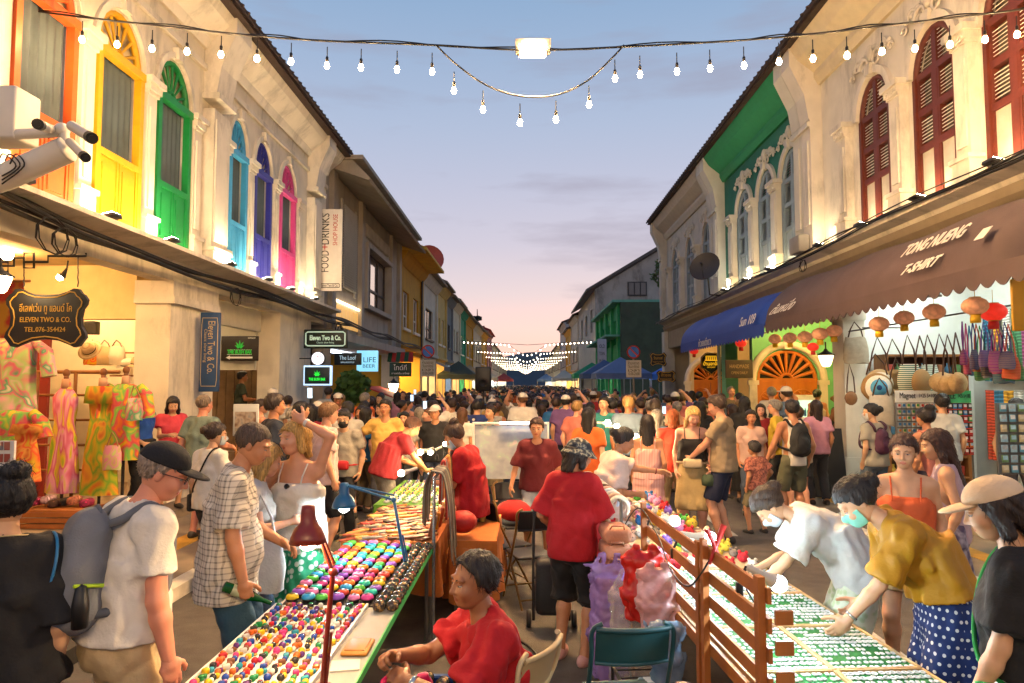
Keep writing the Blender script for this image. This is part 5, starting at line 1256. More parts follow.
t = thing('round_sign', 'round white lit sign above the leaf lightbox', 'sign', atY(318.5, 358.5, 16.0)); c = ORG[t.name]; m = MB(); m.lathe([(.16,-.05),(.165,-.04),(.165,.04),(.16,.05)], c, 20, Matrix.Rotation(R(90), 3, 'X')); m.tube([c-Vector((.17,0,0)), c-Vector((.45,0,0))], .015, 5); m.build('rim', IRON, t); m = MB(); m.lathe([(.001,.051),(.15,.052)], c, 20, Matrix.Rotation(R(90), 3, 'X'), closed=False); m.build('face', M('sign_lit_white', '#e8e4e0', .5, 0, emit=.8, ecol='#f0f0ff'), t); text('CAFE', .07, REDP, c+Vector((0,-.056,.04)), FA, UP, t); text('DAILY BREW', .035, REDP, c+Vector((0,-.056,-.04)), FA, UP, t)
t, c, W, H, f = hang_sign(318, 375.5, 28, 20, 15.8, 'lightbox sign with glowing pale rim and green leaf', M('lightbox_rim', '#9fc4e0', .4, 0, emit=.9, ecol='#b8dcff'), 'lightbox_sign', .12)
m = MB(); m.bbox(c+Vector((0,-.06,0)), (W*.9,.02,H*.84), .01); m.build('face', M('lightbox_dark', '#0d2a3a', .4, 0), t); f = c+Vector((0,-.075,0)); leaf(t, f+Vector((0,0,.0)), .13, GRN); text('THE BUSH BAR', .09, GRN, f+Vector((0,0,-.09)), FA, UP, t, fit=W*.6, bold=.004)
t, c, W, H, f = hang_sign(348, 359, 27, 12, 19.5, 'dark blue sign with pale lettering between the lightboxes', M('sign_navy', '#16242e', .5, .1), 'shop_sign', .10); text('The Loof', .17, M('letter_cyan', '#bfe0ee', .5, 0, emit=.4, ecol='#bfe8ff'), f+Vector((0,0,.03)), FA, UP, t, fit=W*.62); text('BAR & ROOFTOP', .06, MATS['letter_cyan'], f+Vector((0,0,-.1)), FA, UP, t, fit=W*.5)
t, c, W, H, f = hang_sign(367.5, 361, 21, 21, 22, 'pale cyan lit lightbox sign with large letters', M('lightbox_cyan', '#7ec4dc', .5, 0, emit=.75, ecol='#8ad4f0'), 'lightbox_sign', .12); text('LIFE', .24, M('letter_teal', '#2c6a80', .5, 0), f+Vector((.08,0,.03)), FA, UP, t, fit=W*.6); text('BEER', .16, MATS['letter_teal'], f+Vector((.06,0,-.17)), FA, UP, t, fit=W*.6)
t, c, W, H, f = hang_sign(400.5, 369.5, 22, 14, 27.5, 'dark green Thai shop sign below a striped little awning', M('sign_green', '#123826', .5, .1), 'shop_sign', .06); text('ไทด์กี', .28, WHITEP, f+Vector((0,0,.06)), FA, UP, t, fit=W*.6); text('กาแฟเย็น ชาไทย', .10, WHITEP, f+Vector((0,0,-.16)), FA, UP, t, fit=W*.8)
m = MB(); c0 = atY(400.5, 357, 27.4)
for i in range(6): m.mat(i % 2).prism([(0,.28),(.0,.0),(.02,-.0),(.02,.28)], c0+Vector((-.5+i*.167,.1,-.2)), (0,1,0), (0,0,1), (1,0,0), .165); 
for i in range(6): m.mat(i % 2).quad(c0+Vector((-.5+i*.167,-.2,-.2)), c0+Vector((-.5+i*.167+.165,-.2,-.2)), c0+Vector((-.5+i*.167+.165,.1,.2)), c0+Vector((-.5+i*.167,.1,.2)))
o = m.build('striped_awning', [M('stripe_green', '#1c4a30', .7, 0), M('stripe_red', '#a02a20', .7, 0)]); tag(o, 'small red and green striped awning over the Thai sign', 'awning')
m = MB(); m.prism([(0,0),(2.0,-.75),(2.0,-.70),(0,.06)], atY(365, 388, 24.5), (1,.2,0), (0,0,1), (0,1,0), 2.4); o = m.build('red_awning', M('awning_redcloth', '#b03028', .7, .15, 6)); tag(o, 'red sloping awning beneath the cyan lightbox', 'awning')

def noparking(px, py, Y, label):
    c = atY(px, py, Y); t = thing('no_parking_sign', label, 'road sign', (c.x, Y, 0)); r = px_len(13.4, Y)/2; Rx = Matrix.Rotation(R(90), 3, 'X')
    m = MB(); m.tube([(c.x, Y+.05, .1), (c.x, Y+.05, c.z+r)], .035, 8); m.build('pole', M('pole_grey', '#77736c', .5, .1, metal=.4), t)
    m = MB(); m.lathe([(r,-.0),(r,.02)], c, 24, Rx); m.build('rim', M('sign_red', '#c23a22', .5, .05), t); m = MB(); m.lathe([(.001,.023),(r*.8,.023)], c, 24, Rx, closed=False); m.build('face', M('sign_blue_face', '#2a6ab4', .5, .05), t)
    m = MB(); m.box(c+Vector((0,-.028,0)), (r*1.75,.006,r*.2), Matrix.Rotation(R(45), 3, 'Y')); m.build('slash', MATS['sign_red'], t)
    p = c-Vector((0,0,r+px_len(10, Y))); m = MB(); m.box(p, (px_len(15, Y), .02, px_len(17, Y))); m.build('plate', M('plate_white', '#b9b1a0', .6, .08), t)
    for i, (s_, q) in enumerate((('ห้ามจอดรถ', .34), ('วันอาทิตย์', .12), ('เวลา', -.1), ('10.00-24.00', -.32))): text(s_, .15, BLKP, p+Vector((0,-.014,q*px_len(17, Y)*.95)), FA, UP, t, fit=px_len(11, Y), name='lettering')
noparking(428, 351.5, 25, 'blue and red no parking sign with Thai plate, before the left shopfronts')
noparking(633.5, 352, 25, 'blue and red no parking sign with Thai plate, before the dark green wall')
for px, py, w, h, Y, lb, tx in ((658, 359.5, 17, 14, 27, 'upper gold edged black sign by the blue lit tent', 'ร้านกาแฟ'), (666, 376.5, 19, 12, 26, 'lower gold edged black sign by the blue lit tent', 'ข้าวซอย')):
    t, c, W, H, f = hang_sign(px, py, w, h, Y, lb, DK, 'hanging_sign', .05, [(x, y) for x, y in orn], (.86,.84,GOLD,.012)); text(tx, .16, GOLD, f+Vector((0,0,.05)), FA, UP, t, fit=W*.5); text('PHUKET OLD TOWN', .07, GOLD, f+Vector((0,0,-.1)), FA, UP, t, fit=W*.6)
hx = [(-1,.6),(-.55,1),(.55,1),(1,.6),(1,-.35),(.25,-.8),(0,-1),(-.25,-.8),(-1,-.35)]
t, c, W, H, f = hang_sign(711, 364, 20, 22, 20.8, 'black shield shaped sign with glowing gold emblem below the blue awning', DK, 'hanging_sign', .05, hx, (.93,.93,GOLD,.01))
GG = M('gold_glow', '#e8a820', .4, 0, emit=.7, ecol='#f0b020'); m = MB()
for i in range(6): m.box(f+Vector((-.15+i*.06,0,.17)), (.03,.01,.10)); 
m.box(f+Vector((0,0,.11)), (.38,.01,.03)); m.box(f+Vector((0,0,.235)), (.34,.01,.02)); m.build('emblem', GG, t); text('บ้านอาจ้อ', .14, GG, f+Vector((0,0,0)), FA, UP, t, fit=W*.8, bold=.004); text('RESTAURANT', .06, GG, f+Vector((0,0,-.1)), FA, UP, t, fit=W*.4)
t, c, W, H, f = hang_sign(739, 369, 27, 18, 17.4, 'brown wooden sign board beside the orange arched door', M('sign_wood', '#3a2c22', .7, .2, 8), 'shop_sign', .05); text('HANDMADE', .14, M('tan_letter', '#a88a5a', .6, 0), f+Vector((0,0,.06)), FA, UP, t, fit=W*.7); text('OPEN DAILY', .10, MATS['tan_letter'], f+Vector((0,0,-.1)), FA, UP, t, fit=W*.6)
t, c, W, H, f = hang_sign(602, 353, 9, 28, 41.3, 'tall pale vertical banner beside the green columns', M('banner_grey', '#9a9ca4', .7, .1), 'banner', .08)
for i in range(3): text(('OLD','TOWN','INN')[i], .30, BLKP, f+Vector((0,0,.4-.45*i)), FA, UP, t, fit=W*.6)

# ------------------------------------------------------------------ awnings of the right row
def cloth_awning(Y0, Y1, prof, mat, label, drop=.22, n=None, round_end=True):
    t = thing('shop_awning', label, 'awning', (XR, (Y0+Y1)/2, 3)); ys = np.linspace(Y0, Y1, 25); rows = []
    P = spline([(x, 0, z) for x, z in prof], 5)
    for y in ys:
        k = 1.0
        if round_end: k = min(1, .55+.45*math.sqrt(min(1, (y-Y0)/.35)))
        row = []
        for i, q in enumerate(P):
            sag = .025*math.sin(y*2.6)*math.sin(math.pi*i/len(P)); row.append(Vector((XR+(q.x-XR)*k, y, q.z+sag)))
        rows.append(row)
    m = MB(); m.grid(rows); m.grid([[v-Vector((0,0,.012)) for v in r] for r in rows][::-1])
    n = n or int((Y1-Y0)/.22); d = (Y1-Y0)/n; x0, z0 = P[-1].x, P[-1].z
    pts = []
    for i in range(n):
        for f in (0,.17,.33,.5,.67,.83): pts.append((Y0+d*(i+f), -drop-.07*math.sin(math.pi*f)))
    pts.append((Y1, -drop))
    m.prism([(Y0,0)]+[(a, b) for a, b in pts]+[(Y1,0)], (x0-.006, 0, z0+.004), (0,1,0), (0,0,1), (1,0,0), .010)
    m.build('canopy', mat, t)
    f = MB()
    for y in (Y0+.4, (Y0+Y1)/2, Y1-.3): f.tube([(XR, y, 3.3), (x0+.05, y, z0-.02)], .018, 6)
    split_islands(f, 'strut', TIN, t); f = MB(); f.tube([(x0+.03, Y0+.3, z0-.015), (x0+.03, Y1-.05, z0-.015)], .02, 6); f.build('front_bar', TIN, t)
    return t, x0, z0
AWB = M('awning_brown', '#544340', .8, .16, 2.5, .25, 160)
t, x0, z0 = cloth_awning(6.3, 13.15, [(5.88,4.12),(5.35,4.04),(4.98,3.84),(4.70,3.52),(4.62,3.24)], AWB, 'long brown cloth awning with scalloped edge lettered in white', .17)
sl = Vector((-.28,0,-.32)).normalized(); up = -sl
text('TONG NUENG', .30, M('awning_letter', '#d8d2c6', .7, .05), Vector((4.745,7.95,3.70)), (0,-1,0), up, t, fit=1.22, bold=.007); text('T-SHIRT', .24, MATS['awning_letter'], Vector((4.585,7.95,3.42)), (0,-1,0), up, t, fit=.72, bold=.007); text('ต้นหนึ่ง', .34, MATS['awning_letter'], Vector((4.585,12.2,3.40)), (0,-1,0), up, t, fit=1.05)
m = MB(); m.box(Vector((4.66,6.95,3.58)), (.006,.14,.16), Matrix.Rotation(R(41), 3, 'Y')); m.build('lettering', MATS['awning_letter'], t)
t, x0, z0 = cloth_awning(13.25, 20.3, [(5.88,4.05),(5.35,3.98),(4.98,3.80),(4.70,3.50),(4.62,3.22)], M('awning_blue', '#1c3f94', .7, .14, 2.5, .2, 120), 'royal blue scalloped awning beyond the brown one', .2)
text('Sun 109', .3, MATS['awning_letter'], Vector((4.58,14.1,3.35)), (0,-1,0), Vector((.28,0,1)), t, fit=.95); text('ก๋วยเตี๋ยว', .24, MATS['awning_letter'], Vector((4.585,17.5,3.10)), (0,-1,0), (0,0,1), t, fit=1.2)

def WOODR_(): return ramp_mat('rack_wood', [(.3, '#7a4a20'), (.7, '#9a6430')], 'noise', 6, .6, (1,1,.2), 4)
# ------------------------------------------------------------------ paper lanterns
def lantern_proto(body, band, r, group):
    t = thing('paper_lantern', 'paper lantern', 'lantern', (0,0,0), group); m = MB()
    n = 24; prof = [(.45,-.72),(.8,-.5),(.98,-.2),(1,0),(.98,.2),(.8,.5),(.45,.72)]; vs = []
    rings = [[Vector(((rr*(1+.035*math.cos(k*math.pi)))*r*math.cos(2*math.pi*k/n), (rr*(1+.035*math.cos(k*math.pi)))*r*math.sin(2*math.pi*k/n), z*r)) for k in range(n)] for rr, z in prof]
    m.loft(rings); m.build('shade', body, t); m = MB(); m.lathe([(r*.42,r*.70),(r*.46,r*.78),(r*.3,r*.80)], n=14); m.lathe([(r*.3,-r*.80),(r*.46,-r*.78),(r*.42,-r*.70)], n=14); m.tube([(0,0,r*.8),(0,0,r*1.9)], .004, 4); m.build('cap_ring', M('lantern_gold', '#b8862c', .4, .1, metal=.5), t)
    m = MB(); m.lathe([(r*.40,-r*1.45),(r*.42,-r*1.1),(r*.36,-r*.78)], n=14); m.build('fringe', band, t); return t
LPAL = M('lantern_peach', '#cf9a78', .7, .3, 18, emit=.18, ecol='#e08a5a'); LRED = M('lantern_red', '#c02418', .6, .2, 14, emit=.5, ecol='#e83020'); LYEL = M('fringe_yellow', '#d8a818', .7, .1); LRF = M('fringe_red', '#b81c14', .7, .1)
lp = lantern_proto(LPAL, LYEL, .125, 'peach paper lanterns under the brown awning')
for i, (px, py, w, lb) in enumerate(((775,339,12,'by the arched orange door'),(790,338,13,'second from the arched orange door'),(805,337,14,'third along from the arched orange door'),(820,334,15,'before the white column'),(834,331,15,'just behind the white column'),(879,324,18,'above the blue eyed straw bag'),(904,318,18,'above the striped cloth bags'),(934,312,20,'above the row of beige shoulder bags'),(975,306,23,'nearest, beside the red lantern'))):
    Y = .25*FPX/w; d = lp if i == 0 else dup(lp); d.location = atY(px, py, Y); s_ = w*Y/FPX/.25; d.scale = (s_,)*3; d['label'] = 'peach paper lantern with yellow fringe '+lb; d['group'] = 'peach paper lanterns under the brown awning'
lp = lantern_proto(LRED, LRF, .15, 'red paper lanterns')
for i, (px, py, Y, s_, lb) in enumerate(((993,312,7.9,.9,'big red paper lantern with long red fringe among the hanging bags'),(741,343,16.0,.85,'red ball lantern with pale tassel under the blue awning edge'),(694,351,20.2,.85,'red ball lantern farthest along the blue awning'),(813,347,11.6,.6,'small red lantern tucked among the peach ones'))):
    d = lp if i == 0 else dup(lp); d.location = atY(px, py, Y); d.scale = (s_,)*3; d['label'] = lb

# ------------------------------------------------------------------ goods of the right shop
def soft_bag(w, h, d, mat, strap, sl=.45, round_=False, eye=False, stripes=False, seed=0):
    """bag with strap, hanging from its origin (hook)"""
    t = thing('shoulder_bag', 'bag', 'bag', (0,0,0)); rg = random.Random(seed); m = MB(); rings = []
    n = 20
    if round_:
        for k in range(11):
            a = math.pi*k/10; z = -sl-h/2+h/2*math.cos(a); rw = max(.02, w/2*math.sin(a))
            rings.append([Vector((rw*math.cos(2*math.pi*i/n)*(1+.03*rg.uniform(-1,1)), d/2*max(.15, math.sin(a))*math.sin(2*math.pi*i/n), z)) for i in range(n)])
    else:
        for k in range(8):
            f = k/7; z = -sl-h*f; rw = w/2*(.82+.25*math.sin(f*2.4)); dd = d/2*(.25+1.0*math.sin(min(1, f*1.3)*math.pi*.62))
            rings.append([Vector((np.sign(math.cos(q))*abs(math.cos(q))**.7*rw*(1+.04*rg.uniform(-1,1)), math.sin(q)*dd*(1+.08*rg.uniform(-1,1)), z+.01*math.sin(3*q+seed))) for q in [2*math.pi*i/n for i in range(n)]])
    m.loft(rings[::-1] if True else rings); m.build('pouch', mat, t)
    s = MB(); s.tube([(-w*.32,0,-sl-.02),(-w*.2,.01,-sl*.5),(-.01,.0,0),(w*.22,-.01,-sl*.5),(w*.32,0,-sl-.02)], .009, 6); s.build('strap', strap, t)
    if eye:
        for rr, c, yy in ((.40,'#e8e2d2',.0),(.27,'#5aa8d0',.004),(.13,'#1c3f78',.008)):
            e = MB(); e.lathe([(.001,0),(w*rr,-.012),(w*rr,-.04)], (0,-d/2-.012-yy,-sl-h/2), 18, Matrix.Rotation(R(90), 3, 'X'), closed=False); e.build('woven_eye', M('eye_'+c, c, .9, .1, 60, .4, 120), t)
    return t
STRAW = ramp_mat('straw', [(.3, '#8a6a40'), (.7, '#b8935e')], 'wavez', 55, .9, (1,1,1), 3, 2, bump=.5); STRAWP = ramp_mat('straw_pale', [(.3, '#b89c70'), (.7, '#d6bf94')], 'wavez', 55, .9, (1,1,1), 3, 2, bump=.5)
STRIPE = ramp_mat('stripe_cloth', [(.0, '#d8d4c4'), (.5, '#2f6a58')], 'wavez', 14, .9, (1,1,1), 0, 0, const=True)
BR = M('strap_brown', '#4a3020', .7, .2)
bags = [(soft_bag(.34,.34,.10,STRAWP,BR,.38,True,True,seed=1), [((878,345),11.0,'pale round straw bag with a blue woven eye, upper one')]),
 (soft_bag(.36,.34,.10,STRAW,BR,.22,True,True,seed=2), [((876,362),10.8,'tan round straw bag with a blue woven eye, lower one')]),
 (soft_bag(.34,.30,.12,STRAW,BR,.36,True,seed=3), [((893,347),11.0,'plain tan round straw bag right of the pale eyed bag'),((896,366),10.9,'plain tan round straw bag below another plain one'),((920,344),10.2,'plump tan straw bag in the upper row with long straps')]),
 (soft_bag(.24,.30,.08,STRIPE,BR,.34,seed=4), [((908,343),10.6,'green striped cloth bag next to plain straw bags'),((928,343),10.4,'second green striped cloth bag behind the plump straw bag')]),
 (soft_bag(.30,.34,.10,M('linen_grey', '#a89c88', .9, .15, 20, .3),BR,.20,seed=5), [((855,330),12.1,'grey brown linen tote hanging on the white column'),((886,385),10.8,'tan linen tote hanging low beside the magnet rack')]),
 (soft_bag(.28,.34,.08,M('linen_white', '#c9c4b6', .9, .1, 20, .3),BR,.20,seed=6), [((880,386),10.6,'off white tote hanging low beside the magnet rack')]),
 (soft_bag(.16,.18,.05,M('wood_purse', '#7a5634', .6, .2, 30),BR,.35,True,seed=7), [((850,372),12.0,'small round wooden purse on a long strap by the column')]),
 (soft_bag(.26,.22,.14,M('beige_knit', '#b09468', .9, .15, 40, .5),BR,.40,True,seed=8), [((940,342),9.8,'beige knitted shoulder bag, first of three in a row'),((948,343),9.65,'beige knitted shoulder bag, middle of three in a row'),((956,341),9.5,'beige knitted shoulder bag, last of three in a row')])]
for pr, pl in bags:
    pr['group'] = 'bags hanging in the right shopfront'
    for i, ((px, py), Y, lb) in enumerate(pl):
        d = pr if i == 0 else dup(pr); d.location = atY(px, py-8, Y); d.rotation_euler = (0,0,R(20+9*(i*7 % 5)-25)); d.scale = (1.35,)*3; d['label'] = lb; d['group'] = 'bags hanging in the right shopfront'
cols = [('#7a2f7a','purple'),('#a83a6a','pink'),('#2c5f7a','teal'),('#3a3a6a','navy'),('#b0452c','rust'),('#2f7a4a','green'),('#5a4a8a','violet'),('#1c2a4a','dark blue'),('#8a8a9a','grey')]
for i in range(15):
    c, nme = cols[i % 9]; x = 962+i*3.6; pr = soft_bag(.16+.03*(i % 3),.20+.05*(i % 2),.07,ramp_mat('ethnic_%d' % (i % 9), [(.2, c), (.45, _sh(c, .5)), (.6, '#b89a5a'), (.8, c)], 'wavez', 9+i % 4, .9, (1,1,1), 2, 1.5),M('strap_c%d' % (i % 9), c, .8, .2),.36+.05*(i % 3),seed=20+i)
    pr.location = atX(x, 322+(i % 3)*2, 5.75+.1*(i % 3)); pr.rotation_euler = (0,0,R(60-i*9)); pr['label'] = nme+' patterned cloth bag, '+['first','second','third','fourth','fifth','sixth','seventh','eighth','ninth','tenth','eleventh','twelfth','thirteenth','fourteenth','last'][i]+' in the hanging bunch'; pr['group'] = 'patterned cloth bags hung in a bunch'
cab = thing('wooden_cabinet', 'brown wooden slatted cabinet of small goods at the back of the right shop', 'cabinet', (7.1,12.5,.22)); m = MB()
for x in (6.45,7.85): m.box((x,12.5,1.4), (.06,.4,2.36))
for j in range(7): m.box((7.15,12.5,.4+j*.36), (1.34,.38,.04))
m.build('frame', WOODR_(), cab); m = MB(); m.box((7.15,12.69,1.4), (1.34,.02,2.3)); m.build('back_board', M('cab_back', '#4a3020', .7, .2, 5), cab)
rgk = random.Random(4); kc = [('#a83a2a','red'),('#c8a030','yellow'),('#3a6a8a','blue'),('#c8c0b0','white'),('#4a7a4a','green'),('#8a5a3a','brown')]
for j in range(6):
    for i in range(9):
        c, n = kc[rgk.randrange(6)]; m = MB(); x = 6.56+i*.148
        if (i+j) % 3: m.bbox((x,12.42,.425+j*.36+.09), (.11,.12,.17), .02)
        else: m.lathe([(.04,0),(.055,.06),(.05,.12),(.02,.16),(.025,.2)], (x,12.42,.422+j*.36), 10)
        o = m.build('souvenir_box' if (i+j) % 3 else 'souvenir_vase', M('sv_'+n, c, .5, .2, 20)); tag(o, '%s %s in the wooden cabinet, shelf %d from bottom, place %d' % (n, 'box' if (i+j) % 3 else 'vase', j+1, i+1), 'souvenir', 'souvenirs in the wooden cabinet')
for i in range(44):
    c, n = [('#2c5f7a','teal'),('#b0452c','rust'),('#c8b48a','sand'),('#7a2f5a','plum'),('#3a6a4a','green'),('#c8c4b8','white'),('#b88a2a','ochre')][i % 7]; y = 7.2+(i % 22)*.24; zt = 3.3 if i < 22 else 1.92; m = MB()
    m.grid([[Vector((8.22-.02*math.sin(k*1.3+i)-.015, y-.10+k*.025, zt-j*.2)) for j in range(7)] for k in range(9)]); m.grid([[Vector((8.21-.02*math.sin(k*1.3+i)-.015, y-.10+k*.025, zt-j*.2)) for j in range(7)] for k in range(9)][::-1]); m.tube([(8.2,y-.11,zt+.01),(8.2,y+.11,zt+.01)], .012, 5)
    o = m.build('scarf', ramp_mat('scarf_%d' % (i % 7), [(.2, c), (.5, _sh(c, .6)), (.7, _sh(c, 1.35))], 'wavez', 5+i % 3, .9, (1,1,1), 2, 3)); tag(o, '%s patterned scarf on the rear shop wall, %s row, place %d from camera' % (n, 'upper' if i < 22 else 'lower', i % 22+1), 'scarf', 'scarves on the rear wall of the right shop')
m = MB(); m.tube([(5.75,12.2,2.98),(5.75,7.0,2.98)], .012, 6); m.tube([(5.4,11.0,2.95),(6.1,11.0,2.95)], .012, 6)
o = m.build('hanging_rail', TIN); tag(o, 'thin metal rail from which the shop bags hang', 'rail')
# racks with cards and magnets
def rack(c, w, h, nx, nz, pal, label, cardlabel, board, tilt=0, hdr=None, gp='cards'):
    c = Vector(c); t = thing('display_rack', label, 'rack', c-Vector((0,0,h/2))); m = MB(); m.box(c+Vector((0,.03,0)), (w, .03, h)); m.build('back_board', board, t)
    m = MB()
    for sx in (-1, 1): m.tube([c+Vector((sx*w/2,.03,-h/2-.75)), c+Vector((sx*w/2,.03,h/2))], .014, 6)
    m.build('frame', TIN, t)
    m = MB()
    for j in range(nz): m.box(c+Vector((0,.005,h/2-(j+.97)*h/nz)), (w*.98,.03,.012))
    m.build('ledge_strip', pal[2], t)
    if hdr:
        m = MB(); m.box(c+Vector((0,.02,h/2+.09)), (w,.02,.17)); m.build('header', hdr[1], t); text(hdr[0], .12, BLKP, c+Vector((-w*.22,.006,h/2+.10)), FA, UP, t, fit=w*.38)
        text('1×25 5×100', .08, BLKP, c+Vector((w*.25,.006,h/2+.10)), FA, UP, t, fit=w*.4)
    protos = []
    for k in range(len(pal[0])):
        q = MB(); q.bbox((0,0,0), (w/nx*.72, .012, h/nz*.72), .004); q.mat(1).box((0,-.0075,h/nz*.1), (w/nx*.52,.004,h/nz*.4)); protos.append(q.mesh('card', [pal[0][k], pal[1][k % len(pal[1])]]))
    rg = random.Random(nx*nz)
    for j in range(nz):
        for i in range(nx):
            o = linkmesh('souvenir_card', protos[rg.randrange(len(protos))]); o.location = c+Vector((-w/2+(i+.5)*w/nx, -.012, h/2-(j+.5)*h/nz)); o.rotation_euler = (R(rg.uniform(-6,2)), 0, R(rg.uniform(-5,5)))
            tag(o, '%s, row %d from top, place %d from left, %s' % (cardlabel, j+1, i+1, gp), 'souvenir', gp)
    return t
pc = lambda n, c: M('card_'+n, c, .5, .15, 40)
wp = [pc('white','#c9c8c2'),pc('grey','#9aa4a8'),pc('cream','#c8bda0'),pc('sky','#8fb4c4')]; dp = [pc('red','#b02c24'),pc('blue','#2a6aa0'),pc('green','#3a8a4a'),pc('orange','#c8702a'),pc('dark','#35302c')]
rack((5.66,10.0,1.42), .60, .72, 9, 8, (wp, dp, TIN), 'tall white magnet rack with a price header by the linen totes', 'white magnet card', M('rack_grey', '#8a9094', .6, .1), 0, ('Magnet', M('hdr_white', '#d4d6d2', .6, .05)), 'magnet rack cards')
rack((6.10,9.8,1.42), .42, .72, 6, 8, (dp, wp, M('strip_red', '#b82a20', .5, .1)), 'red shelved souvenir rack with a colourful header', 'bright souvenir packet', M('rack_dark', '#2a2624', .7, .1), 0, ('SALE', M('hdr_green', '#3a9a5a', .6, .3, 12)), 'red souvenir rack packets')
rack((5.72,8.1,1.42), .42, .82, 4, 7, ([pc('sea','#5a94ac'),pc('sky','#8fb4c4'),pc('sand','#b8a880'),pc('leafy','#6a8a5a')], wp, TIN), 'metal postcard rack in front of the hanging cloth bags', 'scenic postcard', M('rack_mid', '#6f7678', .6, .1), 0, None, 'postcard rack cards')
rack((6.12,8.1,1.36), .34, .6, 5, 5, (wp, [pc('dark','#35302c')], TIN), 'rack of small necklaces beside the postcard rack', 'small necklace card', M('rack_grey', '#8a9094', .6, .1), 0, None, 'necklace rack cards')
# table of hats and sandals at the shopfront
m = MB(); m.bbox((5.55,6.9,.78), (1.0,1.4,.05), .01); tb = thing('shop_table', 'dark shop table with hats and small goods under the postcard rack', 'table', (5.55,6.9,.22)); m.build('tabletop', M('table_dark', '#4a3828', .6, .2, 8), tb)
for sx in (-1, 1):
    for sy in (-1, 1): m = MB(); m.box((5.55+sx*.45, 6.9+sy*.62, .49), (.05,.05,.53)); m.build('leg', MATS['table_dark'], tb)
def hat(c, r, mat, band, label, group=None):
    t = thing('straw_hat', label, 'hat', c, group); m = MB(); c = Vector(c); m.lathe([(r,0),(r*1.0,.006),(r*.62,.012),(r*.58,.05),(r*.52,.10),(r*.35,.125),(.002,.13)], c, 20); m.build('crown', mat, t); m = MB(); m.lathe([(r*.60,.014),(r*.605,.03),(r*.585,.045)], c, 20, closed=False); m.build('band', band, t); return t
for i, (x, y, z, cm, bc, lb) in enumerate(((5.25,6.5,.81,STRAWP,'#5a3a2a','pale straw hat with brown band at the table corner'),(5.55,6.45,.81,M('hat_orange','#c0702c',.9,.15,30,.3),'#b0302a','orange banded straw hat beside the pale one'),(5.45,6.9,.81,STRAW,'#2a6a5a','tan straw hat with green band in the middle of table'),(5.8,6.9,.81,M('hat_white','#d2ccbe',.9,.08,30,.3),'#2a2a2a','white sun hat at the back of the table'),(5.5,6.9,.89,STRAWP,'#a04030','straw hat stacked on the tan one'),(5.26,6.5,.89,M('hat_cream','#cdb88c',.9,.1,30,.3),'#7a5a3a','cream hat stacked over the pale straw hat'))):
    hat((x,y,z), .15, cm, M('band_'+bc, bc, .8, .1), lb, 'hats on the shop table')
for i in range(14):
    c, nme = [('#c02c6a','magenta'),('#d8a020','yellow'),('#2a8a7a','teal'),('#b83a2a','red'),('#5a3a8a','violet')][i % 5]; x = 5.15+.12*(i % 7); y = 6.32 if i < 7 else 7.3
    m = MB(); m.lathe([(.02,0),(.045,.01),(.05,.025),(.03,.05),(.002,.055)], (x,y,.807), 12); o = m.build('coin_purse', M('purse_'+c, c, .6, .2, 30)); tag(o, nme+' little round purse, '+('front' if i < 7 else 'rear')+' row of the hat table, place %d from the street' % (i % 7+1), 'purse', 'purses on the hat table')
# yellow board and glass pendants at the right edge, fridge and black menu board
t = thing('wall_board', 'plain yellow board hanging at the right edge of the shopfront', 'board', atY(1020, 305, 6.6)); m = MB(); m.bbox(atY(1022, 305, 6.6), (.20,.03,.50), .01); m.build('panel', M('board_yellow', '#c8901c', .6, .1), t); m = MB(); m.tube([atY(1013,268,6.6), atY(1013,280,6.6)], .01, 5); m.build('hanger', BLACK, t)
t = thing('drinks_fridge', 'glass fronted drinks fridge glowing green white before the orange door', 'fridge', (7.05,17.2,.22)); m = MB(); m.bbox((7.05,17.4,1.0), (.62,.5,1.55), .02); m.build('cabinet', M('fridge_white', '#c8ccc8', .4, .05), t); m = MB(); m.box((7.05,17.14,1.05), (.52,.01,1.2)); m.build('glass_door', M('fridge_glow', '#a8d0b8', .3, .35, 9, emit=.9, ecol='#bfe8cc'), t)
for j in range(3):
    for i in range(6):
        m = MB(); m.lathe([(.025,0),(.028,.01),(.028,.13),(.012,.17),(.012,.2)], (6.86+i*.075,17.11,.62+j*.32), 8); o = m.build('drink_bottle', M('bottle_%d' % ((i+j) % 4), ('#2a8a3a','#c0302a','#d09020','#3a6a9a')[(i+j) % 4], .2, .05)); tag(o, ('green','red','amber','blue')[(i+j) % 4]+' drink bottle in the fridge, shelf %d from the bottom, place %d' % (j+1, i+1), 'bottle', 'bottles in the drinks fridge')
t = thing('menu_board', 'black folding chalkboard on the right pavement by the white column', 'board', (5.15,11.8,.12)); 
m = MB(); m.box((5.15,11.8,.72), (.55,.03,1.15), Matrix.Rotation(R(-10), 3, 'X')); m.build('front_panel', M('chalkboard', '#1c1b1a', .8, .2, 8), t); m = MB(); m.box((5.15,12.05,.70), (.55,.03,1.15), Matrix.Rotation(R(10), 3, 'X')); m.build('rear_panel', MATS['chalkboard'], t)
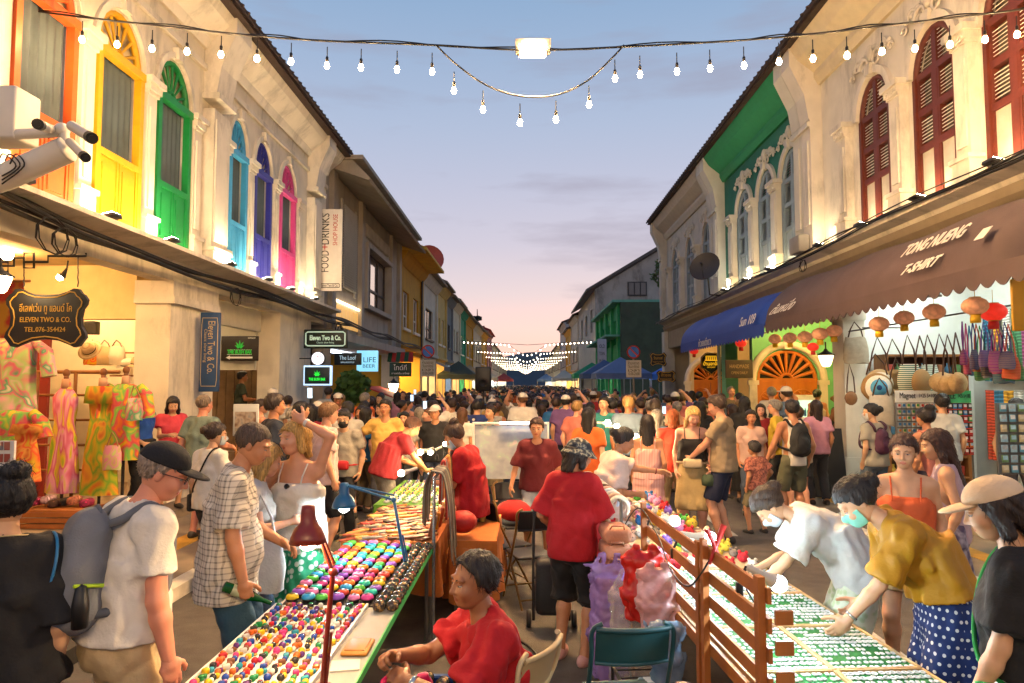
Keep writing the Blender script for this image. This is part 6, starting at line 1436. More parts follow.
# tents in the lane beyond, right
def tent(c, w, d, h, col, label, glow):
    t = thing('market_tent', label, 'tent', c); c = Vector(c); m = MB(); m._add([c+Vector((sx*w/2,sy*d/2,h)) for sx, sy in ((-1,-1),(1,-1),(1,1),(-1,1))]+[c+Vector((0,0,h+.8))], [(0,1,4),(1,2,4),(2,3,4),(3,0,4)]); 
    for a, b in (((-1,-1),(1,-1)),((1,-1),(1,1)),((1,1),(-1,1)),((-1,1),(-1,-1))): m.quad(*[c+Vector((q[0]*w/2,q[1]*d/2,h+z)) for q, z in ((a,-.25),(b,-.25),(b,0),(a,0))])
    m.build('canopy', M('tent_'+col, col, .8, .1, 3), t)
    for sx in (-1,1):
        for sy in (-1,1): m = MB(); m.tube([c+Vector((sx*w/2*.97,sy*d/2*.97,0)), c+Vector((sx*w/2*.97,sy*d/2*.97,h))], .025, 6); m.build('pole', TIN, t)
    m = MB(); m.ball(c+Vector((0,-.4,h-.1)), .08, 8, 5); m.build('lamp', M('tent_lamp_'+glow, '#fff', .4, 0, emit=260, ecol=glow), t); 
    m = MB(); m.box(c+Vector((0,d*.3,.5)), (w*.9,.5,1.0)); m.build('counter', M('counter_'+col, '#8f8a80', .7, .3, 3), t); return t
tent((4.6,33,0), 2.6, 2.4, 2.55, '#5a6a8a', 'slate blue market tent in front of the dark green wall', '#dff0ff'); tent((4.4,38,0), 2.6, 2.4, 2.6, '#3a4a6a', 'dark blue market tent behind the slate blue one', '#e8f4ff'); tent((4.5,46,0), 2.6, 2.6, 2.7, '#2a8a5a', 'green market tent with red trim farther up the right side', '#fff0d8')
tent((7.2,31.5,0), 2.6, 2.2, 2.5, '#1860c0', 'bright blue lit tent set back in the side lane', '#50a0ff'); tent((-3.9,40,0), 2.2, 2.4, 2.6, '#3a4438', 'dark canopy stall on the left pavement', '#ffe4b0'); tent((-3.9,48,0), 2.2, 2.6, 2.6, '#8a7a5a', 'tan canopy stall on the left pavement', '#ffe4b0'); tent((-3.6,60,0), 2.4, 2.6, 2.6, '#b8ac98', 'pale canopy stall far on the left', '#ffe4b0'); tent((3.8,66,0), 2.4, 2.6, 2.6, '#c0b8a8', 'pale canopy stall far on the right', '#ffe4b0'); tent((-2.6,84,0), 2.4, 2.6, 2.6, '#a04038', 'red canopy stall far down the street', '#ffe4b0'); tent((2.8,90,0), 2.4, 2.6, 2.6, '#5a7a9a', 'grey blue canopy stall far down the street', '#ffe4b0')
t = thing('loudspeaker', 'black loudspeaker on a tall pole above the crowd', 'speaker', (-1.25,20.5,0)); m = MB(); m.bbox((-1.25,20.5,2.2), (.46,.40,.72), .03); m.build('cabinet', BLACK, t); m = MB(); m.lathe([(.16,0),(.15,.01),(.03,-.02)], (-1.25,20.29,2.08), 16, Matrix.Rotation(R(90), 3, 'X')); m.build('driver', M('speaker_cone', '#24211f', .7, .1), t); m = MB(); m.tube([(-1.25,20.5,0),(-1.25,20.5,1.85)], .025, 6); m.build('pole', BLACK, t)

# ------------------------------------------------------------------ tie dye dress shop on the left
TD = [ramp_mat('tiedye_%d' % i, [(.15+.1*j, c) for j, c in enumerate(cs)], 'noise', sc_, .85, st_, 1, .8) for i, (cs, sc_, st_) in enumerate([
 (['#d8b818','#8ab828','#e8c838','#d05a7a','#e89ab0','#d8c828'], 4.6, (2.2,1,.5)), (['#d0402a','#e88a28','#d8b828','#7ab030','#e8a830','#d05030'], 4.5, (1,1,.6)), (['#2a9a6a','#d8c020','#e87a28','#d04a5a','#6ab848','#e8b830'], 5.5, (1,1,.8)),
 (['#e88aa8','#d8d0b0','#50a878','#d86a80','#a8c878','#e8b0b0'], 6, (1,1,.9)), (['#e8602a','#e8902a','#d8b020','#e8502a','#e8a040','#c8401a'], 5, (1,1,1)), (['#d87a9a','#e8c8c0','#c8d878','#e8a0b0','#d8c878','#e090a8'], 4, (1,1,1))])]
WOODR = ramp_mat('rack_wood', [(.3, '#7a4a20'), (.7, '#9a6430')], 'noise', 6, .6, (1,1,.2), 4)
def gown(c, w, h, mat, label, kind='dress', rot=0, group='tie dye clothes on show'):
    """garment hanging from its shoulders at c; h = length"""
    c = Vector(c); m = MB(); rings = []; n = 28; sd = (c.x*7+c.z*3) % 6
    prof = {'dress': [(0,.30),(.04,.52),(.10,.78),(.22,.76),(.34,.62),(.5,.80),(.75,.95),(1,1.0)], 'top': [(0,.5),(.06,.95),(.3,.9),(.6,.9),(1,1.0)], 'ruffle': [(0,.86),(.02,.9),(.16,1.0),(.165,.7),(.3,.62),(.33,.66),(.6,.85),(1,1.0)]}[kind]
    for f, k in prof:
        rings.append([c+Vector((math.cos(a)*w/2*k*(1+.07*f*math.sin(7*a+sd)), math.sin(a)*w*.24*k*(1+.22*f*math.sin(6*a+sd*2)), -h*f)) for a in [2*math.pi*i/n for i in range(n)]])
    m.loft(rings[::-1], cap=False); m.loft([[v+(Vector((c.x, c.y, v.z))-v)*.03 for v in r] for r in rings], cap=False)
    if kind == 'top':
        for s in (-1,1): m.tube([c+Vector((s*w*.42,0,-.03)), c+Vector((s*w*.66,.0,-.14)), c+Vector((s*w*.74,0,-h*.45))], [.06,.075,.09], 10)
    if kind == 'dress':
        for s in (-1,1): m.tube([c+Vector((s*w*.13,0,0)), c+Vector((s*w*.10,0,.07)), c+Vector((s*w*.05,.02,.11))], .016, 6)
    ob = m.build('dress' if kind != 'top' else 'shirt', mat, loc=c); tag(ob, label, 'garment', group); return ob
def form(c, label):
    t = thing('dress_form', label, 'mannequin', (c[0],c[1],.24)); c = Vector(c); m = MB(); m.ball(c+Vector((0,0,.19)), (.045,.045,.055), 10, 8); m.lathe([(.03,.10),(.03,.15)], c, 10); m.build('wooden_head', M('form_wood', '#7a4a24', .5, .15, 12), t); m = MB(); m.lathe([(.055,-.02),(.052,.11),(.02,.115)], c, 12); m.build('neck', M('form_skin', '#c89a78', .7, .05), t); m = MB(); m.tube([c+Vector((0,0,-1.0)),(c.x,c.y,.26)], .02, 6); m.lathe([(.18,.24),(.18,.26),(.03,.28)], (c.x,c.y,0), 12); m.build('stand', IRON, t)
YD = 9.2
for px, py, w, h, mt, kd, lb, ff in ((66,387,.44,1.42,0,'dress','long yellow and pink tie dye slip dress on a dress form',1),(103,386,.50,1.46,1,'ruffle','long orange red off shoulder tie dye dress on a dress form',1),(126,384,.44,1.02,2,'top','green and yellow tie dye top on a dress form near the tote bags',1)):
    c = atY(px, py, YD); gown(c, w, h, TD[mt], lb, kd)
    if ff: form(c, 'wooden headed dress form wearing the '+('yellow and pink dress','orange red dress','green tie dye top')[mt])
gown(atY(14, 340, 8.3), .62, 1.0, TD[3], 'pink and green tie dye kaftan hanging highest at the shop edge', 'top'); gown(atY(14, 410, 7.8), .50, .7, TD[2], 'green orange tie dye shirt on a yellow hanger', 'top'); gown(atY(27, 424, 7.4), .36, .62, TD[4], 'orange fringed tie dye shorts set with a yellow ruffle', 'ruffle')
for px, py, s_, mt, lb in ((113,452,.24,5,'pink flowered cloth tote hanging in front of the green top'),(135,405,.22,3,'pastel bucket bag hanging beside the blue shirted man')):
    b = soft_bag(s_, s_*1.3, .08, TD[mt], M('strap_tan', '#a8804a', .8, .1), .18, seed=int(px)); b.location = atY(px, py-20, 9.0); b['label'] = lb; b['group'] = 'cloth bags in the dress shop'
rk = thing('clothes_rack', 'orange brown wooden slatted rack frame behind the tie dye dresses', 'rack', (-6.4,9.4,.24))
m = MB()
for px in (38, 76): m.tube([atY(px,371,9.45), Vector((atY(px,371,9.45).x,9.45,.26))], .028, 4)
m.tube([atY(36,372,9.45), atY(120,372,9.45)], .025, 4)
for py in (395,420,445,470): m.tube([atY(38,py,9.5), atY(118,py,9.5)], .018, 4)
m.build('frame', WOODR, rk)
m = MB(); m.bbox((-6.6,8.75,.45), (2.2,.45,.06), .01)
for i in range(3): m.box((-6.6,8.52,.28+i*.07), (2.2,.03,.055))
for x in (-7.6,-5.6): m.box((x,8.75,.33), (.06,.42,.18))
bn = m.build('slatted_bench', M('bench_wood', '#9a5a22', .6, .2, 6)); tag(bn, 'low orange slatted wooden bench holding folded cloths', 'bench')
rgc = random.Random(9)
for i in range(16):
    c, nme = [('#a82c5a','magenta'),('#c8a0a8','pale pink'),('#5a3a2a','brown patterned'),('#2a2624','black patterned'),('#c87a5a','coral')][i % 5]; m = MB(); x = -7.5+i*.125
    m.bbox((x,8.72+.05*(i % 2),.53+.02*(i % 3)), (.10,.22,.10), .035); o = m.build('folded_cloth', ramp_mat('fold_%d' % (i % 5), [(.3,c),(.6,_sh(c,.6)),(.7,_sh(c,1.4))], 'noise', 18, .9)); tag(o, nme+' folded cloth on the slatted bench, place %d from the dark sign end' % (i+1), 'cloth', 'folded cloths on the bench')
m = MB(); m.box((-6.75,12.35,2.2), (1.5,.3,.03)); m.box((-6.75,12.35,2.62), (1.5,.03,.03)); o = m.build('hat_shelf', WOODR); tag(o, 'wooden shelf and rail of hats at the back of the dress shop', 'shelf')
for i, (px, py, mt, lb) in enumerate(((90,350,STRAWP,'yellowish straw hat hung at the left of the shop rail'),(128,366,M('hat_white','#d2ccbe',.9,.08,30,.3),'white brimmed hat on the back shelf'),(138,364,STRAWP,'pale straw hat on the back shelf beside the white one'),(148,363,STRAW,'tan straw hat at the end of the back shelf'))):
    h_ = hat((0,0,0), .19, mt, M('band_dk', '#2a211a', .8, .1), lb); p = atY(px, py, 11.2 if i == 0 else 12.0); h_.location = p; h_.rotation_euler = (R(60 if i == 0 else 20),0,0)
for i, (px, mt, lb) in enumerate(((93,TD[4],'small orange woven basket bag on the shop rail'),(105,STRAWP,'small yellow basket bag on the shop rail'),(117,M('bag_white','#d0c8b4',.9,.1),'cream string bag on the shop rail'))):
    b = soft_bag(.30,.32,.10,mt,BR,.12,seed=50+i); b.location = atY(px, 340, 12.0); b['label'] = lb
t = thing('wall_speaker', 'small black loudspeaker under the cream beam', 'speaker', atY(92,327,10.3)); m = MB(); m.bbox(atY(92,328,10.3), (.16,.16,.20), .01); m.build('cabinet', BLACK, t); m = MB(); m.box(atY(92,328,10.21), (.12,.004,.15)); m.build('grille', M('grille', '#2c2a28', .8, .1, 60), t)
m = MB(); m.box2((-7.52,10.38,.24),(-7.34,10.44,3.05)); o = m.build('door_post', M('post_maroon', '#7a1f1a', .5, .1)); tag(o, 'maroon painted door post beside the tie dye kaftan', 'post')
t = thing('red_banner', 'red cloth banner with gold marks hanging at the edge behind the lantern', 'banner', atY(10,300,7.2)); m = MB(); m.grid([[atY(x, y, 7.2+.03*math.sin(x*.5)) for x in range(-30,30,6)] for y in (282,300,320,338)]); m.build('cloth', ramp_mat('banner_red', [(.5,'#a8301c'),(.62,'#b8801c')], 'noise', 5, .8), t); m = MB(); m.tube([atY(-30,281,7.2), atY(30,281,7.2)], .015, 6); m.build('rod', WOODR, t)
t = thing('photo_board', 'white board of small photo cards at the far left edge', 'board', atY(4,470,4.6)); m = MB(); m.box(atY(-2,475,4.6), (.22,.02,.46)); m.build('panel', M('board_white', '#c8c4ba', .6, .05), t)
q = MB()
for j in range(5):
    for i in range(2): q.box(atY(0+i*7,446+j*12,4.585), (.038,.004,.055))
q.build('photo_print', ramp_mat('photo_print', [(.3,'#8a3a2a'),(.5,'#c8a888'),(.7,'#3a4a5a')], 'cell', 12, .5), t)
t = thing('easel_board', 'white framed picture board standing behind the bald man', 'board', (-3.6,9.0,.12)); c = atY(246,420,9.0); m = MB(); m.bbox(c, (.34,.03,.42), .01); m.build('frame', M('easel_white', '#bcc0bc', .6, .05), t); m = MB(); m.box(c+Vector((0,-.018,-.02)), (.28,.004,.26)); m.build('picture', ramp_mat('easel_pic', [(.3,'#6a4a38'),(.5,'#a89a88'),(.7,'#5a6a78')], 'noise', 9, .5), t)
m = MB(); m.tube([c+Vector((-.12,.02,-.2)), (c.x-.16,8.9,.12)], .015, 5); m.tube([c+Vector((.12,.02,-.2)), (c.x+.16,8.9,.12)], .015, 5); m.build('easel', WOODR, t)
leafy('potted_fern', 'hanging green fern under the navy sign', 'plant', atY(352,398,18.6), .75, .42, 1, M('fern_leaf', '#3a5a22', .7, .3, 5), 420, .22, BARK, 4)
leafy('wall_shrub', 'small shrub sprouting from the grey white house corner', 'plant', atY(664,290,30), 1.3, .5, 1.3, M('shrub_leaf', '#4a5a20', .7, .3, 5), 260, .2, BARK, 5)

# ------------------------------------------------------------------ left stall: beads, painted pots, leather
def table(c, w, d, z, mat, label, clothm=None, rot=0, drop=.3, legs_=True):
    t = thing('market_table', label, 'table', (c[0],c[1],0), None, None, rot); o = ORG.pop(t.name)
    m = MB(); m.bbox((0,0,z-.02), (w,d,.04), .006); m.build('tabletop', mat, t)
    for sx in (-1,1):
        for sy in (-1,1): m = MB(); m.tube([(sx*(w/2-.05),sy*(d/2-.06),0),(sx*(w/2-.05),sy*(d/2-.06),z-.04)], .016, 6); m.build('leg', TIN, t)
    if clothm:
        m = MB(); P = []
        for f, zz in ((0,z+.002),(0,z-.05),(0,z-drop*.5),(0,z-drop)):
            row = []
            for i in range(81):
                u = i/80*2*(w+d); k = (z+.002-zz)
                if u < w: x, y, nx, ny = -w/2+u, -d/2, 0, -1
                elif u < w+d: x, y, nx, ny = w/2, -d/2+u-w, 1, 0
                elif u < 2*w+d: x, y, nx, ny = w/2-(u-w-d), d/2, 0, 1
                else: x, y, nx, ny = -w/2, d/2-(u-2*w-d), -1, 0
                off = .006+k*.06*(1+math.sin(u*23)+.5*math.sin(u*41)); row.append((x+nx*off, y+ny*off, zz-(.0 if k < .1 else .03*math.sin(u*9))))
            P.append(row)
        m.grid(P[::-1]); m.box((0,0,z+.003), (w+.01,d+.01,.004)); m.build('cloth', clothm, t)
    ORG[t.name] = o; return t
TZ = .75
table((-1.10,3.86), .72, 3.52, TZ, M('table_grey', '#8f8d86', .6, .1, 4), 'long folding table of bead charms and painted pots with a white tray')
m = MB(); m.bbox((-1.185,3.12,TZ+.006), (.52,1.86,.012), .003)
for x in (-1.45,-.92): m.box((x,3.12,TZ+.012), (.012,1.86,.024))
o = m.build('bead_tray', M('tray_white', '#d8d4cc', .5, .05)); tag(o, 'wide white tray holding the rows of bead charms', 'tray')
m = MB(); m.bbox((-1.12,4.82,TZ+.005), (.62,1.54,.010), .003); o = m.build('pot_mat', M('mat_black', '#1a1816', .8, .1)); tag(o, 'black mat under the rows of painted round boxes', 'mat')
m = MB(); m.box((-.742,3.86,TZ-.018), (.012,3.5,.035)); o = m.build('edge_strip', M('edge_green', '#3aa04a', .5, .1, 8, emit=.12)); tag(o, 'bright green strip along the vendor side of the long table', 'strip')
BEADC = [('#b0181c','red'),('#d8b010','yellow'),('#1a7a3a','green'),('#1c3f94','blue'),('#c83a7a','pink'),('#c8601a','orange'),('#5a2a6a','purple'),('#7a4a2a','brown'),('#c8c4ba','white'),('#2a2624','black'),('#2a8a9a','turquoise'),('#b8923a','gold')]
BM = [M('bead_'+n, c, .25, .1, 60) for c, n in BEADC]; rg = random.Random(31)
protos = {}
def charm_mesh(a, b, k):
    if (a, b, k) in protos: return protos[(a, b, k)]
    m = MB()
    if k == 0: m.bbox((0,0,.012), (.024,.024,.024), .006); m.mat(1).bbox((.004,.022,.010), (.020,.020,.020), .006); m.mat(2).tube([(0,-.012,.010),(-.002,-.026,.004)], .003, 5)
    elif k == 1: m.ball((0,0,.014), .015, 8, 6); m.mat(1).ball((.003,.024,.011), .012, 8, 6); m.mat(2).lathe([(.010,.0),(.012,.004),(.010,.008)], (0,-.02,0), 8)
    else: m.bbox((0,0,.011), (.030,.020,.022), .005, Matrix.Rotation(.6, 3, 'Z')); m.mat(1).ball((.002,.022,.012), .013, 8, 6); m.mat(2).bbox((0,-.02,.006), (.016,.012,.012), .003)
    protos[(a, b, k)] = m.mesh('bead_charm', [BM[a], BM[b], BM[11]]); return protos[(a, b, k)]
NUM = ['first','second','third','fourth','fifth','sixth','seventh','eighth','ninth','tenth']
for j in range(30):
    for i in range(9):
        a = rg.randrange(11); b = (a*5+3+j % 3) % 12; k = (a+j) % 3
        o = linkmesh('bead_charm', charm_mesh(a, b, k)); o.location = (-1.415+i*.058+.006*math.sin(j*2.1+i), 2.24+j*.0605+.004*math.sin(i*3+j), TZ+.0125); o.rotation_euler = (0,0,rg.uniform(-.5,.5))
        s_ = rg.uniform(.98,1.22); o.scale = (s_,)*3
        tag(o, '%s and %s bead charm, column %d from aisle, row %d from far end' % (BEADC[a][1], BEADC[b][1], i+1, 30-j), 'bead charm', 'bead charms on the white tray')
POTC = [('#d8b818','yellow'),('#c83a8a','pink'),('#2a9ad0','sky blue'),('#d0402a','red'),('#4ab83a','lime'),('#e87a1a','orange'),('#8a4ab8','violet'),('#2ab8a0','turquoise'),('#d87ab0','rose')]
PB = M('pot_base', '#221d1a', .35, .1)
pots = []
for c, n in POTC:
    m = MB(); m.lathe([(.020,0),(.034,.004),(.039,.016),(.039,.022)], n=14); m.mat(1).lathe([(.040,.021),(.040,.028),(.034,.041),(.020,.048),(.002,.050)], n=14); m.mat(2).lathe([(.019,.0487),(.013,.0505),(.002,.0515)], n=10)
    pots.append(m.mesh('painted_box', [PB, M('pot_'+n, c, .3, .12, 40), M('pot_eye_'+n, _sh(c, .45), .3, .2, 80)]))
for j in range(16):
    for i in range(6):
        a = (i*2+j*5+(j*j) % 7) % 9; o = linkmesh('painted_box', pots[a]); o.location = (-1.385+i*.0905+.007*math.sin(j*1.7+i*2), 4.12+j*.0925, TZ+.0105); o.rotation_euler = (0,0,rg.uniform(0,6)); s_ = rg.uniform(.9,1.06); o.scale = (s_,)*3
        tag(o, '%s lidded painted box, column %d from aisle, row %d from bead tray' % (POTC[a][1], i+1, j+1), 'painted box', 'painted round boxes on the black mat')
DB = ramp_mat('dark_ball', [(.35,'#1c1a17'),(.55,'#4a4030'),(.62,'#a8803a'),(.7,'#3a2a20')], 'noise', 45, .25, (1,1,1), 3); DB2 = ramp_mat('dark_ball2', [(.35,'#1c1a17'),(.55,'#3a4a38'),(.62,'#b83a2a'),(.7,'#c8a87a')], 'noise', 45, .25, (1,1,1), 3)
for k, mm in enumerate((DB, DB2)):
    m = MB(); m.lathe([(.018,0),(.034,.012),(.038,.030),(.032,.048),(.016,.060),(.002,.063)], n=14); me = m.mesh('lacquer_ball', [mm])
    for i in range(16):
        r_, c_ = divmod(i, 2); o = linkmesh('lacquer_ball', me); o.location = (-.835+c_*.072-(k*.0), 3.98+r_*.19+k*.093+.01*math.sin(i), TZ+.002); o.rotation_euler = (0,0,i)
        tag(o, '%s lacquer ball, place %d from far end, %s column by green edge' % (('gold flecked','red flecked')[k], 8-r_, ('inner','outer')[c_]), 'lacquer ball', 'lacquer balls along the green edge')
t = thing('wooden_dish', 'small orange wooden dish on the grey end of long table', 'dish', (-.82,3.42,TZ)); m = MB(); m.bbox((-.82,3.42,TZ+.012), (.13,.19,.022), .01); m.build('dish', M('dish_wood', '#b87a2a', .5, .1, 9), t); m = MB(); m.bbox((-.82,3.42,TZ+.025), (.10,.155,.008), .004); m.build('hollow', M('dish_in', '#9a6420', .5, .1, 9), t)
m = MB(); m.box((-.83,3.22,TZ+.004), (.13,.12,.006), Matrix.Rotation(.2, 3, 'Z')); o = m.build('paper_slip', M('paper', '#c4c0b4', .8, .05)); tag(o, 'pale paper slip with prices beside the wooden dish', 'paper')
for i in range(3): pass
# leather stall
LC = M('cloth_orange', '#a85c1c', .85, .15, 8, .2, 90)
table((-1.12,6.50), .78, 1.66, TZ, M('table_wood', '#6a4a2a', .6, .15, 6), 'table under an orange cloth crowded with leather goods', LC, 0, .42)
LCOL = [('#6a3a1c','brown'),('#a0281c','red'),('#c87a1c','tan orange'),('#2a211c','black'),('#8a8478','grey'),('#c8a050','mustard'),('#4a2a1c','dark brown'),('#b0502a','rust')]
LM = [M('leather_'+n, c, .45, .2, 30, .2, 120) for c, n in LCOL]; lme = []
for mm in LM:
    m = MB(); m.bbox((0,0,.010), (.20,.042,.018), .008); m.mat(1).bbox((.085,0,.011), (.045,.036,.022), .006); m.mat(1).tube([(-.10,0,.012),(-.125,0,.010)], .006, 6); m1 = m.mesh('leather_sheath', [mm, M('brass', '#a8803a', .35, .1, metal=.7)])
    m = MB(); m.bbox((0,0,.010), (.115,.092,.020), .006); m.mat(1).box((.0,.0,.0205), (.012,.075,.002)); m2 = m.mesh('leather_wallet', [mm, M('stitch', '#c8b48a', .6, .1)]); lme.append((m1, m2))
for j in range(14):
    for i in range(7):
        a = rg.randrange(8); k = 1 if rg.random() < .3 else 0; o = linkmesh(('leather_sheath','leather_wallet')[k], lme[a][k]); o.location = (-1.44+i*.098+rg.uniform(-.012,.012), 5.74+j*.112+rg.uniform(-.012,.012), TZ+.007+.006*((i+j) % 3)); o.rotation_euler = (rg.uniform(-.05,.05), rg.uniform(-.06,.06), R(35)+rg.uniform(-.35,.35))
        tag(o, '%s leather %s, column %d from aisle, row %d from painted boxes' % (LCOL[a][1], ('knife sheath','wallet')[k], i+1, j+1), 'leather goods', 'leather goods on the orange cloth')
for i in range(6):
    m = MB(); m.bbox((0,0,.09), (.04,.16,.18), .014); m.tube([(0,-.05,.18),(0,-.03,.215),(0,.03,.215),(0,.05,.18)], .006, 5); o = m.build('leather_pouch', LM[(0,2,7,5,0,6)[i]]); o.location = (-.80, 5.85+i*.24, TZ+.006); o.rotation_euler = (0, R(12), R(8*i % 20)); tag(o, LCOL[(0,2,7,5,0,6)[i]][1]+' upright leather pouch at the vendor side, place %d from the camera' % (i+1), 'pouch', 'upright pouches at the orange cloth edge')
# green mat of trinkets further on
table((-1.2,8.35), .85, 1.9, TZ, M('table_wood', '#6a4a2a'), 'green topped table of small silver trinkets lit by clip bulbs', M('mat_green', '#4a7a1c', .9, .15, 30, .3, 150), 0, .2)
tm = []
for c, n in (('#c8c4bc','silver'),('#b8923a','gold'),('#9a8a7a','bronze')):
    m = MB(); m.lathe([(.022,0),(.024,.008),(.012,.016),(.002,.018)], n=8); m.mat(1).ball((0,0,.018), .008, 6, 4); tm.append((m.mesh('trinket', [M('trinket_'+n, c, .3, .1, metal=.5), BM[3]]), n))
for j in range(16):
    for i in range(7):
        a = (i*3+j*2+(j % 5)) % 3; o = linkmesh('trinket', tm[a][0]); o.location = (-1.52+i*.105+.01*math.sin(j*2), 7.55+j*.105, TZ+.006); o.scale = (1.5,1.5,1.3); tag(o, '%s trinket on green mat, column %d from aisle, row %d from leather' % (tm[a][1], i+1, j+1), 'trinket', 'trinkets on the green mat')
# desk lamps
def desk_lamp(base, elbow, shade, mat, label, bulbm, r=.075, down=(0,0,-1)):
    t = thing('desk_lamp', label, 'lamp', base); b, e, s = map(Vector, (base, elbow, shade)); m = MB(); m.bbox(b+Vector((0,0,.015)), (.06,.09,.03), .008); m.tube([b, e], .011, 8); m.tube([b+Vector((.018,0,.02)), b+(e-b)*.5+Vector((.018,0,0))], .006, 6); m.build('stem', mat, t)
    m = MB(); m.tube([e+Vector((0,0,.0)), s+Vector((0,0,r*1.5))], .009, 6); m.tube([e+Vector((0,.02,.03)), s+Vector((0,.02,r*1.5))], .007, 6); m.ball(e, .02, 8, 6); m.build('arm', mat, t)
    q = Vector(down).normalized(); Mx = (-q).to_track_quat('Z','Y').to_matrix(); m = MB(); m.lathe([(r,-r*.35),(r*.92,0),(r*.72,r*.45),(r*.42,r*.75),(r*.40,r*1.3),(r*.34,r*1.65),(.003,r*1.7)], s, 20, Mx); m.lathe([(r*.38,r*.7),(r*.68,r*.42),(r*.88,0),(r*.97,-r*.35)], s, 20, Mx, closed=False); sh = m.build('shade', mat, t)
    m = MB(); m.ball(s-Mx @ Vector((0,0,r*.28)), r*.5, 10, 8); m.build('bulb', bulbm, t); return t
REDL = M('lamp_red', '#7a2416', .3, .08, 8); BLUL = M('lamp_blue', '#1f5a86', .3, .08, 8)
BULBT = M('bulb_table', '#fff', .4, 0, emit=560, ecol='#ffd6a0'); BULBTC = M('bulb_table_cool', '#fff', .4, 0, emit=420, ecol='#d8f0ff')
desk_lamp((-.86,2.95,TZ), atY(333,572,2.95), atY(308,536,2.95), REDL, 'red enamel desk lamp shining on the bead charms', BULBT, .078)
desk_lamp((-.83,4.85,TZ), atY(394,500,4.85), atY(344,503,4.9), BLUL, 'blue enamel desk lamp with a pale bulb over the leather', BULBTC, .085)
def clip_lamp(p, d, label, bulbm, cone=True, r=.032):
    """bulb at p, neck running back along -d to a clamp"""
    p, d = Vector(p), Vector(d).normalized(); t = thing('clip_lamp', label, 'lamp', p); m = MB()
    Mx = d.to_track_quat('Z','Y').to_matrix(); m.lathe([(.014,-.14),(.017,-.13),(.017,-.06),(.030,-.01),(.034,.0)], p-d*.02, 12, Mx); m.build('holder', M('lamp_white', '#c8c4ba', .5, .05), t); m = MB(); m.tube([p-d*.16, p-d*.2-Vector((0,0,.10))], .008, 5); m.bbox(p-d*.2-Vector((0,0,.12)), (.03,.03,.06), .006); m.build('clamp', BLACK, t)
    m = MB(); m.ball(p+d*.01, r, 10, 8); m.build('bulb', bulbm, t); return t
for px, py, Y, d, lb in ((402,473,6.9,(-1,-.2,-.3),'bare warm bulb clipped above the belts'),(421,452,8.3,(-1,-.2,-.3),'warm bulb on the trinket stand, larger one'),(431,452,8.9,(-.8,0,-.4),'small warm bulb on the trinket stand'),(446,444,9.6,(-1,0,-.2),'warm bulb farthest along the trinket stand')):
    clip_lamp(atY(px, py, Y), d, lb, BULBT)
# belts and straps on a stand
t = thing('belt_stand', 'chrome stand pole with a rail for belts beside the leather table', 'stand', (-.72,5.45,0)); m = MB(); m.tube([(-.72,5.45,0),(-.72,5.45,1.32)], .013, 8); m.tube([(-.72,5.45,1.30),(-.72,7.5,1.38)], .012, 8); m.tube([(-.72,7.5,1.38),(-.72,7.5,0)], .012, 8); m.build('pole', M('chrome', '#a8a8a4', .25, .05, metal=.8), t)
for i in range(9):
    y = 5.52+i*.05; c, n = [('#5a564e','grey'),('#8a8070','pale grey'),('#3a342c','charcoal'),('#6a4a30','brown'),('#4a4640','slate')][i % 5]; m = MB(); l_ = .62+.03*(i % 4)
    pts = spline([(-.72-.10,y,1.31-l_*.6),(-.72-.095,y,1.31-.12),(-.72-.05,y,1.335),(-.72,y,1.345),(-.72+.06,y,1.31),(-.72+.10,y,1.31-.2),(-.72+.12,y,1.31-l_*.7),(-.72+.13,y+.01,1.31-l_*1.05)], 5); rings = [[p+Vector((0,.016,0)), p+Vector((.006,.016,.004)), p+Vector((.006,-.016,.004)), p+Vector((0,-.016,0))] for p in pts]
    m.loft(rings); o = m.build('belt', M('belt_'+n, c, .5, .15, 30)); tag(o, n+' leather belt draped over the stand rail, place %d from the camera' % (i+1), 'belt', 'belts over the stand rail')
for i in range(16):
    y = 6.05+i*.09; a = (i*3+1) % 8; m = MB(); m.tube(spline([(-.72-.03,y,1.0),(-.72-.02,y,1.3),(-.72,y,1.375+.005*i*.5),(-.72+.02,y,1.3),(-.72+.03,y,.92)], 4), .012, 5); m.bbox((-.69,y,.9), (.02,.03,.07), .006); o = m.build('lanyard', LM[a]); tag(o, LCOL[a][1]+' leather lanyard on stand rail, place %d behind the belts' % (i+1), 'lanyard', 'lanyards on the stand rail')
m = MB(); m.ball((-.55,6.1,.84), (.13,.12,.10), 10, 7); o = m.build('red_bundle', M('bundle_red', '#b01c14', .6, .15, 12, .4, 30)); tag(o, 'shiny red bundled bag on the orange cloth behind the belts', 'bag')
table((-.45,6.55), .40, 1.2, .70, MATS['table_wood'], 'low side table under an orange cloth behind the belts', LC, 0, .5)
t = thing('iced_drink', 'plastic cup of pale iced drink on the low side table', 'cup', (-.42,6.75,.71)); m = MB(); m.lathe([(.030,0),(.042,.11)], (-.42,6.75,.71), 14); m.build('cup', M('drink', '#c8a858', .2, .1), t); m = MB(); m.tube([(-.42,6.75,.80),(-.40,6.74,.90)], .004, 5); m.build('straw', M('straw_pink', '#d8c83a', .5, 0), t)
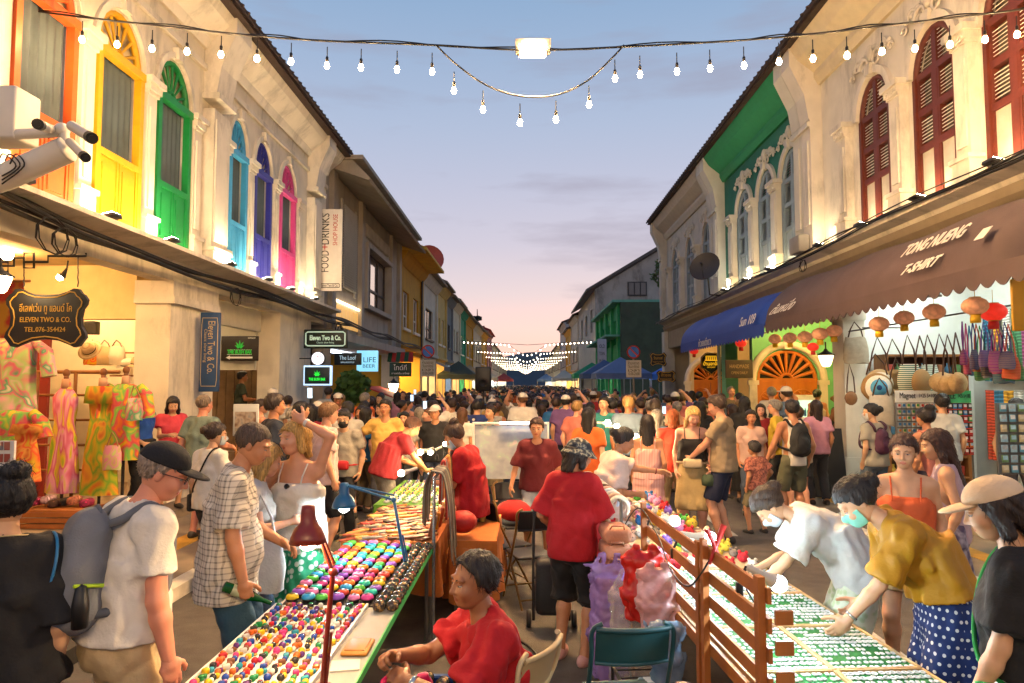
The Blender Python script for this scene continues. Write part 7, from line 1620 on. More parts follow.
# things under the long table on the vendor side
def plastic_bag(c, w, d, h, mat, label, seed=1, handles=True, cat='bag', tilt=0):
    s = SDF(.05); c = np.array(c, float); rg = random.Random(seed)
    s.ecyl((0,0,.0), (0,0,h*.35), (1,0,0), (0,1,0), (w*.46,d*.46), (w*.52,d*.54), .05, (5,.08,seed)); s.ecyl((0,0,h*.34), (0,0,h*.80), (1,0,0), (0,1,0), (w*.52,d*.52), (w*.44,d*.30), .05, (7,.10,seed+1)); s.ecyl((0,0,h*.78), (0,0,h*.90), (1,0,0), (0,1,0), (w*.44,d*.30), (w*.46,.022), .04, (9,.14,seed+2))
    if handles:
        for q in (-1,1):
            for e in (-1,1): s.cone((q*w*.27+e*w*.12,0,h*.87), (q*w*.20+e*w*.05,0,h*.98), .013, .010, .01)
            s.cone((q*w*.20-w*.05,0,h*.98), (q*w*.20+w*.05,0,h*.98), .010, .010, .01)
    V, Q = s.mesh(.011, (.0065, seed, 1.8)); me = fastmesh('plastic_bag', V, Q, None, [mat]); o = linkmesh('plastic_bag', me); o.location = c; tag(o, label, cat); return o
PINKB = M('bag_magenta', '#b01258', .4, .1, 6); CLEAR = M('bag_clear', '#d8c4b4', .12, .12, 8, alpha=.42, trans=0, spec=.8)
def plasticy(name, c, al): return M(name, c, .14, .25, 8, 1, 22, alpha=al, spec=1)
b = plastic_bag((-.56,3.32,.02), .36,.24,.66, PINKB, 'magenta shopping bag with white print under the vendor side of table', 3)
text('thank you', .06, WHITEP, Vector((-.56,3.185,.36)), FA, UP, b, fit=.16) if False else None
t = thing('storage_crate', 'blue plastic crate of lacquer balls on the ground beside the vendor', 'crate', (-.42,3.95,0)); m = MB()
for a, d_ in (((-.42,3.80,.17),(.40,.02,.34)),((-.42,4.10,.17),(.40,.02,.34)),((-.61,3.95,.17),(.02,.28,.34)),((-.23,3.95,.17),(.02,.28,.34)),((-.42,3.95,.06),(.36,.28,.02))): m.box(a, d_)
for x in (-.63,-.21): m.box((x,3.95,.335), (.03,.33,.02))
for y in (3.785,4.115): m.box((-.42,y,.335), (.41,.03,.02))
m.build('bin', M('crate_blue', '#1c4a86', .5, .08), t)
m = MB(); m.lathe([(.018,0),(.034,.012),(.038,.030),(.032,.048),(.016,.060),(.002,.063)], n=12); me = m.mesh('lacquer_ball', [DB])
for i in range(12): o = linkmesh('lacquer_ball', me); o.location = (-.56+.09*(i % 4), 3.87+.08*(i//4), .31+.012*(i % 3)); tag(o, 'dark lacquer ball in blue crate, row %d from camera, place %d from table' % (i//4+1, i % 4+1), 'lacquer ball', 'lacquer balls in the blue crate')

# ------------------------------------------------------------------ right stall
DV = Vector((-.0747,.9972,0)); NV = Vector((.9972,.0747,0)); RROT = math.atan2(.0747,.9972)
def rp(off, al, z=0): v = NV*off+DV*al; return Vector((v.x, v.y, z))
RM = Matrix.Rotation(RROT, 3, 'Z')
c = rp(1.62, 4.95); table((c.x,c.y), .86, 6.3, TZ, M('table_pale', '#b8a078', .6, .1, 6), 'long pale table of earring trays and soft toys on the right of the aisle', None, RROT)
GT = M('tray_green', '#146a2c', .7, .12, 12); TW_ = ramp_mat('tray_frame', [(.3,'#b08a58'),(.7,'#c8a878')], 'noise', 6, .6)
em = []
for k in range(3):
    m = MB(); 
    if k == 0: m.lathe([(.009,0),(.010,.004),(.004,.007)], (-.010,0,0), 8); m.lathe([(.009,0),(.010,.004),(.004,.007)], (.011,.002,0), 8)
    elif k == 1: m.bbox((-.010,0,.004), (.014,.020,.006), .002); m.bbox((.010,0,.004), (.014,.020,.006), .002)
    else: m.tube([(.010*math.cos(a)-.011, .011*math.sin(a), .004) for a in np.linspace(0,6.28,9)], .003, 5); m.tube([(.010*math.cos(a)+.012, .011*math.sin(a), .004) for a in np.linspace(0,6.28,9)], .003, 5)
    em.append(m.mesh('earring_pair', [M('silver_white', '#d8d8d6', .25, .05)]))
stuff = MB(); cnt = 0; TRN = []
for r_ in range(5):
    for q in range(2):
        o0, a0 = 1.215+q*.41, 1.95+r_*.56; cc = rp(o0+.2, a0+.275, TZ); name = ('vendor side','customer side')[q]+' tray %d from camera' % (r_+1)
        t = thing('earring_tray', 'green wood framed earring '+name, 'tray', cc, 'earring trays'); ORG_ = ORG.pop(t.name); t.rotation_euler = (0,0,RROT); m = MB(); m.box((0,0,.006), (.395,.54,.010)); m.build('felt', GT, t); m = MB()
        for a, d_ in (((-.198,0,.011),(.012,.55,.022)),((.198,0,.011),(.012,.55,.022)),((0,-.272,.0112),(.384,.012,.022)),((0,.272,.0112),(.384,.012,.022))): m.box(a, d_)
        m.build('frame', TW_, t); ORG[t.name] = ORG_
        for j in range(11):
            for i in range(7):
                if (i*5+j*3+r_) % 13 == 0: continue
                p = cc+RM @ Vector((-.165+i*.055+rg.uniform(-.006,.006), -.245+j*.049+rg.uniform(-.004,.004), .0115))
                k = (j//3+r_+q) % 3
                if cnt < 290:
                    o = linkmesh('earring_pair', em[k]); o.location = p; o.rotation_euler = (0,0,RROT+rg.uniform(-.3,.3)); o.scale = (1.15,)*3
                    tag(o, 'silver earring pair, place %d, line %d, %s' % (i+1, j+1, name), 'earrings', 'silver earring pairs on green trays'); cnt += 1
                else:
                    me = em[k]; n0 = len(stuff.v); stuff.v += [tuple(p+Vector(v.co)*1.15) for v in me.vertices]
                    for f in me.polygons: stuff.f.append([i_+n0 for i_ in f.vertices]); stuff.mi.append(0); stuff.sm.append(True)
o = stuff.build('earring_display', M('silver_white', '#d8d8d6')); tag(o, 'farther silver earrings on the green trays', 'earrings', None, 'stuff')
PL = ramp_mat('fence_wood', [(.3,'#8a4c1c'),(.7,'#b06a2a')], 'noise', 5, .55, (1,1,.4), 5, bump=.15)
fn = thing('slat_screen', 'orange brown wooden slat screen standing along the vendor side of earring table', 'screen', rp(1.17,3.6,.3))
for a0, a1, z1 in ((2.74,3.40,1.26),(3.48,4.62,1.23)):
    for i in range(5):
        m = MB(); m.box(rp(1.17,(a0+a1)/2, z1-.05-i*.115), (.016, a1-a0+.09, .060), RM); m.build('slat', PL, fn)
    for al in (a0, a1): m = MB(); m.box(rp(1.148, al, (z1+.02+.35)/2), (.030,.045,z1+.02-.35), RM); m.build('post', PL, fn)
# extra short slats leaning out past the near post
for i in range(4):
    m = MB(); m.box(rp(1.21,2.66, 1.14-i*.115), (.07,.014,.055), RM); m.build('slat', PL, fn)
for al, off, d, lb, bm in ((3.05,1.36,(.9,.1,-.5),'white clip lamp blazing over the nearest earrings',BULBTC),(3.95,1.36,(.95,-.2,-.1),'white clip lamp beside the red scissors clip',BULBTC),(4.85,1.42,(1,-.2,-.1),'white clip lamp over the soft toys',BULBTC),(6.6,1.22,(1,-.2,.1),'warm clip lamp beside the headbands',BULBT),(7.3,1.12,(1,0,-.1),'warm clip lamp under the reaching arm',BULBT)):
    clip_lamp(rp(off, al, 1.16 if al < 4 else 1.08), d, lb, bm, r=.036)
for px, py, Y, lb in ((607,423,10.5,'bulb on the far stall, uppermost of three'),(616,427,10.2,'bulb on the far stall, middle of three'),(635,437,9.6,'bulb on the far stall, lowest of three')): clip_lamp(atY(px, py, Y), (1,-.3,0), lb, BULBT, r=.045)
m = MB()
for s in (-1,1): m.tube([rp(1.17,3.30,1.24)+Vector((s*.05,.03*s,.12)), rp(1.17,3.30,1.24)+Vector((0,0,.02)), rp(1.17,3.30,1.24)+Vector((-s*.03,0,-.06))], [.016,.012,.008], 6)
o = m.build('spring_clamp', M('clamp_red', '#a81c14', .4, .08)); tag(o, 'red spring clamp gripping the slat screen', 'clamp')
m = MB(); m.tube(spline([rp(1.14,3.3,1.2), rp(1.10,3.5,1.02), rp(1.12,3.9,1.0), rp(1.13,4.2,1.12), rp(1.13,4.7,1.2), rp(1.1,5.2,.9)], 6), .005, 5); m.tube(spline([rp(1.16,2.9,1.18), rp(1.25,3.0,1.08), rp(1.3,3.05,1.14)], 6), .005, 5); o = m.build('lamp_wire', BLACK); tag(o, 'thin black lamp wire looping along the slat screen', 'wire')
# soft toys, hair ties and other small goods
TC = [('#c02028','red'),('#d8d4cc','white'),('#8a6ac8','lilac'),('#4a9a3a','green'),('#d88ab0','pink'),('#d8b030','yellow'),('#3a7ab8','blue'),('#c8a088','peach'),('#7a6a5a','taupe'),('#e8dcc8','cream')]
tms = []
for c_, n in TC:
    m = MB(); m.ball((0,0,.035), (.042,.042,.036), 10, 7); m.ball((-.024,0,.072), .014, 6, 5); m.ball((.024,0,.072), .014, 6, 5); m.mat(1).ball((-.012,-.036,.045), .005, 5, 4); m.ball((.012,-.036,.045), .005, 5, 4); a_ = m.mesh('plush_charm', [M('plush_'+n, c_, .95, .15, 60, .5, 200), BLACK])
    m = MB(); m.tube([(.03*math.cos(a), .03*math.sin(a), .014+.004*math.sin(5*a)) for a in np.linspace(0,6.28,15)], .013, 6); b_ = m.mesh('hair_tie', [MATS['plush_'+n]]); tms.append((a_, b_))
for j in range(19):
    for i in range(6):
        a = rg.randrange(10); k = 0 if rg.random() < .55 else 1; o = linkmesh(('plush_charm','hair_tie')[k], tms[a][k]); o.location = rp(1.28+i*.135+rg.uniform(-.02,.02), 4.80+j*.165+rg.uniform(-.02,.02), TZ+.003); o.rotation_euler = (0,0,rg.uniform(-1,1)); s_ = rg.uniform(.85,1.35); o.scale = (s_,)*3
        tag(o, '%s %s, column %d from vendor side, row %d beyond trays' % (TC[a][1], ('plush charm','fabric hair tie')[k], i+1, j+1), 'trinket', 'plush charms and hair ties beyond the trays')
# headbands on a rail, pink bags, red and clear bags on the vendor side
hs_ = thing('headband_stand', 'rail of headbands at the vendor side of the right table', 'stand', rp(1.1,5.9,.3)); m = MB(); m.tube([rp(1.12,5.2,.3), rp(1.12,5.2,1.16), rp(1.12,6.9,1.16), rp(1.12,6.9,.3)], .014, 6); m.build('rail', TIN, hs_)
for i in range(13):
    al = 5.28+i*.12; c_, n = [('#d8ccb4','cream'),('#c8a890','beige'),('#d8d8d0','white'),('#b8c8d8','pale blue'),('#c89a8a','dusty pink'),('#5a4030','brown')][i % 6]; m = MB(); cc = rp(1.12, al, 1.09); m.tube([cc+NV*.075*math.cos(a)+Vector((0,0,.085*math.sin(a))) for a in np.linspace(-.6,3.74,15)], [.010+.012*math.sin(math.pi*i_/14) for i_ in range(15)], 7); o = m.build('headband', M('hb_'+n, c_, .8, .1, 40, .2)); tag(o, n+' padded headband on the rail, place %d from the slat screen' % (i+1), 'headband', 'headbands on the rail')
SALM = M('bag_salmon', '#c88a6a', .7, .12, 10, .3, 60)
for i, (z, lb) in enumerate(((.98,'top'),(.86,'second'),(.74,'third'),(.62,'lowest'))):
    m = MB(); cc = rp(1.02,4.95+.02*i,z); m.bbox(cc, (.20,.28,.115), .04, RM); m.tube([cc+Vector((-.05,-.12,.05)), cc+Vector((-.04,-.16,.08)), cc+Vector((.04,-.16,.08)), cc+Vector((.05,-.12,.05))], .007, 5); o = m.build('cosmetic_bag', SALM); tag(o, 'salmon pink zip bag, '+lb+' of the stack by the headbands', 'bag', 'stacked salmon zip bags')
t = thing('stool', 'small wooden stool carrying the stack of salmon zip bags', 'stool', rp(1.0,4.98,0)); m = MB(); m.bbox(rp(1.0,4.98,.54), (.30,.34,.035), .008, RM); m.build('seat', PL, t)
for sx in (-1,1):
    for sy in (-1,1): m = MB(); m.tube([rp(1.0+sx*.12,4.98+sy*.14,0), rp(1.0+sx*.10,4.98+sy*.12,.52)], .015, 6); m.build('leg', PL, t)
def hung(b): return b
p = rp(1.05,4.22,.62); plastic_bag(p, .24,.14,.44, M('bag_redplastic', '#b81c12', .3, .1, 6), 'bright red plastic bag hung on the slat screen', 6)
p = rp(1.06,3.96,.66); plastic_bag(p, .20,.12,.36, plasticy('bag_peachplastic', '#d8a8a4', .6), 'peach pink pouch bag hung on the slat screen', 7)
p = rp(1.04,3.72,.46); plastic_bag(p, .16,.10,.34, plasticy('bag_blueclear', '#7a96b4', .75), 'crumpled clear and blue plastic packet on the screen', 8, False)
p = rp(1.03,4.42,.01); plastic_bag(p, .30,.26,.86, plasticy('bag_clearbig', '#d4ccc0', .36), 'large clear plastic bag of goods standing on the ground', 9, True)
p = rp(.955,4.84,.03); plastic_bag(p, .27,.24,.84, plasticy('bag_purple', '#a684c8', .62), 'big lilac purple plastic carrier bag held by the bucket hat vendor', 10, True)
p = rp(1.02,6.0,.35); plastic_bag(p, .22,.12,.62, M('cloth_red', '#b01c1c', .7, .1), 'red cloth bag hanging from the headband rail', 12)
for i, (al, off, z, c_, lb) in enumerate(((3.25,1.02,.34,'#c88a5a','peach felt hat on the low shelf behind the screen'),(3.42,1.04,.44,'#c89a78','beige felt hat stacked behind the peach one'))): hat(rp(off, al, z), .13, M('felt_'+c_, c_, .9, .1, 30, .3), M('feltb_'+c_, _sh(c_,.7), .9, .1), lb)
t = thing('low_shelf', 'low wire shelf of odds and ends behind the slat screen', 'shelf', rp(1.0,3.6,0)); m = MB()
for i in range(12): m.tube([rp(.86,3.0+i*.11,.32), rp(1.12,3.0+i*.11,.32)], .006, 5)
for o_ in (.86,1.12): m.tube([rp(o_,2.95,.32), rp(o_,4.3,.32)], .01, 6)
m.build('wire_deck', IRON, t)
for o_, al in ((.86,2.97),(1.12,2.97),(.86,4.28),(1.12,4.28)): m = MB(); m.tube([rp(o_,al,0), rp(o_,al,.32)], .012, 6); m.build('leg', IRON, t)
for i, (al, c_, n) in enumerate(((3.05,'#c8b83a','yellow'),(3.62,'#d8d4c8','white'),(3.85,'#5a7a94','blue'))):
    m = MB(); m.bbox(rp(.99,al,.37), (.14,.12,.08), .02, RM); m.mat(1).box(rp(.99,al,.412), (.08,.07,.003), RM); o = m.build('packet', [M('packet_'+n, c_, .4, .1), WHITEP]); tag(o, n+' packet lying on the low wire shelf', 'packet')
# chairs
def folding_chair(loc, rot, fm, sm, label, holes=True, seatz=.44):
    t = thing('folding_chair', label, 'chair', loc, None, None, rot); o = ORG.pop(t.name); w = .40
    for s in (-1,1):
        m = MB(); m.tube(spline([(s*w/2,.22,0),(s*w/2,.0,.40),(s*w/2,-.16,.72),(s*w/2,-.19,.86),(s*(w/2-.05),-.20,.90)], 4), .012, 7); m.build('frame_leg', fm, t); m = MB(); m.tube([(s*(w/2-.03),-.24,0),(s*(w/2-.03),.16,.44)], .012, 7); m.build('rear_leg', fm, t)
    m = MB(); P = []
    for j in range(7): P.append([Vector((-w/2+.02+(w-.04)*i/8, -.155-.05*(j/6)-.035*(1-((i-4)/4)**2), .70+.175*j/6)) for i in range(9)])
    m.grid(P); m.grid([[v+Vector((0,.012,0)) for v in r] for r in P][::-1]); m.tube([P[-1][i] for i in range(9)], .014, 6); m.tube([P[0][i] for i in range(9)], .010, 6); m.build('backrest', sm, t)
    m = MB(); m.bbox((0,.03,seatz), (w-.04,.38,.028), .012); m.tube([(-w/2+.03,.22,seatz),(w/2-.03,.22,seatz)], .014, 6); m.build('seat', sm, t)
    m = MB(); m.tube([(-w/2,.16,.12),(w/2,.16,.12)], .009, 6); m.tube([(-w/2+.03,-.18,.07),(w/2-.03,-.18,.07)], .009, 6); m.build('stretcher', fm, t); ORG[t.name] = o; return t
TEAL = M('chair_teal', '#1c4a50', .4, .08, 12); BRN = M('chair_gold', '#8a6a3a', .35, .1, metal=.6); BLV = M('chair_black', '#161514', .5, .1)
folding_chair((.50,3.58,0), R(6), TEAL, TEAL, 'dark teal folding chair standing empty in the aisle foreground')
folding_chair((-.22,7.0,0), R(-60), BRN, BLV, 'black folding chair with gold legs behind the vendor at the lanyards'); folding_chair((.05,6.6,0), R(20), BRN, BLV, 'black folding chair leaned on by the woman in dark maroon'); folding_chair((-.12,8.0,0), R(200), BRN, BLV, 'black folding chair holding the red jacket')
folding_chair((-.10,3.22,0), R(62), M('chair_cream', '#c8b48a', .5, .08), M('chair_seat_cream', '#b8a478', .5, .1), 'cream framed folding chair under the seated vendor')
m = MB(); m.ball((-.13,7.95,.60), (.20,.18,.12), 12, 8); o = m.build('jacket', M('jacket_red', '#b01c1c', .8, .2, 9, .5, 20)); tag(o, 'bright red jacket heaped on the black folding chair', 'jacket')
t = thing('luggage_trolley', 'black folding trolley with a black bag parked in the aisle', 'trolley', (.22,5.95,0)); m = MB()
for s in (-1,1): m.tube(spline([(.22+s*.15,5.9,.06),(.22+s*.15,5.98,.6),(.22+s*.14,6.02,1.02)], 4), .014, 6)
m.tube([(.07,6.02,1.02),(.37,6.02,1.02)], .014, 6); m.tube([(.07,5.95,.4),(.37,5.95,.4)], .012, 6); m.build('frame', IRON, t)
for s in (-1,1): m = MB(); m.lathe([(.07,-.02),(.075,0),(.07,.02)], (.22+s*.19,5.9,.075), 14, Matrix.Rotation(R(90), 3, 'Y')); m.build('wheel', BLACK, t)
m = MB(); m.bbox((.22,5.86,.36), (.27,.2,.46), .05); o = m.build('shopping_bag', M('bag_black', '#191817', .7, .2, 12, .3)); tag(o, 'black zip bag standing on the folding trolley', 'bag')
t = thing('display_stand', 'white framed lit display panel behind the maroon shirted woman', 'panel', (-.2,9.6,0)); m = MB()
for x in (-.72,.32): m.tube([(x,9.6,0),(x,9.6,1.52)], .02, 6)
m.tube([(-.72,9.6,1.5),(.32,9.6,1.5)], .02, 6); m.build('frame', M('panel_frame', '#c8c4bc', .5, .05), t); m = MB(); m.box((-.2,9.62,1.10), (1.0,.012,.74)); m.build('sheet', ramp_mat('sheet_print', [(.35,'#8a8e94'),(.55,'#9a9ca0'),(.64,'#98a89c'),(.7,'#c0b0a8')], 'noise', 7, .7), t); m = MB(); m.box((-.05,9.52,1.51), (.6,.05,.03)); m.build('strip_light', M('panel_lamp', '#fff', .4, 0, emit=5, ecol='#e8f0ff'), t)
# floor cables
for pts, lb in (([(-.3,5.9,.012),(.05,5.4,.012),(.1,4.9,.012),(.0,4.5,.012)], 'black cable snaking over the aisle asphalt'),([(.0,4.3,.012),(.3,4.1,.012),(.7,4.2,.012),(.95,4.1,.012),(1.1,4.3,.012)], 'white cable pair crossing the aisle by the vendor feet')):
    m = MB(); m.tube(spline(pts, 8), .009, 5); o = m.build('floor_cable', BLACK if 'black' in lb else M('cable_white', '#b8a888', .6, .1)); tag(o, lb, 'cable')

# ------------------------------------------------------------------ people
def C(c, r=.85, v=.12): return M('cloth_'+c, c, r, v, 9, .3, 60)
def nodes_mat(name, build, rough=.85):
    if name in MATS: return MATS[name]
    m = bpy.data.materials.new(name); m.use_nodes = True; t = m.node_tree; b = t.nodes['Principled BSDF']; b.inputs['Roughness'].default_value = rough
    co = t.nodes.new('ShaderNodeTexCoord'); sp = t.nodes.new('ShaderNodeSeparateXYZ'); t.links.new(co.outputs['Object'], sp.inputs[0])
    def mt(op, a, bb=0, c=None):
        n = t.nodes.new('ShaderNodeMath'); n.operation = op
        for i, v in enumerate((a, bb) if c is None else (a, bb, c)):
            if isinstance(v, (int, float)): n.inputs[i].default_value = v
            else: t.links.new(v, n.inputs[i])
        return n.outputs[0]
    def mix(f, a, bb):
        n = t.nodes.new('ShaderNodeMixRGB'); 
        for i, v in enumerate((f, a, bb)):
            if isinstance(v, tuple): n.inputs[i].default_value = v+(1,)
            elif isinstance(v, (int, float)): n.inputs[i].default_value = v
            else: t.links.new(v, n.inputs[i])
        return n.outputs[0]
    t.links.new(build(sp.outputs, mt, mix), b.inputs['Base Color']); MATS[name] = m; return m
def plaid(s, mt, mix):
    u = mt('ADD', s[0], s[1]); a = mt('GREATER_THAN', mt('SINE', mt('MULTIPLY', u, 150)), .72); b = mt('GREATER_THAN', mt('SINE', mt('MULTIPLY', s[2], 190)), .72)
    c = mt('GREATER_THAN', mt('SINE', mt('MULTIPLY', u, 75)), .9)
    return mix(mt('MULTIPLY', mt('ADD', mt('ADD', a, b), c), .42), lin('#cfc6b4'), lin('#4f4c48'))
def dots(s, mt, mix):
    u = mt('MULTIPLY', mt('ARCTAN2', s[1], s[0]), 5.2); v = mt('MULTIPLY', s[2], 24); row = mt('FLOOR', v)
    fu = mt('SUBTRACT', mt('FRACT', mt('ADD', u, mt('MULTIPLY', row, .5))), .5); fv = mt('SUBTRACT', mt('FRACT', v), .5)
    d = mt('SQRT', mt('ADD', mt('MULTIPLY', fu, fu), mt('MULTIPLY', fv, fv)))
    return mix(mt('LESS_THAN', d, .20), lin('#142a5c'), lin('#cfcfc8'))
PLAID = nodes_mat('plaid_shirt', plaid); DOTS = nodes_mat('polka_skirt', dots)
FLORAL = ramp_mat('floral_green', [(.0,'#d4d4c4'),(.30,'#c4d2c0'),(.36,'#1f8a5c'),(.8,'#1a7a50')], 'voro', 17, .85); PALEFL = ramp_mat('floral_pale', [(.0,'#a8b88a'),(.35,'#b8c49a'),(.45,'#c8ccb0'),(1,'#cfd0ba')], 'voro', 24, .85)
HAWAII = ramp_mat('hawaii_blue', [(.0,'#d8d0b0'),(.28,'#c8c4b0'),(.34,'#16285a'),(1,'#1c3474')], 'voro', 9, .85); HATP = ramp_mat('hat_pattern', [(.38,'#20242c'),(.5,'#4a4e50'),(.58,'#a8a48a'),(.66,'#2a2e34')], 'noise', 22, .9)
STRP = ramp_mat('pink_stripe', [(.0,'#c8847a'),(.55,'#d8aaa0')], 'wavex', 16, .9, (1,1,1), 0, 0); DKFL = ramp_mat('dark_floral', [(.4,'#1c2220'),(.55,'#5a6050'),(.62,'#a8a890')], 'noise', 15, .9); PINKP = ramp_mat('pink_print', [(.45,'#b8705a'),(.58,'#6a3a34'),(.64,'#b8705a')], 'noise', 25, .9)
WHT, BLK, NAVY, KHAKI = C('#d6cfc0'), C('#141313'), C('#1c2534'), C('#a08a62')
RED, MAR = C('#a80f18'), C('#5a0f16')
def X_(px, Y): return atY(px, 384, Y).x
def P_(label, px, Y, face, **k): return person(label, X_(px, Y), Y, face, **k)
tee = lambda m, **k: dict(mat=m, **k)

p1 = P_('woman in loose black top with black bun and thin necklace, seen from behind', 14, 2.72, 28, h=1.66, wide=.9, fem=True, skin='asian', hair=('topbun', '#0c0a0a'), top=tee(BLK, hem=.02, sleeve=.95, ease=.03, flare=.05), bottom=dict(kind='shorts', mat=KHAKI, to=.45), pose=dict(head=(6,38,0)), seed=3)
p2 = P_('man in black cap and white t-shirt carrying a grey backpack, looking down at the charms', 130, 3.0, -40, h=1.77, skin='red', hair=('buzz', '#8a7a6a'), top=tee(WHT, hem=-.03, ease=.018), bottom=dict(mat=C('#b8a076'), to=1.95, flare=.03, ease=.016, rise=.13), cap=('cap', C('#131316')), glasses=1, belly=.03, wide=1.05, pose=dict(lean=4, lean2=10, head=(24,-34,0), aR=(.28,.10,.80), aL=(-.26,.10,.84)), seed=4)
p3 = P_('man in white checked shirt and blue shorts holding a green bottle', 232, 4.15, -72, h=1.80, skin='tan', hair=('buzz', '#4a3a2c'), top=dict(kind='shirt', mat=PLAID, hem=.17, sleeve=.80, sflare=.022, ease=.022), bottom=dict(kind='shorts', mat=C('#24465a'), to=.98, flare=.03), belly=.04, pose=dict(lean=2, lean2=8, head=(24,-12,0), aR=(.27,.12,.86), aL=(-.15,.30,1.05)), curlR=.95, seed=5)
p5 = P_('blonde woman in pale top with a white tote, half hidden behind the checked shirt', 258, 4.85, -70, h=1.60, fem=True, skin='fair', hair=('long', '#b08a4a'), top=tee(C('#b8b4ac'), sleeve=.5), bottom=dict(mat=C('#3a4656')), pose=dict(head=(20,10,0), aR=(.18,.25,1.10), aL=(-.10,.32,1.12)), seed=6)
p4 = P_('blonde woman in white camisole and green floral trousers with one hand on her head', 300, 5.05, 168, h=1.74, fem=True, skin='fair', hair=('bob', '#b8924e'), top=dict(kind='cami', mat=WHT, hem=.06, ease=.022, flare=.03), bottom=dict(mat=FLORAL, to=1.96, flare=.075, ease=.03), pose=dict(head=(2,-24,6), aL=(-.06,.05,1.78), eL=(-1,.1,.1), aR=(.30,.22,1.02), eR=(1,-.6,-.3)), seed=7)
p6 = P_('tall man in navy t-shirt with short brown hair beside the easel board', 273, 8.0, -55, h=1.90, skin='tan', hair=('short', '#2a1c12'), z=.0, top=tee(NAVY), bottom=dict(mat=C('#20242a')), seed=8)
p7 = P_('woman in white t-shirt with black strap across her back and brown bun', 213, 6.9, -28, h=1.62, z=.0, fem=True, skin='asian', hair=('bun', '#2a1a12'), top=tee(WHT), bottom=dict(mat=C('#16181c')), pose=dict(head=(8,-20,0), aR=(.16,.26,1.0)), mask='#a8b4b8', seed=9)
p8 = P_('bald man in grey green t-shirt and olive shorts on the pavement', 203, 8.6, -15, h=1.76, z=.12, skin='red', hair=('bald', '#6a5a4a'), top=tee(C('#6f7f72')), bottom=dict(kind='shorts', mat=C('#6a5c42'), to=.95, flare=.03), pose=dict(aR=(.22,.30,1.12)), seed=10)
p9 = P_('woman in coral pink top and black shorts leaning by the cream pier', 173, 10.0, -140, h=1.60, z=.24, fem=True, skin='asian', hair=('longstraight', '#120e0c'), top=dict(kind='blouse', mat=C('#c03a48'), sleeve=.5), bottom=dict(kind='shorts', mat=BLK, to=.6), pose=dict(head=(22,-8,0), aL=(-.08,.28,1.06), aR=(.10,.30,1.08)), seed=11)
p10 = P_('man in bright blue t-shirt with a black waist bag by the tie dye clothes', 141, 9.5, -105, h=1.68, z=.24, skin='asian', hair=('short', '#120e0c'), top=tee(C('#14479c')), bottom=dict(mat=BLK), glasses=1, pose=dict(head=(14,0,0), aR=(.18,.26,1.0)), seed=12)
p11 = P_('person in maroon t-shirt and grey shorts bending over the trinket table', 384, 8.95, -62, h=1.70, skin='tan', hair=('short', '#4a2a18'), top=tee(C('#8a1a24'), ease=.02), bottom=dict(kind='shorts', mat=C('#6f6a62'), to=.85, flare=.03), belly=.05, wide=1.08, pose=dict(lean=26, lean2=42, head=(38,0,0), aR=(.10,.55,.92), aL=(-.12,.50,.95)), seed=13)
p12 = P_('man in pale yellow t-shirt and glasses facing the camera', 386, 10.4, 178, h=1.78, skin='tan', hair=('short', '#181210'), top=tee(C('#c8a050'), vneck=.03), bottom=dict(mat=C('#3a3a40')), glasses=1, belly=.03, pose=dict(aR=(.34,.02,1.02), eR=(1,-.5,.1)), seed=14)
p13 = P_('man in grey polo with black face mask and red waist bag', 345, 9.1, 176, h=1.68, skin='asian', hair=('short', '#141010'), top=tee(C('#8a8478')), bottom=dict(mat=C('#1c1c20')), mask='#17171a', pose=dict(head=(12,10,0)), seed=15)
p14 = P_('bearded man in pale pink t-shirt and black shorts behind the blonde woman', 325, 8.0, -50, h=1.80, skin='fair', hair=('short', '#6a4a2a'), top=tee(C('#c8a8a0')), bottom=dict(kind='shorts', mat=BLK, to=.95), shoe='#c8c0b4', pose=dict(head=(10,0,0)), seed=16)
p15 = P_('vendor in red t-shirt and grey trousers with blue mask checking a phone', 473, 6.75, 78, h=1.66, fem=True, skin='tan', hair=('topbun', '#3a2416'), top=tee(RED, ease=.03, hem=.12, sleeve=.85), bottom=dict(mat=C('#8a8f92'), flare=.05, ease=.02), mask='#9fb8c4', pose=dict(lean=6, lean2=14, head=(36,0,0), aL=(-.12,.36,1.10), aR=(.10,.36,1.12)), seed=17)
p16 = P_('woman in dark maroon t-shirt leaning on a black chair, facing the camera', 537, 8.2, 178, h=1.62, fem=True, skin='tan', hair=('bun', '#3a2418'), top=tee(MAR, ease=.02, sleeve=.9), bottom=dict(kind='shorts', mat=C('#8f949a'), to=1.0, flare=.03), wide=1.08, pose=dict(lean=8, lean2=12, head=(4,-4,0), aR=(.30,.18,.86), aL=(-.24,.06,.90)), seed=18)
p17 = P_('vendor in red t-shirt, black shorts and patterned bucket hat, seen from behind', 571, 5.2, -28, h=1.60, fem=True, skin='tan', hair=('bob', '#241812'), top=tee(RED, ease=.024, hem=.10, sleeve=.95, sflare=.026), bottom=dict(kind='shorts', mat=BLK, to=1.12, flare=.03, ease=.02), shoe='#c8948a', cap=('bucket', HATP), wide=.98, pose=dict(lean=2, lean2=6, head=(14,-30,0), aR=(.24,.24,.88), aL=(-.22,.14,.92)), seed=19)
p18 = P_('woman in pinkish white t-shirt with dark bun reaching over the headbands', 607, 6.55, -78, h=1.62, fem=True, skin='tan', hair=('bun', '#1a1210'), top=tee(C('#d0b4a4'), ease=.028, sleeve=.85, hem=.16), bottom=dict(kind='skirt', mat=C('#c08a70'), hem=.25), pose=dict(lean=6, lean2=14, head=(24,0,0), aL=(-.05,.55,1.20), aR=(.12,.26,1.02)), seed=20)
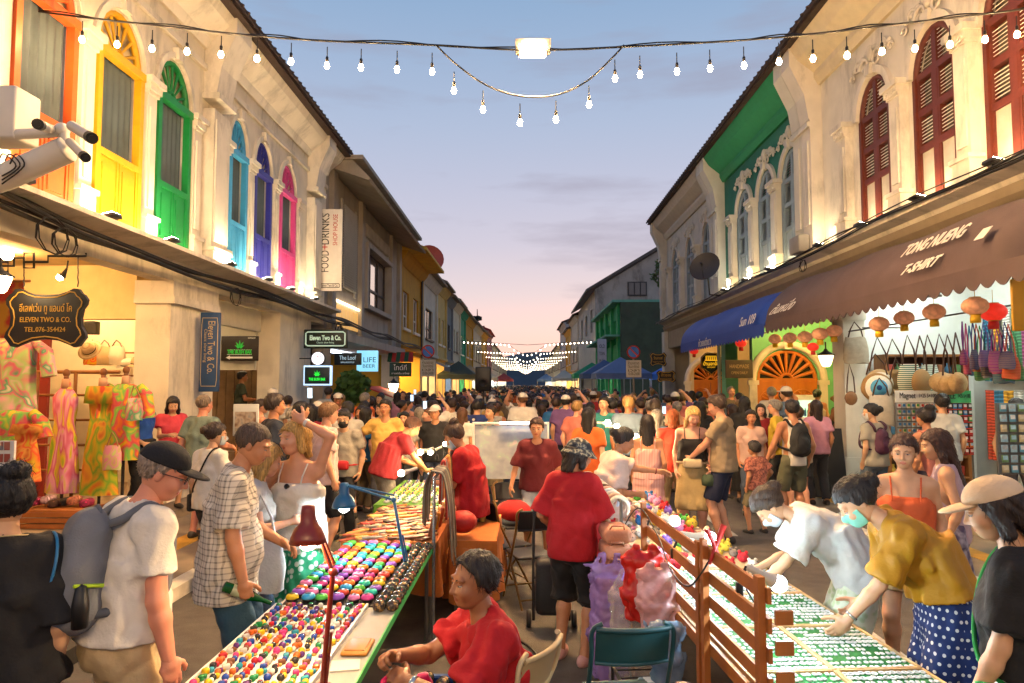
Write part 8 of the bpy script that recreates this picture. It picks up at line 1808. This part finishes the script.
p19 = person('seated vendor in red printed t-shirt with receding dark hair, watch and grey trousers', X_(490,3.2), 3.16, 106, h=1.70, skin='brown', hair=('balding', '#181210'), top=tee(RED, ease=.024, hem=.02, sleeve=.72, wr=.014), bottom=dict(mat=C('#3a3c36'), ease=.016), pose=dict(hip=(0,-.04,-.44), lean=2, lean2=14, head=(4,14,0), feet=((-.16,.46,0),(.14,.42,0)), aL=(-.10,.38,.80), aR=(.02,.42,.86), eL=(-.8,-.5,-.6), eR=(.8,-.5,-.6)), belly=.05, curl=.85, seed=21)
p20 = P_('woman in white blouse and pale green shorts bending low over the earrings', 852, 4.35, 80, h=1.62, fem=True, skin='asian', hair=('bun', '#3a281a'), top=dict(kind='blouse', mat=C('#cfccc2'), ease=.03, sleeve=.8, sflare=.03, hem=.04), bottom=dict(kind='shorts', mat=PALEFL, to=.72, flare=.05, ease=.02), mask='#c8ccd0', pose=dict(lean=42, lean2=58, head=(62,0,0), aL=(-.16,.62,.80), aR=(.14,.58,.84)), seed=22)
p21 = P_('woman in mustard blouse and navy polka dot skirt with green mask reaching to the trays', 938, 3.62, 80, h=1.67, fem=True, skin='asian', hair=('bun', '#15100e'), top=dict(kind='blouse', mat=C('#b07c0c', .6), ease=.022, sleeve=.85, sflare=.02, hem=-.10, wr=.013), bottom=dict(kind='skirt', mat=DOTS, hem=.16, flare=.05, rise=.14), mask='#7fc8b0', pose=dict(lean=28, lean2=44, head=(44,0,0), aL=(-.16,.56,.80), aR=(.18,.36,.86)), seed=23)
p22 = P_('woman in orange halter top looking aside beyond the mustard blouse', 902, 4.9, 152, h=1.66, fem=True, skin='asian', hair=('pony', '#3a2014'), top=dict(kind='cami', mat=C('#c8582a'), ease=.010), bottom=dict(kind='shorts', mat=C('#a8956c'), to=.6, flare=.05), pose=dict(head=(6,-6,0)), seed=24)
p23 = P_('woman with long brown hair in lavender top and patterned skirt in profile', 942, 5.5, 62, h=1.66, fem=True, skin='asian', hair=('longstraight', '#3a2014'), top=dict(kind='tank', mat=C('#b8a0a8')), bottom=dict(kind='skirt', mat=ramp_mat('skirt_mix', [(.4,'#a8a0a8'),(.6,'#5a5068')], 'noise', 14, .9), hem=.35), pose=dict(head=(14,10,0)), seed=25)
p24 = P_('person in black t-shirt, pale cap and white shorts with a green shoulder bag', 1012, 2.70, 50, h=1.66, wide=.9, fem=True, skin='asian', hair=('bob', '#241812'), top=tee(BLK, ease=.024, sleeve=.75, hem=-.08), bottom=dict(kind='shorts', mat=C('#cfc8ba'), to=.8, flare=.04, rise=.15), cap=('cap', C('#cbb494')), pose=dict(head=(20,10,0), aL=(-.20,.16,.82)), curl=.8, seed=26)
p25 = P_('woman in grey t-shirt and denim shorts with mask by the white column', 873, 9.6, 15, h=1.62, z=.12, fem=True, skin='asian', hair=('bun', '#120e0c'), top=tee(C('#9a9686')), bottom=dict(kind='shorts', mat=C('#4a5866'), to=.6), mask='#d0d0cc', pose=dict(head=(6,40,0)), seed=27)
p26 = P_('tall man in olive tan t-shirt and navy shorts holding a green can', 722, 8.9, 62, h=1.88, skin='fair', hair=('tall', '#3a281a'), top=tee(C('#8f7c60'), ease=.02), bottom=dict(kind='shorts', mat=C('#121a34'), to=.9, flare=.03), pose=dict(head=(16,0,0), aL=(-.14,.38,1.10), aR=(.12,.36,1.12)), curlR=.9, seed=28)
p27 = P_('blonde woman in black camisole and khaki skirt with a beige waist bag', 691, 9.1, 168, h=1.74, fem=True, skin='pale', hair=('long', '#c09a58'), top=dict(kind='cami', mat=BLK, hem=-.12, ease=.012), bottom=dict(kind='skirt', mat=C('#a08a5c'), hem=.42, flare=.04), pose=dict(head=(28,14,0), aL=(-.22,.16,.98)), seed=29)
p28 = P_('woman with auburn bob in orange red t-shirt seen from behind', 672, 9.7, -8, h=1.66, fem=True, skin='fair', hair=('bob', '#8a4416'), top=tee(C('#c03018')), bottom=dict(mat=C('#a8946c')), seed=30)
p29 = P_('woman in pink striped sundress with long dark hair seen from behind', 647, 8.7, -10, h=1.62, fem=True, skin='tan', hair=('longstraight', '#1c1410'), top=dict(kind='cami', mat=STRP, hem=.0), bottom=dict(kind='skirt', mat=STRP, hem=.40, flare=.07), seed=31)
p30 = P_('man in white tank top and olive shorts carrying a black backpack', 792, 10.0, 8, h=1.78, skin='tan', hair=('short', '#181210'), top=dict(kind='tank', mat=WHT), bottom=dict(kind='shorts', mat=C('#5a5a44'), to=.95, flare=.03), pose=dict(aL=(-.36,.12,.92)), seed=32)
p31 = P_('small child in pink printed t-shirt holding the tank top man by the hand', 754, 9.6, 25, h=1.20, skin='tan', hair=('short', '#1c1410'), top=tee(PINKP), bottom=dict(kind='shorts', mat=C('#6a6248'), to=.9, flare=.02), pose=dict(aR=(.30,.10,.72)), seed=33)
p33 = P_('woman in black with very long black hair before the orange door', 744, 12.0, -20, h=1.80, fem=True, skin='tan', hair=('longstraight', '#0c0a0a'), top=tee(BLK), bottom=dict(kind='skirt', mat=BLK, hem=.2), seed=34)
p34 = P_('grey haired man in yellow vest beside the fridge', 776, 11.8, 60, h=1.74, skin='fair', hair=('short', '#7a746a'), top=tee(C('#c8a830')), bottom=dict(mat=C('#3a3a3a')), glasses=1, seed=35)
p35 = P_('woman in pale print top facing the camera between the couple and the door', 750, 10.9, 170, h=1.6, fem=True, skin='tan', hair=('short', '#1c1410'), top=tee(C('#b8988a')), bottom=dict(mat=C('#3a4656')), seed=36)
p36 = P_('woman with high bun and salmon straps browsing the magnet racks', 926, 8.0, 10, h=1.62, z=.12, fem=True, skin='tan', hair=('topbun', '#181210'), top=dict(kind='tank', mat=C('#b06a5a')), bottom=dict(mat=C('#3a3438')), seed=37)
p37 = P_('woman in white t-shirt with dark hair at the red souvenir rack', 942, 9.2, -12, h=1.66, z=.22, fem=True, skin='asian', hair=('bun', '#141010'), top=tee(C('#c4c8c4')), bottom=dict(mat=C('#2a3038')), seed=38)
p38 = P_('shopkeeper in pinkish top facing the street behind the necklace rack', 1013, 8.9, 165, h=1.62, z=.22, fem=True, skin='asian', hair=('bun', '#141010'), top=dict(kind='tank', mat=C('#b89088')), bottom=dict(mat=C('#3a3438')), pose=dict(head=(22,0,0)), seed=39)
p39 = P_('bar worker in dark green t-shirt and red apron standing inside the bar doorway', 241, 15.5, -60, h=1.75, z=.55, skin='brown', hair=('short', '#141010'), top=tee(C('#2a3426')), bottom=dict(mat=C('#a01c24')), pose=dict(aR=(.2,.3,1.15)), seed=40)
m = MB(); m.box((X_(241,15.5),15.5,.395), (1.4,.7,.31)); o = m.build('timber_step', MATS['timber_pale']); tag(o, 'raised timber step inside the bar doorway', 'step')
# things they carry
def carry(name, label, cat, mb, mats): o = mb.build(name, mats); tag(o, label, cat); return o
def handpt(k, s, along=.075, out=.03): wr, fx, ty, zz = k.hand[s]; return k.W(wr+fx*along-zz*out), k.D(fx), k.D(ty)
c, fx, ty = handpt(p3, 'R'); m = MB(); d = (ty*.75+Vector((-.2,0,-.45))).normalized(); Mx = d.to_track_quat('Z','Y').to_matrix(); m.lathe([(.02,-.14),(.030,-.135),(.031,.02),(.014,.09),(.012,.14),(.014,.15)], c, 14, Mx); m.mat(1).lathe([(.0315,-.09),(.0318,-.0),], c, 14, Mx, closed=False); carry('beer_bottle', 'green glass bottle with pale label in the checked shirt man hand', 'bottle', m, [M('glass_green', '#0c4a1c', .1, .05), M('label_pale', '#a8b08a', .5, .1)])
c, fx, ty = handpt(p26, 'R'); m = MB(); m.lathe([(.026,-.06),(.033,-.05),(.033,.05),(.026,.06)], c, 14); m.mat(1).lathe([(.0335,-.02),(.0335,.02)], c, 14, closed=False); carry('drink_can', 'green and white drink can in the tall man hand', 'can', m, [M('can_green', '#1c8a3a', .3, .1), WHITEP])
def phone(c, d, label, lit=True):
    d = Vector(d).normalized(); Mx = d.to_track_quat('Y','Z').to_matrix(); m = MB(); m.bbox(c, (.075,.009,.155), .004, Mx); m.mat(1).box(Vector(c)-d*.0055, (.066,.002,.14), Mx); return carry('phone', label, 'phone', m, [BLACK, M('phone_screen', '#a8c4d8', .2, .4, 14, emit=1.2 if lit else 0, ecol='#bcd8f0')])
c, fx, ty = handpt(p15, 'R', .08, .03); phone(c, Vector((-.5,0,-.6)), 'phone held low by the red shirted masked vendor')
c, fx, ty = handpt(p24, 'L', .09, .03); m = MB(); m.lathe([(.028,-.10),(.033,-.09),(.033,.06),(.016,.10),(.016,.12)], c, 12); carry('water_bottle', 'clear water bottle in the right edge person hand', 'bottle', m, plasticy('bottle_clear', '#a8b0b4', .6))
c, fx, ty = handpt(p27, 'L', .06, .03); m = MB(); m.lathe([(.002,.05),(.07,.03),(.09,-.03),(.085,-.10)], c+Vector((0,-.03,-.08)), 14); carry('green_cap', 'dark green cap hanging from the blonde woman hand', 'cap', m, C('#3a4a34'))
# watch, bracelets, necklaces and prints
def band(k, el, wr, mat, name, off=.03, r=.031, w=.014):
    el, wr = np.array(el), np.array(wr); n = nrm(wr-el); c = wr-n*off; m = MB(); Mx = Vector(n).to_track_quat('Z','Y').to_matrix(); m.lathe([(r,-w),(r+.004,-w*.7),(r+.004,w*.7),(r,w)], Vector(c), 16, Mx, closed=False); ob = ORG.pop(k.root.name); o = m.build(name, mat, k.root); ORG[k.root.name] = ob; return o
STEEL = M('steel', '#b8b8b4', .2, .05, metal=.9)
band(p19, p19.elL, p19.wrL, STEEL, 'watch', .035, .030, .012); band(p19, p19.elR, p19.wrR, STEEL, 'watch', .035, .030, .010) if False else None
band(p4, p4.elL, p4.wrL, M('watch_white', '#d0ccc4', .3, 0), 'watch', .03, .027, .012); band(p21, p21.elL, p21.wrL, STEEL, 'bracelet', .03, .027, .007); band(p15, p15.elL, p15.wrL, BLACK, 'watch', .03, .028, .010); band(p18, p18.elL, p18.wrL, M('bracelet_red','#7a1c1c',.5,0), 'bracelet', .03, .027, .006)
ob = ORG.pop(p1.root.name); m = MB(); m.tube([Vector(p1.neck+p1.r2*.085*math.cos(a)+p1.f2*(.02+.088*math.sin(a))+p1.u2*(.03-.02*math.sin(a))) for a in np.linspace(0, 6.28, 25)], .003, 5); m.build('necklace', M('chain_gold', '#c8b080', .3, 0, metal=.7), p1.root); ORG[p1.root.name] = ob
ob = ORG.pop(p4.root.name); m = MB(); cc = p4.chest+p4.f2*.152+p4.u2*.03
for s in (-1,1): m.ball(Vector(cc+p4.u2*.028*s), (.024,.008,.021), 10, 6)
m.tube([Vector(cc+p4.u2*.05), Vector(cc-p4.u2*.05)], .004, 5); m.build('sunglasses', M('glass_dark', '#1a120c', .15, 0), p4.root); ORG[p4.root.name] = ob
# bags worn
def backpack(k, mat, mat2, label, s=1.0, drop=0):
    sd = SDF(.03); c = k.chest-k.f2*(.188*s)-k.u2*(.02+drop)*k.s; B = np.stack([k.r2, k.f2, k.u2])
    sd.ell(c-k.u2*.03, (.15*s,.105*s,.20*s), B).ell(c+k.u2*.12*s, (.12*s,.085*s,.11*s), B).ell(c-k.u2*.16*s, (.155*s,.11*s,.10*s), B).ell(c-k.f2*.085*s-k.u2*.09*s, (.11*s,.055*s,.13*s), B, .015)
    V, Q = sd.mesh(.011, (.006, 4)); t = thing('backpack', label, 'backpack', k.W(c), rot=k.rz); sh = np.array(c)
    linkmesh('main_compartment', fastmesh('main_compartment', V-sh, Q, None, [mat]), t); ob = ORG.pop(t.name)
    for sgn in (-1,1):
        m = MB(); nk = k.neck-k.u2*.035*k.s+k.r2*sgn*.105*k.s; pts = [c+k.u2*.17*s+k.r2*sgn*.06+k.f2*.05, nk-k.f2*.100, nk+k.u2*.062, nk+k.f2*.100-k.u2*.02, k.chest+k.r2*sgn*.155*k.s+k.f2*.11, k.waist+k.r2*sgn*.205*k.s+k.f2*.04+k.u2*.08, c-k.u2*.17*s+k.r2*sgn*.12+k.f2*.05]
        pts = spline([Vector(p)-Vector(sh) for p in pts], 6); m.tube(pts, .019, 7); m.build('shoulder_strap', mat2, t)
    m = MB(); zz = [c-k.f2*.118*s+k.r2*.10*s*math.sin(a)+k.u2*(.09*s+.13*s*math.cos(a)-.09) for a in np.linspace(-2.0,2.0,15)]
    m.tube([Vector(p)-Vector(sh) for p in zz], .006, 5); m.build('zip_piping', M('piping_blue', '#1c6a9a', .5, 0) if s > .95 and drop == 0.001 else mat2, t); m = MB(); m.tube([Vector(c+k.u2*.21*s+k.f2*.02+k.r2*x_-sh+k.u2*(.03-12*x_*x_)) for x_ in (-.05,-.03,0,.03,.05)], .010, 6); m.build('grab_handle', mat2, t); ORG[t.name] = ob; return t
bp = backpack(p2, M('pack_grey', '#6f7276', .8, .15, 7, .3, 140), M('pack_grey2', '#5c5f64', .8, .1, 9), 'grey backpack with blue zip piping on the man in black cap', 1.02, .001)
ob = ORG.pop(bp.name); sh = np.array(p2.chest-p2.f2*(.188*1.02)-p2.u2*(.021)*p2.s); m = MB()
for px_ in range(2):
    m.tube([Vector(-p2.f2*(.150)+p2.r2*(.05*math.sin(a*2))*(1 if px_ else -1)+p2.u2*(-.17+.10*a/3.14)) for a in np.linspace(0,6.28,21)], .004, 5)
m.build('bungee_cord', M('piping_blue', '#1c6a9a', .5, 0), bp); m = MB(); m.lathe([(.03,-.09),(.032,0),(.02,.07),(.002,.08)], Vector(p2.r2*.165-p2.f2*.02-p2.u2*.12), 12); m.mat(1).tube([Vector(p2.r2*.165-p2.f2*.06-p2.u2*.05), Vector(p2.r2*.165+p2.f2*.05-p2.u2*.05)], .008, 6); m.build('side_bottle', [BLACK, M('loop_lime', '#a8c81c', .5, 0)], bp); ORG[bp.name] = ob
backpack(p30, C('#1a1b1c', .7), BLK, 'black backpack with green trim on the tank top man', .95); backpack(p25, C('#4a1f3a', .7), C('#3a182c'), 'purple backpack on the woman in grey t-shirt', .7)
def cross_strap(k, mat, label, bagmat=None, side=1, front=True, bsz=(.13,.05,.10)):
    c1 = k.neck-k.u2*.02*k.s-k.r2*side*.10*k.s; c2 = k.P+k.u0*.05+k.r0*side*.19*k.s; m = MB(); o = k.W(c2); t = thing('shoulder_bag', label, 'bag', o, rot=k.rz); ob = ORG.pop(t.name); sh = Vector(c2); w = .17 if k.fem else .165
    m.tube(spline([Vector(p)-sh for p in (c2, k.waist+k.r1*side*.10*k.s-k.f1*.138*k.s, k.chest-k.r2*side*.02-k.f2*.150*k.s, c1-k.f2*.098*k.s, c1+k.u2*.052, c1+k.f2*.098*k.s-k.u2*.02, k.chest-k.r2*side*.02+k.f2*.155*k.s, k.waist+k.r1*side*.12*k.s+k.f1*.135*k.s, c2)], 6), .009, 5); m.build('strap', mat, t)
    m = MB(); m.bbox(Vector(k.r0*side*.03+k.f0*.02)-Vector((0,0,.06)), (.06,.24,.18), .025); m.build('pouch', bagmat or mat, t); ORG[t.name] = ob; return t
cross_strap(p7, BLK, 'black shoulder bag slung across the white t-shirt woman', C('#17171a'), -1); cross_strap(p24, C('#14803a'), 'bright green shoulder bag on the right edge person', C('#14803a'), -1)
def waist_bag(k, mat, label, band_=None):
    c = k.waist-k.u1*.03; t = thing('waist_bag', label, 'bag', k.W(c), rot=k.rz); ob = ORG.pop(t.name); m = MB(); m.bbox(Vector(k.f1*.165*k.s), (.24,.075,.12), .03); m.build('pouch', mat, t); m = MB(); m.tube([Vector(k.r1*.195*k.s*math.cos(a)+k.f1*.150*k.s*math.sin(a)) for a in np.linspace(0,6.28,25)], .014, 6); m.build('belt', band_ or mat, t); ORG[t.name] = ob
waist_bag(p13, M('fanny_red', '#a8141c', .6, .1), 'red waist bag on the man in grey polo'); waist_bag(p27, C('#c4b08a'), 'beige waist bag on the blonde woman'); waist_bag(p10, BLK, 'black waist bag on the blue t-shirt man')
b = soft_bag(.30,.34,.08,C('#c8c8c4'),C('#c8c8c4'),.30,seed=77); b.location = p5.W(np.array([.24,.05,1.30])); b.rotation_euler = (0,0,p5.rz+R(80)); b['label'] = 'white cloth tote hanging from the half hidden blonde woman shoulder'

# ---------------- the crowd filling the street
CL = [('#d0cabc','white'),('#16171a','black'),('#20304a','navy'),('#5a6a7a','grey blue'),('#8a1c20','dark red'),('#a8a49a','light grey'),('#3a4a3a','dark green'),('#b8924a','mustard'),('#1c5a8a','blue'),('#b86a5a','salmon'),('#6a5a48','brown'),('#2a7a74','teal'),('#c8b89a','beige'),('#c0581c','orange'),('#6a4a7a','purple'),('#c88a9a','pink')]
HC = [('#120e0c','black'),('#2a1a12','dark brown'),('#5a3a20','brown'),('#8a6a3a','dark blond'),('#7a746a','grey')]
BOT = ['#1c1d22','#2a3448','#6a5c44','#3a3a3c','#8a7a5a']
def proto(kind):
    k = dict(z=0, res=.021)
    if kind == 'a': return person('x', 0, 14, 0, h=1.74, hair=('short', '#120e0c'), top=tee(C('#d0cabc')), bottom=dict(kind='shorts', mat=C(BOT[1]), to=.95, flare=.02), **k)
    if kind == 'b': return person('x', 0, 14, 0, h=1.63, fem=True, hair=('long', '#120e0c'), top=tee(C('#d0cabc')), bottom=dict(mat=C(BOT[0])), **k)
    if kind == 'c': return person('x', 0, 14, 0, h=1.64, fem=True, hair=('bun', '#120e0c'), top=dict(kind='tank', mat=C('#d0cabc')), bottom=dict(kind='skirt', mat=C(BOT[2]), hem=.35), **k)
    if kind == 'd': return person('x', 0, 14, 0, h=1.76, hair=('short', '#120e0c'), top=tee(C('#d0cabc'), ease=.022), bottom=dict(mat=C(BOT[0])), cap=('cap', C('#c8c0b0')), **k)
    if kind == 'e': return person('x', 0, 14, 0, h=1.73, hair=('short', '#120e0c'), top=tee(C('#d0cabc')), bottom=dict(mat=C(BOT[3])), pose=dict(aR=(.12,.30,1.78), eR=(1,.2,-.2), head=(-6,0,0)), **k)
    if kind == 'f': return person('x', 0, 14, 0, h=1.62, fem=True, hair=('longstraight', '#120e0c'), top=tee(C('#d0cabc')), bottom=dict(kind='shorts', mat=C(BOT[1]), to=.6), **k)
    if kind == 'g': return person('x', 0, 14, 0, h=1.60, fem=True, hair=('bob', '#120e0c'), top=tee(C('#d0cabc')), bottom=dict(mat=C(BOT[4])), pose=dict(head=(4,35,0)), **k)
    if kind == 'h': return person('x', 0, 14, 0, h=1.78, skin='fair', hair=('balding', '#120e0c'), top=dict(kind='shirt', mat=C('#d0cabc'), sleeve=.8, hem=.12), bottom=dict(mat=C(BOT[2])), belly=.05, wide=1.06, **k)
    if kind == 'i': return person('x', 0, 14, 0, h=1.60, fem=True, hair=('pony', '#120e0c'), top=dict(kind='cami', mat=C('#d0cabc')), bottom=dict(kind='shorts', mat=C(BOT[1]), to=.6), pose=dict(head=(0,-35,0)), **k)
HD = dict(a='short {} hair', b='long {} hair', c='{} bun', d='pale cap', e='{} hair, raised hand', f='very long {} hair', g='{} bob', h='thinning {} hair', i='{} ponytail')
GN = dict(a='t-shirt', b='t-shirt', c='tank top', d='t-shirt', e='t-shirt', f='t-shirt', g='t-shirt', h='shirt', i='camisole')
PR = {k: proto(k) for k in 'abcdefghi'}; used_p = set()
heroes = [(k.loc.x, k.loc.y) for k in (p1,p2,p3,p4,p5,p6,p7,p8,p9,p10,p11,p12,p13,p14,p15,p16,p18,p25,p26,p27,p28,p29,p30,p31,p33,p34,p35,p39)]
rg = random.Random(77); labels = set(); placed = []
def free(x, y, d=.46): return all((x-a)**2+(y-b)**2 > d*d for a, b in heroes) and all((x-a)**2+(y-b)**2 > d*d for a, b in placed)
def crowd(x, y, z=0, kind=None, col=None, hairc=None, face=None):
    for _ in range(60):
        kd = kind or rg.choice('aabbcdeffghi'); c = col or rg.choice(CL); hcol = hairc or rg.choice(HC[:2]*3+HC); fc = face if face is not None else (rg.gauss(0,28) if rg.random() < .72 else 180+rg.gauss(0,40)); back = math.cos(R(fc)) > 0
        wh = 'near crowd' if y < 14 else 'mid crowd' if y < 20 else 'far crowd'; sd = 'left' if x < -1.2 else 'centre' if x < 1.6 else 'right'
        lb = 'person %s in %s %s, %s, %s %s' % ('from behind' if back else 'facing camera', c[1], GN[kd], HD[kd].format(hcol[1]), sd, wh)
        if lb not in labels: break
    else: return None
    labels.add(lb); placed.append((x, y)); nm = {'tank top':'tank_top','camisole':'camisole','shirt':'shirt','t-shirt':'shirt'}[GN[kd]]
    mats = {nm: C(c[0]), 'hair': hair_mat(hcol[0]), 'trousers': C(rg.choice(BOT)), 'shorts': C(rg.choice(BOT))}
    r = PR[kd].root
    if kd not in used_p:
        used_p.add(kd); o = r
        for ch in o.children:
            q = ch.name.split('.')[0]
            if q in mats: setmat(ch, mats[q])
        o['label'] = lb
    else: o = dup(r, label=lb, mats=mats)
    sk = rg.choice(['asian','tan','asian','fair','brown','pale'])
    for ch in o.children:
        if ch.name.startswith('body'): setmat(ch, skin_mats(sk)[0])
    o.location = (x, y, z); o.rotation_euler = (0,0,R(fc)); s_ = rg.uniform(.95,1.05); o.scale = (s_,)*3; o['group'] = 'crowd filling the street'
    return o
# a few the photo shows clearly
for px, Y, kd, col, hc, fc in ((497,14.5,'c',0,2,0),(523,13.5,'d',0,2,10),(556,13.6,'a',8,1,-5),(590,13.2,'a',6,0,0),(452,13.2,'a',0,1,-10),(434,12.6,'e',0,1,0),(420,11.8,'g',5,4,0),(436,10.8,'d',1,0,170),(612,12.2,'a',2,0,20),(604,11.9,'a',11,0,160),(650,12.5,'h',1,4,0),(628,11.2,'a',3,3,-10),(701,13.5,'f',1,0,0),(540,16.5,'f',1,0,0),(510,17.5,'a',10,0,180),(362,11.5,'b',1,0,170),(405,11.4,'b',5,0,175),(300,9.6,'a',1,0,-40),(318,11.6,'d',0,1,0),(430,11.6,'i',9,2,150),(462,11.9,'b',0,2,-20),(588,9.4,'f',13,0,-20)):
    crowd(X_(px, Y), Y, 0, kd, CL[col], HC[hc], fc)
hw = P_('man in blue and white flowered shirt seen from behind, before the loudspeaker', 477, 12.6, 5, h=1.72, skin='asian', hair=('short', '#120e0c'), top=dict(kind='shirt', mat=HAWAII, sleeve=.8, hem=.12), bottom=dict(mat=C('#1c1d22')), seed=50); placed.append((hw.loc.x, hw.loc.y))
dk = P_('man in dark floral shirt with short hair seen from behind, right of centre', 655, 11.6, -10, h=1.76, skin='fair', hair=('short', '#3a2c20'), top=dict(kind='shirt', mat=DKFL, sleeve=.8, hem=.12), bottom=dict(mat=C('#1c1d22')), seed=51); placed.append((dk.loc.x, dk.loc.y))
n = 0; y = 10.6
while y < 29 and n < 175:
    x0, x1 = (-3.9, 4.9); x = x0+rg.uniform(0,.5)
    while x < x1:
        xx, yy = x+rg.uniform(-.18,.18), y+rg.uniform(-.2,.2)
        okc = not (yy < 11.2 and -1.6 < xx < 1.9) and not (abs(xx+.2) < .7 and yy < 10.2)
        if okc and free(xx, yy, .44) and rg.random() < .82:
            z = .12 if (xx < -3.5 or xx > 4.55) else 0
            if crowd(xx, yy, z): n += 1
        x += rg.uniform(.56,.86)
    y += .60+.022*(y-10)
# people on the right pavement and under the blue awning, and on the left walkway
for x, y in ((5.1,13.6),(5.3,14.8),(5.0,16.0),(6.6,15.6),(5.2,17.4),(6.4,14.2),(4.9,12.9),(-4.6,12.4),(-4.8,13.8),(-4.3,15.4),(-4.8,16.6),(-4.4,11.3),(4.6,10.9),(-3.4,10.0)):
    if free(x, y, .4): crowd(x, y, .22 if x > 5.75 else .12)
for kd in PR:
    if kd not in used_p: crowd(rg.uniform(-2,2), rg.uniform(15,25), 0, kd)
# raised phones in the crowd
for i, (px, py, Y) in enumerate(((310,393,9.4),(412,398,15),(425,405,12.4),(415,392,20),(470,396,21),(511,398,19),(541,399,22),(664,410,13))): phone(atY(px, py, Y), (0,1,.1), 'lit phone held up over the crowd, '+['beside the leaf lightbox','highest one left of the loudspeaker','by the raised hand left of the loudspeaker','farthest one under the left no parking sign','left of the loudspeaker pole','right of the loudspeaker','in the middle of the street','before the orange doors'][i])
m = MB()
rg = random.Random(5); CR_M = [C(c) for c, n_ in CL]+[hair_mat('#120e0c'), hair_mat('#5a3a20'), skin_mats('asian')[0], skin_mats('fair')[0]]
y = 29.5
while y < 150:
    x = -3.6+rg.uniform(0,.6)
    while x < 4.3:
        h = rg.uniform(1.55,1.85); c = Vector((x+rg.uniform(-.2,.2), y+rg.uniform(-.3,.3), 0)); a = rg.randrange(16); n_ = 8
        m.mat(rg.choice((1,2,10,12))).lathe([(.13,0),(.16,h*.45)], c, n_); m.mat(a); Mx = Matrix.Rotation(rg.uniform(-.6,.6), 3, 'Z') @ Matrix.Diagonal((1.25,.8,1)); m.lathe([(.15,h*.44),(.155,h*.6),(.175,h*.76),(.12,h*.83),(.05,h*.86)], c, n_, Mx)
        m.mat(18+rg.randrange(2)).lathe([(.05,h*.84),(.05,h*.88),(.072,h*.92),(.075,h*.95),(.05,h*.985)], c, n_); m.mat(16+(rg.random() < .25)).lathe([(.086,h*.915),(.095,h*.955),(.07,h*.995),(.01,h*1.01)], c+Vector((0,.018*(1 if rg.random() < .3 else -1),0)), n_)
        x += rg.uniform(.5,.95)*(1+.004*(y-29))
    y += .85*(1+.012*(y-29))
o = m.build('crowd', CR_M); tag(o, 'dense far crowd filling the street to its end', 'crowd', None, 'stuff')
